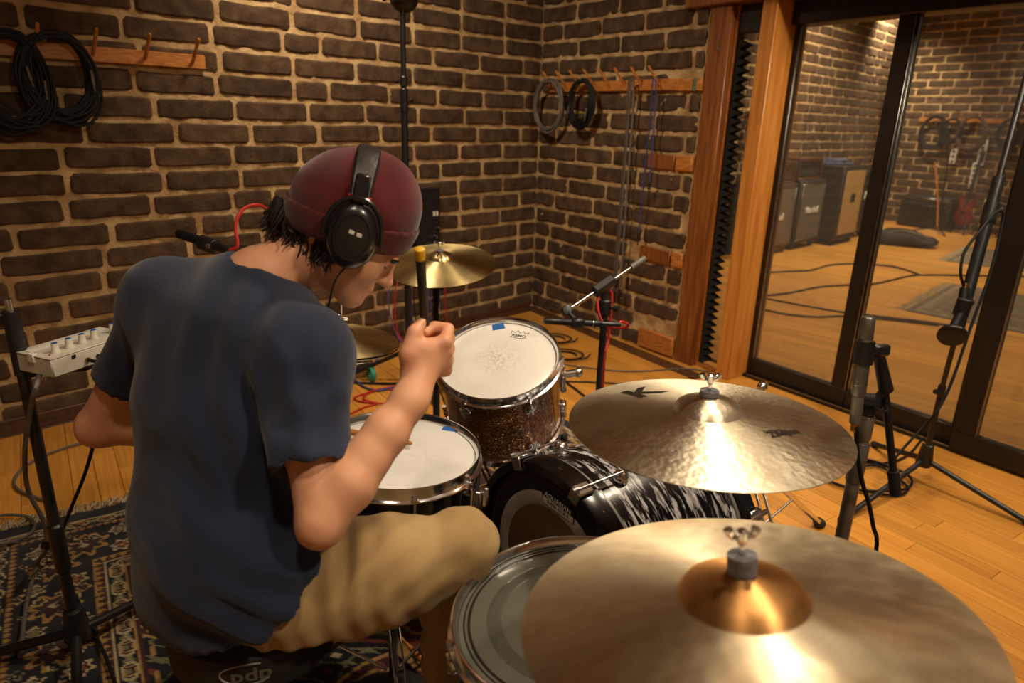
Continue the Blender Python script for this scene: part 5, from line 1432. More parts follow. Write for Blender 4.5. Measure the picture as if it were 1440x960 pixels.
# -- short boom stand behind the tom with a slim black microphone and red cable
bp = at(848, 470, 2.08); bp = V((bp.x, bp.y, 0))
st = thing('microphone_stand', 'short black boom stand with red cable between tom and brick wall', 'stand', bp)
ztop = at(850, 428, 2.08).z
b = MB(); b.cyl(bp + V((0, 0, 0.1)), bp + V((0, 0, ztop * 0.62)), 0.0125, n=12); b.obj('tube', M['blackmetal'], st)
b = MB(); b.cyl(bp + V((0, 0, ztop * 0.62)), bp + V((0, 0, ztop)), 0.0105, n=12); b.obj('tube', M['blackmetal'], st)
clutch(st, bp + V((0, 0, ztop * 0.62)), (0, 0, 1), 0.016, 0.07)
cl_p = bp + V((0, 0, ztop)); clutch(st, cl_p, (0, 0, 1), 0.017, 0.05, side=(0.8, -0.5, 0))
b0, b1 = at(797, 437, 1.97), at(905, 364, 2.12)
b = MB(); b.cyl(b0, b1, 0.0055, n=10); bm = b.obj('boom_arm', M['chrome'], st)
b = MB(); dd = (b1 - b0).normalized(); b.cyl(b1 - dd * 0.06, b1 + dd * 0.004, 0.0095, n=12); b.obj('arm_grip', M['cablegrey'], bm)
b = MB(); q = b0 + (b1 - b0) * 0.46; b.box((0, 0, 0), (0.030, 0.030, 0.085), TM(q, dd), 0.006); b.tube([q, cl_p], 0.010, 8); b.obj('boom_clamp', M['blackmetal'], st)
b = MB(); b.lathe([(0.013, -0.012), (0.016, -0.010), (0.016, 0.010), (0.013, 0.012)], 16, TM(b0, (0.1, -0.9, 0.45))); b.lathe([(0.012, 0.0121), (0.004, 0.0128), (0, 0.0128)], 16, TM(b0, (0.1, -0.9, 0.45)), cap=False); b.obj('swivel_disc', M['blackmetal'], st)
mic_tripod(st, bp, [R_(40), R_(165), R_(285)], [0.26, 0.26, 0.26])
t0, t1 = at(846, 455, 1.95), at(765, 451, 1.93)
pencil_mic('microphone', 'slim black condenser microphone reaching over the tom rim', t0, t1, 0.0095, M['micblack'])
b = MB(); mid = t0.lerp(t1, 0.42); b.box((0, 0, 0), (0.026, 0.026, 0.040), TM(mid, t1 - t0), 0.006); b.tube([mid, b0], 0.008, 8); b.obj('mic_clip', M['blackmetal'], st)
cable_obj('microphone_cable', 'red microphone cable looped round the short boom stand', [t0 + (t0 - t1).normalized() * 0.05, at(874, 452, 1.97), at(884, 457, 1.99), at(874, 461, 2.0), at(852, 457, 2.02), at(842, 440, 2.02), at(841, 418, 2.03), at(850, 407, 2.05), at(860, 412, 2.06), at(859, 440, 2.06), at(855, 480, 2.06), at(849, 520, 2.06), bp + V((0.02, -0.02, 0.25)), bp + V((0.05, -0.06, 0.012)), bp + V((0.25, -0.1, 0.008))], M['cablered'], 0.0042)

# -- grey pencil microphone on a boom stand beside the pale cymbal
gx = at(1216, 600, 1.36); gb = V((gx.x, gx.y, 0))
st = thing('microphone_stand', 'grey tube microphone stand with folded black boom beside the pale cymbal', 'stand', gb)
zj = at(1216, 628, 1.36).z; zt = at(1219, 596, 1.36).z
b = MB(); b.cyl(gb + V((0, 0, 0.08)), gb + V((0, 0, zj)), 0.0135, n=14); b.obj('tube', M['tubegrey'], st)
b = MB(); b.lathe([(0.0145, zj - 0.085), (0.0165, zj - 0.08), (0.0165, zj), (0.0135, zj + 0.004), (0.0125, zj + 0.022)], 16, Matrix.Translation(gb)); b.obj('collar', M['tubegrey'], st)
b = MB(); b.lathe([(0.0125, zt - 0.035), (0.0155, zt - 0.03), (0.0155, zt + 0.014), (0.0125, zt + 0.018)], 16, Matrix.Translation(gb)); b.obj('collar', M['tubegrey'], st)
for zz in (zj + 0.002, zt + 0.016):
    b = MB(); b.torus(gb + V((0, 0, zz)), (0, 0, 1), 0.0142, 0.002, 20, 6); b.obj('collar_ring', M['chrome'], st)
J = at(1226, 566, 1.35)
b = MB(); b.tube([gb + V((0, 0, zt)), J], [0.0105, 0.0125], 12); b.lathe([(0.012, -0.016), (0.019, -0.012), (0.019, 0.012), (0.012, 0.016)], 16, TM(J, (0.6, -0.7, 0.2))); b.obj('boom_joint', M['blackmetal'], st)
b = MB(); b.torus(at(1238, 570, 1.34), (0.2, -0.5, 0.9), 0.014, 0.0032, 20, 6); b.obj('wing_ring', M['blackmetal'], st)
A0, A1 = at(1259, 692, 1.42), at(1243, 535, 1.33)
b = MB(); b.cyl(A0, A1, 0.0075, n=10); arm = b.obj('boom_arm', M['blackmetal'], st)
b = MB(); dd = (A1 - A0).normalized(); b.cyl(A0 - dd * 0.004, A0 + dd * 0.055, 0.0115, n=12); b.obj('arm_grip', M['rubber'], arm)
b = MB(); b.cyl(at(1246, 548, 1.335), at(1236, 500, 1.30), 0.014, 0.011, n=12); b.tube([at(1246, 548, 1.335), J], 0.009, 8); b.obj('boom_head', M['blackmetal'], st)
m0, m1 = at(1207, 556, 1.29), at(1221, 446, 1.26)
pencil_mic('microphone', 'long nickel grey pencil microphone standing upright in a clip', m0, m1, 0.0132, M['micgrey'])
cpt = m0.lerp(m1, 0.56); b = MB(); ax = (m1 - m0).normalized(); sx = (at(1250, 495, 1.28) - cpt); sx = (sx - ax * sx.dot(ax)).normalized()
b.lathe([(0.0138, -0.022), (0.0175, -0.022), (0.0175, 0.022), (0.0138, 0.022)], 20, TM(cpt, ax), closed=True); b.box((0.030, 0, 0.004), (0.040, 0.018, 0.022), TM(cpt, ax, sx), 0.004); b.box((0.020, 0.012, -0.002), (0.020, 0.03, 0.034), TM(cpt, ax, sx), 0.004); b.tube([cpt + sx * 0.03, at(1236, 502, 1.30)], 0.009, 8); b.obj('mic_clip', M['blackmetal'], st)
mic_tripod(st, gb, [R_(52), R_(-68), R_(176)], [0.32, 0.32, 0.26], 0.12)
mt = m0 - ax * 0.05
b = MB(); b.cyl(mt, mt - ax * 0.02, 0.007, n=10); b.obj('connector_tip', M['gold'], [o for o in bpy.data.objects if o.get('label') == 'long nickel grey pencil microphone standing upright in a clip'][0])
cable_obj('microphone_cable', 'black cable dropping from the grey pencil microphone to the floor', [mt - ax * 0.015, at(1204, 605, 1.30), at(1206, 640, 1.33), at(1213, 680, 1.36), at(1221, 705, 1.39), at(1228, 740, 1.43), at(1232, 775, 1.5), V((0.86, 1.36, 0.25)), V((0.88, 1.42, 0.02)), V((1.0, 1.5, 0.007)), V((1.25, 1.35, 0.007))], M['cable'], 0.0045)

# -- tall boom stand by the glass door with a disc shaped kick microphone
sb = V((1.715, 2.54, 0))
st = thing('microphone_stand', 'tall black tripod stand beside the glass door', 'stand', sb)
top = at(1437, 165, 2.62)
b = MB(); b.cyl(sb + V((0, 0, 0.12)), sb + V((0, 0, 0.42)), 0.0105, n=12); b.obj('tube', M['blackmetal'], st)
P1 = at(1345, 470, 2.58); P2 = at(1405, 250, 2.60)
b = MB(); b.cyl(sb + V((0, 0, 0.42)), P1, 0.0095, n=12); b.obj('tube', M['blackmetal'], st)
b = MB(); b.cyl(P1, P2, 0.0215, n=14); b.obj('tube', M['blackmetal'], st)
b = MB(); b.cyl(P2, P2 + (P2 - P1).normalized() * 0.62, 0.0125, n=12); b.obj('tube', M['blackmetal'], st)
clutch(st, sb + V((0, 0, 0.42)), (0, 0, 1), 0.0135, 0.05, side=(-0.8, -0.4, 0)); clutch(st, at(1392, 300, 2.60), P2 - P1, 0.024, 0.09, side=(0.85, 0.1, 0.3))
lg = [fl(1450, 742) - sb, fl(1183, 735) - sb, fl(1228, 628) - sb]
mic_tripod(st, sb, [math.atan2(d.y, d.x) for d in lg], [d.length for d in lg], 0.13, 0.0115)
km = thing('microphone', 'black disc faced microphone hanging on the stand by the glass door', 'microphone', at(1340, 480, 2.5))
dc = at(1339, 470, 2.50); dn = V((-0.35, -0.75, -0.45)).normalized(); Fd = TM(dc, dn)
b = MB(); b.lathe([(0.010, -0.03), (0.030, -0.022), (0.047, -0.004), (0.050, 0.006), (0.048, 0.012), (0.040, 0.015), (0, 0.017)], 28, Fd); b.obj('head', M['micblack'], km)
b = MB(); up = at(1357, 405, 2.52); b.tube([dc - dn * 0.02, at(1352, 440, 2.52), up], [0.016, 0.020, 0.017], 14); bd_ = b.obj('body', M['micblack'], km)
b = MB(); b.cyl(up, up + (up - at(1352, 440, 2.52)).normalized() * 0.018, 0.011, n=12); b.obj('connector_ring', M['gold'], bd_)
b = MB(); b.tube([at(1354, 430, 2.52), at(1365, 425, 2.56)], 0.014, 10); b.lathe([(0.020, -0.035), (0.027, -0.03), (0.027, 0.03), (0.020, 0.035)], 16, TM(at(1354, 432, 2.52), (0.1, 0, 1))); b.obj('mic_clip', M['blackmetal'], st)
cable_obj('microphone_cable', 'black cable looping from the disc microphone up the door stand and down', [up, at(1351, 385, 2.5), at(1356, 355, 2.5), at(1378, 325, 2.5), at(1398, 300, 2.52), at(1410, 298, 2.54), at(1408, 320, 2.55), at(1392, 385, 2.55), at(1365, 460, 2.55), at(1335, 545, 2.55), at(1310, 590, 2.56), sb + V((-0.03, -0.02, 0.3)), at(1262, 640, 2.72), at(1258, 655, 2.74)], M['cable'], 0.0055)
# loops of spare cable on the boards
P = []
for k in range(26):
    a = k * 0.62; r = 0.15 + 0.012 * math.sin(k * 1.7); P.append(fl(1212, 672) + V((math.cos(a) * r * 1.1 + 0.02 * math.sin(k), math.sin(a) * r, 0.006 + 0.0008 * k)))
P.append(fl(1262, 650) + V((0, 0, 0.01))); P.append(fl(1300, 615) + V((0, 0, 0.008)))
cable_obj('floor_cable', 'spare black cable coiled on the boards by the tall stand', P, M['cable'], 0.0052, 4)

# -- tall straight stand in front of the left wall
tp = at(566, 20, 3.2); tb_ = V((tp.x, tp.y, 0))
st = thing('microphone_stand', 'very tall black stand pole in front of the left brick wall', 'stand', tb_)
zc = at(563, 140, 3.2).z
b = MB(); b.cyl(tb_ + V((0, 0, 0.1)), tb_ + V((0, 0, zc)), 0.0175, n=14); b.obj('tube', M['blackmetal'], st)
b = MB(); b.cyl(tb_ + V((0, 0, zc)), tb_ + V((0, 0, 2.05)), 0.0135, n=14); b.obj('tube', M['blackmetal'], st)
clutch(st, tb_ + V((0, 0, zc)), (0, 0, 1), 0.0185, 0.11, side=(0.9, -0.3, 0)); clutch(st, tb_ + V((0, 0, zc + 0.085)), (0, 0, 1), 0.0165, 0.05, side=(-0.9, 0.3, 0))
b = MB(); b.ball(at(568, -4, 3.2), 0.07, 20, None, (1, 1, 1)); b.obj('counterweight', M['blackmetal'], st)
b = MB(); p_ = at(568, -4, 3.2); b.cyl(p_ + V((-0.1, 0.02, -0.01)), p_ + V((0.75, -0.8, 0.35)), 0.010, n=10); b.obj('boom_arm', M['blackmetal'], st)
mic_tripod(st, tb_, [R_(60), R_(180), R_(300)], [0.36, 0.36, 0.36], 0.2, 0.012)

# -- snare microphone behind the drummer with red cable
s0, s1 = at(322, 352, 1.72), at(250, 328, 1.80)
st = thing('microphone_stand', 'black boom stand arm reaching behind the drummer shoulder', 'stand', V((-0.62, 1.95, 0)) - V((0.12, -0.2, 0)))
sbp = V((-0.74, 2.15, 0)); zz = 0.98
b = MB(); b.cyl(sbp + V((0, 0, 0.1)), sbp + V((0, 0, zz)), 0.011, n=12); b.obj('tube', M['blackmetal'], st)
b = MB(); b.cyl(at(296, 345, 1.76), sbp + V((0, 0, zz)), 0.008, n=10); b.obj('boom_arm', M['blackmetal'], st)
b = MB(); b.lathe([(0.014, -0.03), (0.02, -0.026), (0.02, 0.026), (0.014, 0.03)], 14, TM(at(294, 344, 1.76), s1 - s0)); b.obj('mic_clip', M['blackmetal'], st)
b = MB(); b.lathe([(0.007, 0), (0.007, 0.006), (0.0055, 0.008)], 12, TM(at(293, 346, 1.735), (0.1, -1, 0.2))); b.obj('clip_screw', M['silver'], st)
mic_tripod(st, sbp, [R_(60), R_(180), R_(300)], [0.28, 0.28, 0.28])
sm = thing('microphone', 'stubby black microphone with red cable behind the drummer shoulder', 'microphone', s0)
d_ = (s1 - s0); L = d_.length; b = MB(); b.lathe([(0.008, 0), (0.0105, 0.01), (0.0125, L * 0.45), (0.0125, L * 0.72), (0.0115, L * 0.74), (0.013, L * 0.76), (0.013, L * 0.96), (0.009, L)], 16, TM(s0, d_)); b.obj('body', M['micblack'], sm)
cable_obj('microphone_cable', 'red cable arching up behind the drummer neck', [s0, at(334, 345, 1.72), at(331, 318, 1.72), at(340, 296, 1.73), at(358, 288, 1.75), at(374, 294, 1.80), at(385, 320, 1.9), at(392, 380, 2.0), sbp + V((0.05, 0, 0.5)), sbp + V((0.06, 0.02, 0.01)), sbp + V((0.2, 0.2, 0.008))], M['cablered'], 0.0045)
# -- small mic under the golden cymbal
mm = thing('microphone', 'small black microphone pointing down under the golden cymbal', 'microphone', at(613, 440, 2.5))
b = MB(); a0, a1 = at(613, 405, 2.52), at(614, 432, 2.52); b.lathe([(0.008, 0), (0.013, 0.004), (0.013, 0.03), (0.010, 0.05), (0.0095, (a1 - a0).length)], 14, TM(a0, a1 - a0)); b.obj('body', M['micblack'], mm)
b = MB(); b.box((0, 0, 0.004), (0.06, 0.03, 0.014), Matrix.Translation(a0), 0.004); b.obj('mic_clip', M['blackmetal'], mm)
b = MB(); b.tube(spl([a1, at(616, 450, 2.53), at(606, 462, 2.56), at(600, 470, 2.6)], 5), 0.004, 6); b.obj('lead', M['cable'], mm)

# -- headphone mixer on its stand at the drummer's left
z0 = 0.864
A = fl(69, 507, z0); B = fl(22, 495, z0); D2 = fl(125, 465, z0)
ex = (D2 - B).normalized(); ey = V((0, 0, 1)).cross(ex)          # ex along the long side
wd = abs((A - B).dot(ey)) ; ln = 0.215; org = B.lerp(A, 0.5) + ex * (ln / 2); hh = 0.043
Lx = Matrix.Translation(V((org.x, org.y, z0 - hh / 2))) @ Matrix((ex, ey, V((0, 0, 1)))).transposed().to_4x4()
mxr = thing('headphone_mixer', 'small white headphone mixer box with five knobs on a stand', 'mixer', V((org.x, org.y, z0 - hh)))
M['boxgrey'] = mat('pale_grey_enamel', (206, 202, 188), 0.5, col2=(188, 183, 168), nscale=14, bump=0.03)
b = MB(); b.box((0, 0, 0), (ln, wd, hh), Lx, 0.003); b.obj('case', M['boxgrey'], mxr)
b = MB(); b.box((0, 0, hh / 2 + 0.001), (ln + 0.002, wd + 0.002, 0.003), Lx, 0.001); lid = b.obj('lid', M['boxgrey'], mxr)
ysd = -wd / 2
for k in range(5):
    kx = (-0.072, -0.036, 0.0, 0.034, 0.088)[k]; ky = (-0.028, -0.024, -0.020, -0.016, -0.012)[k]
    b = MB(); b.lathe([(0.0105, 0), (0.0105, 0.003), (0.0082, 0.006), (0.007, 0.021), (0.006, 0.022)], 16, Lx @ Matrix.Translation((kx, ky, hh / 2 + 0.0025))); kn = b.obj('knob', M['boxgrey'], mxr)
    b = MB(); b.lathe([(0.0062, 0.0218), (0.0062, 0.0232), (0.002, 0.0236), (0, 0.0236)], 14, Lx @ Matrix.Translation((kx, ky, hh / 2 + 0.0025))); b.obj('knob_cap', M['bluetape'], kn, label='blue knob cap')
b = MB(); b.box((0.0, wd * 0.25, hh / 2 + 0.0032), (ln * 0.9, 0.024, 0.0008), Lx, 0.0002); b.box((-ln * 0.49, wd * 0.02, hh / 2 - 0.004), (0.012, 0.018, 0.020), Lx, 0.001); b.obj('masking_tape', M['white'], mxr, label='strip of white masking tape')
b = MB(); b.cyl(Lx @ V((-0.092, -0.035, hh / 2)), Lx @ V((-0.092, -0.035, hh / 2 + 0.005)), 0.0022, n=8); b.obj('indicator', M['cablered'], mxr)
for (jx, r_) in ((-0.055, 0.004), (0.03, 0.004)):
    b = MB(); b.box((jx, ysd - 0.001, hh * 0.32), (0.009, 0.004, 0.008), Lx, 0.001); b.obj('screw_tab', M['blackmetal'], mxr)
b = MB(); b.cyl(Lx @ V((0.004, ysd, -0.004)), Lx @ V((0.004, ysd - 0.004, -0.004)), 0.0055, n=12); b.obj('jack', M['blackmetal'], mxr)
b = MB(); pj = Lx @ V((-0.024, ysd, -0.004)); b.cyl(pj, pj - ey * 0.006, 0.0055, n=12); b.obj('jack', M['gold'], mxr)
pst = thing('microphone_stand', 'black stand holding the white headphone mixer on the rug', 'stand', V((-1.035, 1.37, 0)))
# straight pole from the rug to above the mixer
ptop = at(12, 425, 1.52); pb = V((ptop.x, ptop.y, 0)); pst.location = pb
b = MB(); b.cyl(pb + V((0, 0, 0.12)), pb + V((0, 0, ptop.z - 0.16)), 0.0135, n=14); b.obj('tube', M['blackmetal'], pst)
b = MB(); b.cyl(pb + V((0, 0, ptop.z - 0.17)), pb + V((0, 0, ptop.z - 0.02)), 0.0175, n=14); b.obj('tube', M['blackmetal'], pst)
b = MB(); b.cyl(pb + V((0, 0, ptop.z - 0.02)), pb + V((0, 0, ptop.z + 0.008)), 0.008, n=12); b.obj('thread', M['chrome'], pst)
b = MB(); b.cyl(pb + V((0, 0, ptop.z - 0.05)), pb + V((-0.12, 0.02, ptop.z - 0.04)), 0.012, n=10); b.obj('side_arm', M['blackmetal'], pst)
b = MB(); b.box((0, 0, -hh / 2 - 0.004), (0.07, 0.06, 0.006), Lx, 0.001); q = Lx @ V((0, 0, -hh / 2 - 0.007)); b.tube([q, V((pb.x, pb.y, q.z - 0.012))], 0.008, 8); b.lathe([(0.018, 0), (0.026, -0.004), (0.026, -0.014), (0.012, -0.02)], 16, Matrix.Translation(q)); b.obj('mixer_bracket', M['blackmetal'], pst)
mic_tripod(pst, pb, [R_(66), R_(190), R_(300)], [0.36, 0.30, 0.34], 0.10, 0.0125)
clutch(pst, pb + V((0, 0, 0.34)), (0, 0, 1), 0.0165, 0.14)
cable_obj('mixer_cable', 'black cable from the mixer jack falling behind the drummer elbow', [pj - ey * 0.008, pj - ey * 0.045 + V((0, 0, -0.002)), pj - ey * 0.075 + ex * 0.01 + V((0, 0, -0.02)), at(150, 535, 1.42), at(148, 570, 1.5), at(133, 620, 1.62), at(118, 670, 1.75), at(92, 735, 1.88), fl(80, 790) + V((0, 0, 0.02)), fl(110, 850) + V((0, 0, 0.018)), fl(150, 930) + V((0, 0, 0.018)), fl(170, 990) + V((0, 0, 0.018))], M['cable'], 0.0045)
cable_obj('mixer_cable', 'thick dark grey cable hanging from under the white mixer to the rug', [Lx @ V((-ln * 0.46, 0, -hh / 2 - 0.002)), at(50, 545, 1.5), at(42, 580, 1.55), at(35, 640, 1.62), at(40, 690, 1.72), at(62, 735, 1.8), at(65, 770, 1.85), fl(55, 800) + V((0, 0, 0.022)), fl(40, 850) + V((0, 0, 0.018)), fl(30, 930) + V((0, 0, 0.018))], M['cablegrey'], 0.0058)
floor_cable('floor_cable', 'grey cable curling on the boards between the brick wall and the rug', [(150, 615), (120, 624), (80, 636), (40, 655), (22, 675), (25, 690), (50, 702), (74, 710), (78, 722), (72, 738), (66, 752)], M['cablegrey'], 0.0055, 0.010)
floor_cable('floor_cable', 'grey cable curling over the fringe of the patterned rug', [(-20, 735), (10, 730), (38, 732), (50, 742), (44, 756), (20, 768), (-10, 775), (-40, 790)], M['cablegrey'], 0.0055, 0.018)
# cables between hi-hat, tom and wall
floor_cable('floor_cable', 'red cable doubled back on the boards beyond the snare', [(585, 570), (545, 548), (510, 556), (498, 562), (512, 567), (530, 569), (510, 575), (480, 590)], M['cablered'], 0.005, 0.007)
floor_cable('floor_cable', 'second red cable looping on the boards beyond the snare', [(600, 540), (560, 545), (525, 552), (512, 560), (515, 566), (540, 570), (590, 568)], M['cablered'], 0.005, 0.012)
floor_cable('floor_cable', 'blue grey cable sweeping along the boards under the hi-hat', [(470, 530), (495, 534), (510, 545), (530, 551), (552, 547), (580, 540)], M['cableblue'], 0.006, 0.009)
floor_cable('floor_cable', 'dark cable lying straight along the boards under the hi-hat', [(470, 541), (500, 540), (530, 541), (560, 541), (600, 538)], M['cable'], 0.007, 0.009)
floor_cable('floor_cable', 'purple cable rising to the hi-hat stage box', [(470, 532), (500, 528), (520, 521), (530, 508), (533, 497)], M['cablepurple'], 0.006, 0.009)
floor_cable('floor_cable', 'thin grey cable stretched over the boards to the narrow window', [(788, 513), (830, 519), (870, 523), (910, 523), (950, 520), (985, 522), (1010, 530)], M['cablegrey'], 0.0042, 0.008)
floor_cable('floor_cable', 'black cable across the boards behind the tom', [(780, 536), (800, 538), (830, 539), (870, 541), (920, 545)], M['cable'], 0.0045, 0.008)
floor_cable('floor_cable', 'black cable slanting over the boards toward the bass drum', [(786, 530), (800, 542), (815, 553), (830, 566), (850, 590)], M['cable'], 0.006, 0.008)
for k, (cx, cy) in enumerate([(795, 501), (780, 478)]):
    c = fl(cx, cy); P = [c + V((math.cos(a) * (0.07 + 0.004 * i), math.sin(a) * (0.06 + 0.003 * i), 0.007 + 0.0006 * i)) for i, a in enumerate(np.linspace(0, 4 * PI, 22))]
    cable_obj('floor_cable', ['loop of black cable on the boards just behind the tom lugs', 'loop of black cable on the boards nearer the brick corner'][k], P, M['cable'], 0.005, 3)
# stage box on the boards under the hi-hat
sg = thing('stage_box', 'silver stage box with round sockets on the boards under the hi-hat', 'box', fl(497, 524))
c = fl(490, 527); Lb = TM(c + V((0, 0, 0.045)), (0, 0, 1), (0.9, 0.35, 0))
b = MB(); b.box((0, 0, 0), (0.26, 0.14, 0.09), Lb, 0.004); b.obj('case', M['silver'], sg)
for k in range(5):
    b = MB(); b.lathe([(0.014, 0), (0.014, 0.005), (0.010, 0.006), (0.008, 0.001)], 14, Lb @ Matrix.Translation((-0.09 + 0.045 * k, -0.07, 0.005)) @ Matrix.Rotation(PI / 2, 4, 'X')); b.obj('socket', M['blackmetal'] if k % 2 else M['chrome'], sg)
# roll of green tape
c = fl(523, 536); b = MB(); b.lathe([(0.030, -0.012), (0.040, -0.012), (0.040, 0.012), (0.030, 0.012)], 24, TM(c + V((0, 0, 0.041)), (0.8, 0.5, 0)), closed=True)
tag(b.obj('tape_roll', mat('green_tape', (40, 140, 110), 0.5, col2=(32, 118, 92), nscale=20)), 'roll of green tape standing on the boards under the hi-hat', 'tape')
# stick bag with a loose stick on the rug by the throne
sbag = thing('stick_bag', 'black stick bag lying open on the rug beside the floor tom', 'bag', fl(535, 1015))
lump('x', '', '', fl(535, 1015) + V((0, 0, 0.006)), (0.32, 0.20, 0.06), M['tolex'], 8, R_(35)).obj('bag', M['tolex'], sbag)
def stick(name, label, p, q, m, tipm=None, r=0.0072):
    root = thing(name, label, 'drumstick', p); p, q = V(p), V(q); L = (q - p).length
    b = MB(); b.lathe([(r * 0.75, 0), (r, 0.004), (r, L * 0.68), (r * 0.45, L - 0.022)], 12, TM(p, q - p)); b.obj('shaft', m, root)
    b = MB(); b.lathe([(r * 0.42, L - 0.023), (r * 0.72, L - 0.012), (r * 0.6, L - 0.003), (0, L)], 12, TM(p, q - p), cap=False); b.obj('tip', tipm or m, root)
    return root
stick('drumstick', 'plain hickory drumstick lying across the black stick bag', fl(620, 975) + V((0, 0, 0.045)), fl(563, 918) + V((0, 0, 0.055)), M['railwood'])
# ------------------------------------------------------------------ the drummer (bodies grown from distance fields)
class Field:
    def __init__(s, lo, hi, h):
        s.h = h; s.lo = np.array(lo, float); n = np.ceil((np.array(hi) - s.lo) / h).astype(int) + 1
        s.F = np.full(tuple(n), 1.0, np.float32)
    def _sub(s, lo, hi):
        a = np.clip(np.floor((np.array(lo) - s.lo) / s.h).astype(int), 0, np.array(s.F.shape)); b = np.clip(np.ceil((np.array(hi) - s.lo) / s.h).astype(int) + 1, 0, np.array(s.F.shape))
        sl = tuple(slice(i, j) for i, j in zip(a, b))
        ax = [s.lo[k] + s.h * np.arange(a[k], b[k]) for k in range(3)]
        return sl, np.stack(np.meshgrid(*ax, indexing='ij'), -1).astype(np.float32)
    def _join(s, sl, d, k, sub=False):
        A = s.F[sl]
        if sub: d = -d
        if k <= 0: R = np.maximum(A, d) if sub else np.minimum(A, d)
        else:
            h = np.maximum(k - np.abs(A - d), 0) / k
            R = np.maximum(A, d) + h * h * k * 0.25 if sub else np.minimum(A, d) - h * h * k * 0.25
        s.F[sl] = R
    def cone(s, a, b, r0, r1=None, k=0.02, sub=False):
        a, b = np.array(a, float), np.array(b, float); r1 = r0 if r1 is None else r1; m = max(r0, r1) + k + 0.03
        sl, P = s._sub(np.minimum(a, b) - m, np.maximum(a, b) + m)
        if P.size == 0: return s
        ab = b - a; t = np.clip(((P - a) @ ab) / max(ab @ ab, 1e-9), 0, 1)
        s._join(sl, np.linalg.norm(P - a - t[..., None] * ab, axis=-1) - (r0 + (r1 - r0) * t), k, sub); return s
    def chain(s, pts, rs, k=0.02):
        for i in range(len(pts) - 1): s.cone(pts[i], pts[i + 1], rs[i], rs[i + 1], k)
        return s
    def ell(s, c, rad, ax=None, k=0.02, sub=False):
        c = np.array(c, float); rad = np.array(rad, float); m = rad.max() + k + 0.03
        sl, P = s._sub(c - m, c + m)
        if P.size == 0: return s
        q = P - c
        if ax is not None: q = q @ np.array([list(v) for v in ax], float).T
        k0 = np.linalg.norm(q / rad, axis=-1); k1 = np.linalg.norm(q / rad ** 2, axis=-1) + 1e-6
        s._join(sl, k0 * (k0 - 1) / k1, k, sub); return s
    def cut(s, p, n):
        """remove everything on the side n points to"""
        sl, P = s._sub(s.lo, s.lo + s.h * (np.array(s.F.shape) - 1))
        s.F[sl] = np.maximum(s.F[sl], (P - np.array(p, float)) @ np.array(V(n).normalized(), float)); return s
    def slab(s, p, n, t):
        return s
    def mesh(s, disp=None, passes=2):
        F = s.F; S = F < 0; h = s.h
        C = np.zeros(tuple(d - 1 for d in F.shape), np.int8)
        offs = [(i, j, k) for i in (0, 1) for j in (0, 1) for k in (0, 1)]
        sh = C.shape
        for o in offs: C += S[o[0]:o[0] + sh[0], o[1]:o[1] + sh[1], o[2]:o[2] + sh[2]]
        ids = np.argwhere((C > 0) & (C < 8)); pos = np.zeros((len(ids), 3)); cnt = np.zeros(len(ids))
        for a in offs:
            for ax in range(3):
                if a[ax] == 0:
                    b = list(a); b[ax] = 1
                    fa = F[ids[:, 0] + a[0], ids[:, 1] + a[1], ids[:, 2] + a[2]]; fb = F[ids[:, 0] + b[0], ids[:, 1] + b[1], ids[:, 2] + b[2]]
                    cr = (fa < 0) != (fb < 0); t = np.where(cr, fa / np.where(cr, fa - fb, 1), 0)
                    p = np.tile(np.array(a, float), (len(ids), 1)); p[:, ax] += t
                    pos += p * cr[:, None]; cnt += cr
        Vv = s.lo + (ids + pos / cnt[:, None]) * h
        idx = -np.ones(sh, np.int64); idx[ids[:, 0], ids[:, 1], ids[:, 2]] = np.arange(len(ids))
        faces = []
        for ax in range(3):
            a, b = [(1, 2), (2, 0), (0, 1)][ax]
            s0 = [slice(None)] * 3; s1 = [slice(None)] * 3; s0[ax] = slice(0, -1); s1[ax] = slice(1, None)
            E = np.argwhere(S[tuple(s0)] != S[tuple(s1)])
            E = E[(E[:, a] > 0) & (E[:, b] > 0) & (E[:, a] < F.shape[a] - 1) & (E[:, b] < F.shape[b] - 1)]
            def g(da, db):
                q = E.copy(); q[:, a] += da; q[:, b] += db; return idx[q[:, 0], q[:, 1], q[:, 2]]
            Q = np.stack([g(-1, -1), g(0, -1), g(0, 0), g(-1, 0)], -1)
            fl_ = ~S[E[:, 0], E[:, 1], E[:, 2]]
            Q[fl_] = Q[fl_][:, ::-1]; faces.append(Q)
        Q = np.concatenate(faces); Q = Q[(Q >= 0).all(1)]
        # two passes of smoothing
        for _ in range(passes):
            acc = np.zeros_like(Vv); n = np.zeros(len(Vv))
            for i in range(4):
                np.add.at(acc, Q[:, i], Vv[Q[:, (i + 1) % 4]] + Vv[Q[:, (i + 3) % 4]]); np.add.at(n, Q[:, i], 2)
            Vv = Vv * 0.45 + acc / np.maximum(n, 1)[:, None] * 0.55
        if disp is not None:
            e1 = Vv[Q[:, 2]] - Vv[Q[:, 0]]; e2 = Vv[Q[:, 3]] - Vv[Q[:, 1]]; fn = np.cross(e1, e2); vn = np.zeros_like(Vv)
            for i in range(4): np.add.at(vn, Q[:, i], fn)
            vn /= np.linalg.norm(vn, axis=1)[:, None] + 1e-12
            Vv = Vv + vn * disp(Vv)[:, None]
        me = bpy.data.meshes.new('grown'); me.from_pydata(Vv.tolist(), [], Q.tolist()); me.update(); me.shade_smooth()
        return me

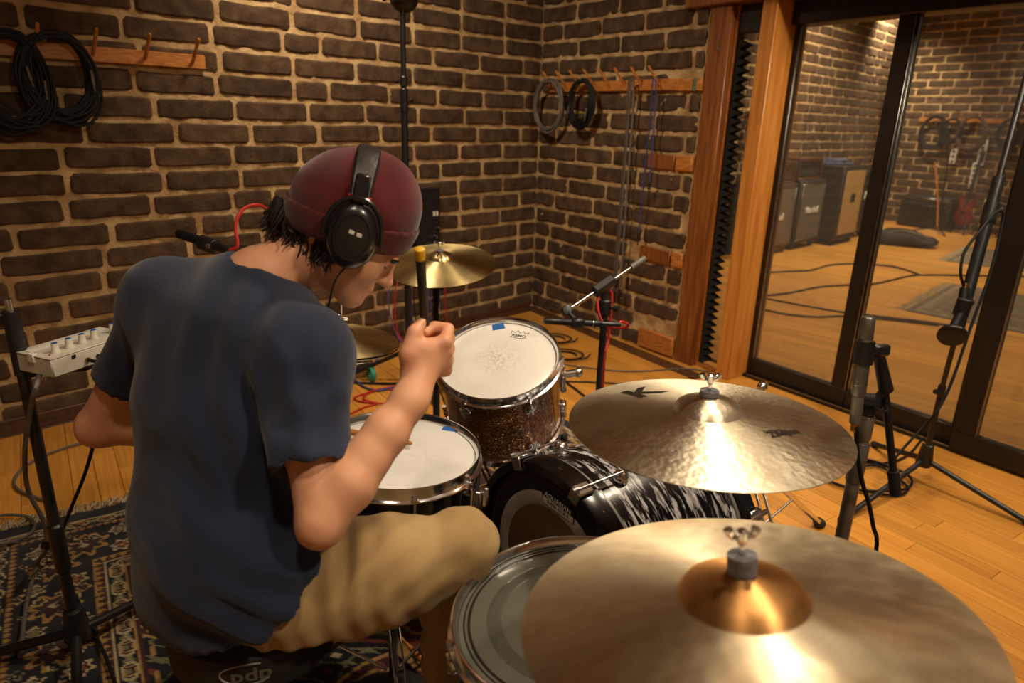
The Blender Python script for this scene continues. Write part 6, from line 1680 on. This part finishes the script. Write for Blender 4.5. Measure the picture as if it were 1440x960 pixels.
def folds(Vv, items, base=0.0):
    """cloth folds: each item (centre, along, across, freq, amp, reach) adds ridges near a joint"""
    d = np.full(len(Vv), base)
    for (c, al, acr, fr, amp, reach) in items:
        q = Vv - np.array(c); a = q @ np.array(V(al).normalized()); b = q @ np.array(V(acr).normalized()); r = np.linalg.norm(q, axis=1)
        w = np.exp(-(r / reach) ** 2); ph = b * fr + 1.4 * np.sin(a * 11 + b * 7) + 0.7 * np.sin(a * 23 + 1.0)
        x = np.sin(ph); d += amp * w * (np.abs(x) ** 0.85 * np.sign(x))
    return d

# --- joints
Ls, Rs = at(234, 424, 1.31), at(428, 500, 1.15)
RV = (Rs - Ls).normalized(); UPV = V((0, 0, 1)); FV = UPV.cross(RV).normalized()
T0, T1, T2, T3 = at(318, 838, 1.22), at(308, 720, 1.23), at(320, 580, 1.24), at(338, 468, 1.26)
NB = at(362, 398, 1.27)
ELR, WRR = at(452, 731, 1.05), at(577, 562, 1.13)
ELL = at(138, 600, 1.41); WRL = ELL + V((0.9, 0.42, -0.02)).normalized() * 0.25
HCn = at(497, 322, 1.27)
hf = V((0.74, 0.12, -0.66)).normalized(); hu = V((0.64, 0.15, 0.75)); hu = (hu - hf * hu.dot(hf)).normalized(); hr = hf.cross(hu)
def hp(f, u, r=0.0): return HCn + hf * f + hu * u + hr * r
HAX = (hf, hu, hr)

person = thing('person', 'seated drummer in navy t-shirt, khaki trousers and maroon beanie, right hand raised', 'person', V((th_c.x, th_c.y, 0)))

# --- skin: head, neck, both arms and hands as one surface
lo = (-0.98, 0.80, 0.60); hi = (0.0, 1.56, 1.36)
B = Field(lo, hi, 0.0042)
B.ell(hp(-0.012, 0.018), (0.094, 0.100, 0.074), HAX, 0.02)                  # skull
B.ell(hp(0.038, -0.045), (0.056, 0.075, 0.058), HAX, 0.035)                 # face block
B.cone(hp(0.02, -0.075, 0.045), hp(0.070, -0.100, 0.014), 0.016, 0.016, 0.03); B.cone(hp(0.02, -0.075, -0.045), hp(0.070, -0.100, -0.014), 0.016, 0.016, 0.03)   # jaw
B.ell(hp(0.082, -0.103), (0.017, 0.016, 0.022), HAX, 0.02)                  # chin
B.cone(hp(0.086, 0.006, 0.034), hp(0.088, 0.006, -0.034), 0.012, 0.012, 0.018)   # brow
B.cone(hp(0.092, -0.006), hp(0.112, -0.036), 0.0075, 0.0105, 0.012)         # nose bridge
B.ell(hp(0.109, -0.040), (0.011, 0.008, 0.012), HAX, 0.008)                 # nose tip
for s in (-1, 1):
    B.ell(hp(0.099, -0.042, 0.010 * s), (0.009, 0.007, 0.006), HAX, 0.006)
    B.ell(hp(0.090, -0.008, 0.031 * s), (0.010, 0.010, 0.016), HAX, 0.010, sub=True)   # eye sockets
    B.ell(hp(0.076, -0.010, 0.031 * s), (0.0125, 0.0125, 0.0125), HAX, 0.004)          # lids
    B.ell(hp(0.058, -0.040, 0.044 * s), (0.024, 0.022, 0.018), HAX, 0.02)   # cheeks
    B.ell(hp(-0.012, -0.020, 0.074 * s), (0.016, 0.030, 0.010), HAX, 0.008)  # ears
B.cone(hp(0.094, -0.066, 0.014), hp(0.094, -0.066, -0.014), 0.0075, 0.0075, 0.008); B.cone(hp(0.090, -0.081, 0.012), hp(0.090, -0.081, -0.012), 0.0080, 0.0080, 0.007)   # lips
B.cone(hp(0.101, -0.0735, 0.020), hp(0.101, -0.0735, -0.020), 0.0022, 0.0022, 0.003, sub=True)
B.cone(at(368, 402, 1.27), at(452, 348, 1.275), 0.062, 0.056, 0.03)         # neck
B.cone(NB, T3, 0.06, 0.07, 0.04)
# right arm
B.chain([Rs, Rs.lerp(ELR, 0.55), ELR], [0.048, 0.046, 0.036], 0.02)
B.ell(ELR + V((-0.004, -0.008, -0.012)), (0.029, 0.029, 0.029), None, 0.02)
B.chain([ELR, ELR.lerp(WRR, 0.28), ELR.lerp(WRR, 0.72), WRR], [0.036, 0.0425, 0.035, 0.028], 0.014)
# left arm
B.chain([Ls, Ls.lerp(ELL, 0.5), ELL], [0.046, 0.046, 0.036], 0.02); B.chain([ELL, ELL.lerp(WRL, 0.3), WRL], [0.038, 0.043, 0.026], 0.03)
def fist(W, palm_c, grip, axis_dir, back, across, s=1.0, mirror=1):
    """palm and five fingers closed round a stick at `grip` running along axis_dir.
       back: out of the back of the hand; across: from wrist to knuckles"""
    ax = V(axis_dir).normalized(); bk = V(back); bk = (bk - ax * bk.dot(ax)).normalized(); kn = V(across); kn = (kn - ax * kn.dot(ax) - bk * kn.dot(bk)).normalized()
    B.cone(W, palm_c, 0.027 * s, 0.030 * s, 0.02)
    # palm: flattened block across the four metacarpals
    B.ell(palm_c, (0.043 * s, 0.044 * s, 0.021 * s), (ax, kn, bk), 0.016)
    for i in range(4):
        o = ax * ((0.031 - 0.0205 * i) * s); L = (1.0, 1.08, 1.0, 0.82)[i] * s; r = (0.0098, 0.0100, 0.0095, 0.0085)[i] * s
        k0 = palm_c + o + kn * 0.034 * s + bk * 0.008 * s                    # knuckle
        k1 = k0 + kn * 0.024 * L - bk * 0.026 * L                            # first joint
        k2 = k1 - kn * 0.016 * L - bk * 0.024 * L * 0.8                      # second joint
        k3 = k2 - kn * 0.021 * L + bk * 0.006 * L                            # tip, back toward the palm
        B.cone(palm_c + o * 0.7, k0, 0.012 * s, r * 1.15, 0.012)
        B.chain([k0, k1], [r * 1.15, r * 1.05], 0.007); B.chain([k1, k2, k3], [r * 1.05, r, r * 0.85], 0.004)
    t0 = palm_c + ax * 0.026 * s - kn * 0.028 * s - bk * 0.004 * s; t1 = palm_c + ax * 0.048 * s - kn * 0.004 * s - bk * 0.022 * s; t2 = palm_c + ax * 0.052 * s + kn * 0.016 * s - bk * 0.034 * s
    B.chain([t0, t1], [0.0155 * s, 0.0125 * s], 0.012); B.chain([t1, t2], [0.0122 * s, 0.0098 * s], 0.006)
    return ax, kn, bk
# right hand: closed on an upright stick, back of the hand toward the door
ST0, ST1 = at(590, 350, 1.09), at(604, 545, 1.27)
sd_ = (ST0 - ST1).normalized(); fa_ = (WRR - ELR).normalized()
PRc = at(598, 508, 1.165)
fist(WRR, PRc, None, sd_, V((0.55, -0.80, 0.1)), V((0.62, 0.35, 0.45)), 1.03)
LST0 = WRL + (WRL - ELL).normalized() * 0.07 - V((0, 0, 0.02)); LST1 = SC + V((0.03, 0.02, 0.012))
lax = (LST1 - LST0).normalized()
fist(WRL, WRL + (WRL - ELL).normalized() * 0.055, None, lax.cross(V((0, 0, 1))).normalized() * 0.5 + lax * 0.6, V((0, 0, 1)), (WRL - ELL), 1.0)
def skin_disp(Vv): return 0.0006 * np.sin(Vv[:, 0] * 90) * np.sin(Vv[:, 2] * 80 + Vv[:, 1] * 60)
def skin_mat():
    m = mat('skin', (228, 172, 136), 0.5, col2=(212, 150, 114), nscale=7, bump=0.05, bscale=240, ncon=(0.3, 0.75))
    b = m.node_tree.nodes['Principled BSDF']; b.inputs['Subsurface Weight'].default_value = 0.12; b.inputs['Subsurface Radius'].default_value = (0.012, 0.005, 0.003); b.inputs['Subsurface Scale'].default_value = 0.6
    return m
link('body', B.mesh(skin_disp), skin_mat(), person)

# --- hips
HPR, KNR = at(405, 838, 1.17), at(646, 766, 1.255)
HPL = HPR - RV * 0.19 + V((0, 0.02, 0)); KNL = V((-0.50, 1.40, 0.575))
ANR = V((-0.125, 1.215, 0.13)); ANL = V((-0.545, 1.56, 0.13))
pc = V((th_c.x, th_c.y, SEATZ + 0.085))

# --- t-shirt
S_ = Field((-0.96, 0.80, 0.46), (-0.12, 1.58, 1.26), 0.0054)
offs = [(T0, 0.115, 0.060), (T1, 0.104, 0.052), (T2, 0.108, 0.064), (T3, 0.090, 0.090)]
for i in range(3):
    (p, r0, o0), (q, r1, o1) = offs[i], offs[i + 1]
    for s in (-1, 0, 1): S_.cone(p + RV * o0 * s, q + RV * o1 * s, r0, r1, 0.05)
S_.cone(T3, NB - V((0.01, 0, 0.02)), 0.10, 0.066, 0.05)
for q in (Ls, Rs):
    S_.cone(T3, q, 0.085, 0.060, 0.06); S_.cone(NB - V((0, 0, 0.035)), q + V((0, 0, 0.0)), 0.066, 0.060, 0.07); S_.cone(T2, q, 0.10, 0.06, 0.06)
S_.ell(T3 - FV * 0.02 + V((0, 0, -0.03)), (0.16, 0.10, 0.12), (RV, FV, UPV), 0.05)
# sleeves
SRe = at(439, 668, 1.07); SLe = Ls.lerp(ELL, 0.64)
def sleeve(a, e, r0, r1):
    d = (e - a).normalized(); S_.cone(a, e + d * 0.02, r0, r1, 0.035)
sleeve(Rs, SRe, 0.063, 0.066); sleeve(Ls, SLe, 0.063, 0.059)
# hem drapes over the seat of the trousers
S_.ell(pc + V((0, 0, 0.02)), (0.180, 0.157, 0.115), (RV, FV, UPV), 0.05)
S_.cone(HPR, HPR.lerp(KNR, 0.30), 0.100, 0.098, 0.05); S_.cone(T1 + RV * 0.06, HPR, 0.09, 0.10, 0.05)
# hollow for the neck
for (a, e, r) in ((at(372, 392, 1.27), at(455, 332, 1.275), 0.068),): S_.cone(a, e, r, r, 0.012, sub=True)
# cuffs: hollow out round the arms
dR = (SRe - Rs).normalized(); S_.cone(SRe + dR * 0.041, SRe + dR * 0.12, 0.078, 0.078, 0.004, sub=True)
dL = (SLe - Ls).normalized(); S_.cone(SLe + dL * 0.036, SLe + dL * 0.10, 0.068, 0.068, 0.004, sub=True)
hA, hB, hC = at(215, 866, 1.16), at(330, 898, 1.08), at(440, 792, 1.10)
hem_n = (hB - hA).cross(hC - hA).normalized(); hem_p = hB
if hem_n.z > 0: hem_n = -hem_n
S_.cut(hem_p, hem_n)
def shirt_disp(Vv):
    d = folds(Vv, [(Rs + V((-0.03, -0.03, -0.10)), (0.3, 0, -1), (1, -0.3, 0.5), 105, 0.0055, 0.11), (at(395, 640, 1.1), (0.4, 0.2, -1), (1, 0, 0.7), 95, 0.0060, 0.13),
                   (at(400, 840, 1.1), (0.9, -0.2, 0.5), (0.25, 0.1, 1), 92, 0.0065, 0.14), (at(300, 760, 1.1), (1, 0, -0.35), (0.2, 0, 1), 62, 0.0035, 0.20), (at(330, 480, 1.17), (0.15, 0, -1), (1, 0, 0.15), 70, 0.0034, 0.16),
                   (Ls + V((0.02, -0.05, -0.10)), (0.1, 0, -1), (1, 0, 0.2), 90, 0.004, 0.10), (at(440, 590, 1.03), (1, 0, 0.35), (0, 0, 1), 85, 0.003, 0.09)])
    n1 = np.sin(Vv[:, 0] * 31 + 2 * np.sin(Vv[:, 2] * 17)) * np.sin(Vv[:, 2] * 23 + Vv[:, 1] * 19)
    return d + 0.0016 * n1
M['tee'] = mat('navy_jersey', (38, 46, 68), 0.9, col2=(31, 38, 57), nscale=9, bump=0.12, bscale=700, bdist=0.001, sheen=0.2, spec=0.2)
tee = link('t_shirt', S_.mesh(shirt_disp, 4), M['tee'], person)
# ribbed collar
nx_ = (at(455, 332, 1.275) - at(372, 392, 1.27)).normalized(); cc_ = at(383, 384, 1.27)

# --- trousers
P_ = Field((-0.82, 0.76, 0.06), (0.12, 1.72, 0.84), 0.0056)
P_.ell(pc, (0.168, 0.145, 0.098), (RV, FV, UPV), 0.05)
P_.chain([HPR, HPR.lerp(KNR, 0.55), KNR], [0.092, 0.083, 0.056], 0.05); P_.ell(KNR + V((0.008, 0.0, 0.004)), (0.062, 0.058, 0.056), None, 0.03)
P_.chain([HPL, HPL.lerp(KNL, 0.5), KNL], [0.09, 0.082, 0.066], 0.05)
P_.chain([KNR, KNR.lerp(ANR, 0.35), ANR], [0.058, 0.062, 0.052], 0.03); P_.chain([KNL, KNL.lerp(ANL, 0.35), ANL], [0.064, 0.064, 0.052], 0.03)
P_.cone(HPR.lerp(KNR, 0.2) - V((0.02, 0.01, 0.04)), HPR.lerp(KNR, 0.75) - V((0.0, 0.0, 0.030)), 0.066, 0.056, 0.05)
P_.cut((0, 0, SEATZ - 0.004), (0, 0, -1)) if False else None
sl, Pg = P_._sub(P_.lo, P_.lo + P_.h * (np.array(P_.F.shape) - 1))
seat_cut = np.maximum(SEATZ - 0.003 - Pg[..., 2], np.hypot(Pg[..., 0] - th_c.x, Pg[..., 1] - th_c.y) - 0.19)   # flattened where he sits
P_.F[sl] = np.maximum(P_.F[sl], -np.maximum(Pg[..., 2] - (SEATZ - 0.003), np.hypot(Pg[..., 0] - th_c.x, Pg[..., 1] - th_c.y) - 0.20))
def trouser_disp(Vv):
    return folds(Vv, [(HPR.lerp(KNR, 0.12) + V((0.02, 0, 0.03)), (0.2, 0.1, -1), (1, 0.3, 0.1), 110, 0.0050, 0.12), (HPR.lerp(KNR, 0.45) - V((0, 0, 0.02)), (0.35, 0, -1), (1, 0.4, 0.5), 95, 0.0034, 0.12),
                      (KNR, (0.5, 0, 1), (1, 0.3, -0.6), 130, 0.0020, 0.10), (HPR.lerp(KNR, 0.7) - V((0, 0, 0.03)), (0.8, 0.1, 0.45), (0.4, 0, -1), 120, 0.0024, 0.12), (HPR.lerp(KNR, 0.1) + V((0.02, -0.05, 0)), (0.3, 0, -1), (1, 0, 0.25), 150, 0.0030, 0.12), (V((pc.x, pc.y - 0.1, SEATZ + 0.06)), (1, 0, 0.2), (0.1, 0, 1), 75, 0.0045, 0.12), (KNR.lerp(ANR, 0.6), (0, 0, 1), (0.4, 0, 1), 60, 0.006, 0.2)]) \
        + 0.0013 * np.sin(Vv[:, 0] * 41 + 2 * np.sin(Vv[:, 2] * 29)) * np.sin(Vv[:, 2] * 33)
M['khaki'] = mat('khaki_twill', (178, 150, 104), 0.85, col2=(160, 132, 88), nscale=10, bump=0.15, bscale=500, bdist=0.001, spec=0.2, sheen=0.1)
tro = link('trousers', P_.mesh(trouser_disp), M['khaki'], person)
# shoes
for (an, d, nm) in ((ANR, BA * 0.95 + V((0, 0, -0.1)), 'r'), (ANL, V((-0.05, 1, -0.05)), 'l')):
    f_ = Field(tuple(an + V((-0.2, -0.25, -0.14))), tuple(an + V((0.35, 0.35, 0.06))), 0.0075); d = V(d).normalized()
    dh = V((d.x, d.y, 0)).normalized(); z = 0.052 + (0.045 if nm == 'r' else 0.06)
    h_ = V((an.x, an.y, z + 0.01)) - dh * 0.02; t_ = V((an.x, an.y, z - 0.008)) + dh * 0.19
    f_.cone(an + V((0, 0, 0.01)), h_, 0.045, 0.046, 0.03); f_.cone(h_, h_.lerp(t_, 0.65), 0.042, 0.040, 0.03); f_.cone(h_.lerp(t_, 0.6), t_, 0.040, 0.030, 0.03)
    f_.cut((0, 0, z - 0.036), (0, 0, -1))
    link('shoe', f_.mesh(), M['tolex'], person, label='dark shoe')

# --- beanie, hair
BCn = at(500, 288, 1.265)
bu = V((-0.20, 0.02, 0.98)).normalized(); bf = V((0.97, 0.14, 0.20)); bf = (bf - bu * bf.dot(bu)).normalized(); br_ = bf.cross(bu)
Bn = Field(tuple(BCn - V((0.2, 0.17, 0.17))), tuple(BCn + V((0.2, 0.17, 0.17))), 0.0045)
Bn.ell(BCn, (0.122, 0.104, 0.098), (bf, bu, br_), 0.02)
Bn.ell(hp(-0.012, 0.02), (0.106, 0.110, 0.088), HAX, 0.03)
# brim plane through the forehead and the nape
br_n = V((-0.27, 0.0, -0.96)).normalized(); br_p = at(495, 334, 1.265)
Bn.cut(br_p, br_n)
bean = link('beanie', Bn.mesh(lambda v: 0.0016 * np.sin(v[:, 2] * 46 + 2 * np.sin(v[:, 0] * 30)) * np.sin(v[:, 0] * 35)), mat('maroon_knit', (88, 25, 29), 0.95, col2=(70, 18, 22), nscale=12, bump=0.35, bscale=420, bdist=0.002, sheen=0.25, spec=0.15), person)
# turned up cuff hugging the rim
Cf = Field(tuple(BCn - V((0.2, 0.17, 0.17))), tuple(BCn + V((0.2, 0.17, 0.17))), 0.0045)
Cf.ell(BCn, (0.127, 0.109, 0.103), (bf, bu, br_), 0.02); Cf.ell(hp(-0.012, 0.02), (0.111, 0.115, 0.093), HAX, 0.03)
Cf.cut(br_p + br_n * 0.004, br_n); Cf.cut(br_p - br_n * 0.046, -br_n)
cuff = link('beanie_cuff', Cf.mesh(), bean.data.materials[0], bean)
hair = MB(); hr_ = random.Random(12)
hm = mat('black_hair', (26, 20, 18), 0.45, col2=(40, 30, 26), nscale=40)
for i in range(420):
    t = hr_.random(); u0 = 378 + 84 * t; v0 = 296 + 54 * t + hr_.uniform(-8, 8)
    p = at(u0, v0, 1.20 + 0.02 * hr_.random() + 0.10 * hr_.random() * (1 - t) * 1.0)
    L = hr_.uniform(0.02, 0.045); c1 = V((hr_.uniform(-0.9, 0.3), hr_.uniform(-0.5, 0.5), -1)).normalized(); c2 = V((hr_.uniform(-0.8, 1.2), hr_.uniform(-0.6, 0.3), -0.6)).normalized()
    q = p + c1 * L * 0.55; e = q + c2 * L * 0.5
    hair.tube(spl([p + V((0.01, 0.01, 0.02)), p, q, e], 3), [0.0026] * 3 + [0.0023] * 3 + [0.0016] * 3 + [0.0006], 5)
hair.obj('hair', hm, person, kind='stuff', label='curly dark hair at the nape')
# eyebrow and lashes
for s in (-1, 1):
    b = MB(); b.tube(spl([hp(0.094, 0.003, 0.012 * s), hp(0.0955, 0.009, 0.030 * s), hp(0.085, 0.005, 0.050 * s)], 5), [0.0035] * 5 + [0.0050] * 5 + [0.002], 6); b.obj('eyebrow', hm, person)
    b = MB(); b.tube(spl([hp(0.086, -0.012, 0.021 * s), hp(0.0885, -0.014, 0.031 * s), hp(0.083, -0.012, 0.042 * s)], 4), 0.0014, 5); b.obj('eyelashes', hm, person)

# --- headphones (worn, a thing of their own)
hph = thing('headphones', 'black closed-back headphones worn over the maroon beanie', 'headphones', at(497, 345, 1.16))
M['hpblack'] = mat('satin_black_plastic', (20, 20, 21), 0.28, col2=(27, 27, 28), nscale=12, coat=0.2)
M['hppad'] = mat('black_leatherette', (22, 21, 21), 0.45, col2=(30, 29, 28), nscale=60, bump=0.2, bscale=120)
hb_ = V((0.22, 0.05, 0.97)).normalized(); hs_ = V((0.19, -0.975, 0.03)); hs_ = (hs_ - hb_ * hs_.dot(hb_)).normalized(); hfw = hb_.cross(hs_)
if hfw.x < 0: hfw = -hfw
HM0 = at(499, 318, 1.268)
for s in (1, -1):
    cc = HM0 + hs_ * (0.098 * s)
    Fc = Matrix.Translation(cc) @ Matrix((hfw, hb_, hs_ * s)).transposed().to_4x4() @ Matrix.Diagonal((0.93, 1.24, 1, 1))
    b = MB(); b.lathe([(0.030, -0.014), (0.047, -0.016), (0.051, -0.008), (0.049, 0.001), (0.044, 0.004)], 36, Fc, cap=False); b.obj('ear_pad', M['hppad'], hph)
    b = MB(); b.lathe([(0.047, 0.0), (0.0475, 0.008), (0.044, 0.018), (0.036, 0.025), (0.030, 0.027), (0.0, 0.029)], 36, Fc, cap=False); cup = b.obj('ear_cup', M['hpblack'], hph)
    b = MB(); b.lathe([(0.034, 0.0262), (0.0335, 0.0285), (0.031, 0.029), (0.0305, 0.0275)], 36, Fc, cap=False); b.obj('cup_ring', M['hppad'], cup)
    if s > 0:
        for dx in (-0.007, 0.007):
            b = MB(); b.box((dx + 0.004, 0.006, 0.0292), (0.010, 0.0055, 0.0012), Fc @ Matrix.Rotation(R_(-8), 4, 'Z'), 0.0005); b.obj('logo_mark', M['white'], cup, label='small white logo mark')
    b = MB(); yk = [Fc @ V((0.0525 * math.cos(a), 0.0525 * math.sin(a), 0.012 + 0.006 * math.sin(a))) for a in np.linspace(R_(-8), R_(188), 20)]
    b.tube(yk, 0.0048, 8); b.obj('yoke', M['hpblack'], hph)
    b = MB(); top_ = Fc @ V((0, 0.0535, 0.016)); b.box((0, 0, 0), (0.026, 0.012, 0.05), TM(top_ + hb_ * 0.014 - hs_ * (s * 0.004), hb_ - hs_ * (0.25 * s), hfw), 0.004); b.obj('slider', M['hpblack'], hph)
# padded band over the crown
bd = MB(); nb = 22; vv = []; pw = 0.021
for i in range(nb + 1):
    a = PI * (0.13 + 0.74 * i / nb); c_ = HM0 + hs_ * (0.108 * math.cos(a)) + hb_ * (0.014 + 0.127 * math.sin(a)); o_ = (hs_ * math.cos(a) + hb_ * math.sin(a)).normalized()
    wv = pw * (0.82 + 0.3 * math.sin(a) ** 2)
    for (x, y) in ((-1, -0.3), (-0.8, 0.75), (0, 1.0), (0.8, 0.75), (1, -0.3), (0.8, -0.9), (0, -1), (-0.8, -0.9)): vv.append(c_ + hfw * (wv * x) + o_ * (0.0085 * y))
bd.add(vv, [(i * 8 + j, i * 8 + (j + 1) % 8, (i + 1) * 8 + (j + 1) % 8, (i + 1) * 8 + j) for i in range(nb) for j in range(8)] + [tuple(range(8))[::-1], tuple(nb * 8 + j for j in range(8))])
bd.obj('headband', M['hppad'], hph)
for s in (1, -1):
    a = PI * (0.13 if s > 0 else 0.87); c_ = HM0 + hs_ * (0.108 * math.cos(a)) + hb_ * (0.014 + 0.127 * math.sin(a))
    b = MB(); b.box((0, 0, 0), (0.040, 0.017, 0.004), TM(c_, V((-hs_ * s * 0.25 + hb_ )), hfw), 0.001); b.obj('band_trim', M['cablered'], hph, label='thin red band edge')
b = MB(); b.tube(spl([HM0 + hs_ * 0.10 - hb_ * 0.055, at(471, 395, 1.18), at(463, 425, 1.19), at(458, 450, 1.22), at(455, 480, 1.3), at(440, 560, 1.42)], 6), 0.002, 6); b.obj('lead', M['cable'], hph)

# --- sticks in the hands
M['stickblack'] = mat('black_dipped_stick', (30, 28, 26), 0.5, col2=(38, 35, 32), nscale=20)
M['yellow'] = mat('yellow_stick_end', (226, 176, 20), 0.5, col2=(206, 156, 14), nscale=20)
rst = thing('drumstick', 'black drumstick with yellow end held upright in the raised hand', 'drumstick', ST1)
GR = PRc
b = MB(); L = (ST0 - ST1).length; b.lathe([(0.005, 0), (0.0078, 0.03), (0.0080, L - 0.018)], 12, TM(ST1, ST0 - ST1)); b.obj('shaft', M['stickblack'], rst)
b = MB(); b.lathe([(0.0081, L - 0.019), (0.0088, L - 0.012), (0.0085, L), (0.004, L + 0.003), (0, L + 0.003)], 12, TM(ST1, ST0 - ST1), cap=False); b.obj('end_cap', M['yellow'], rst, label='yellow painted end')
stick('drumstick', 'wooden drumstick held over the snare in the hidden hand', LST0 - lax * 0.05, LST1, M['railwood'])
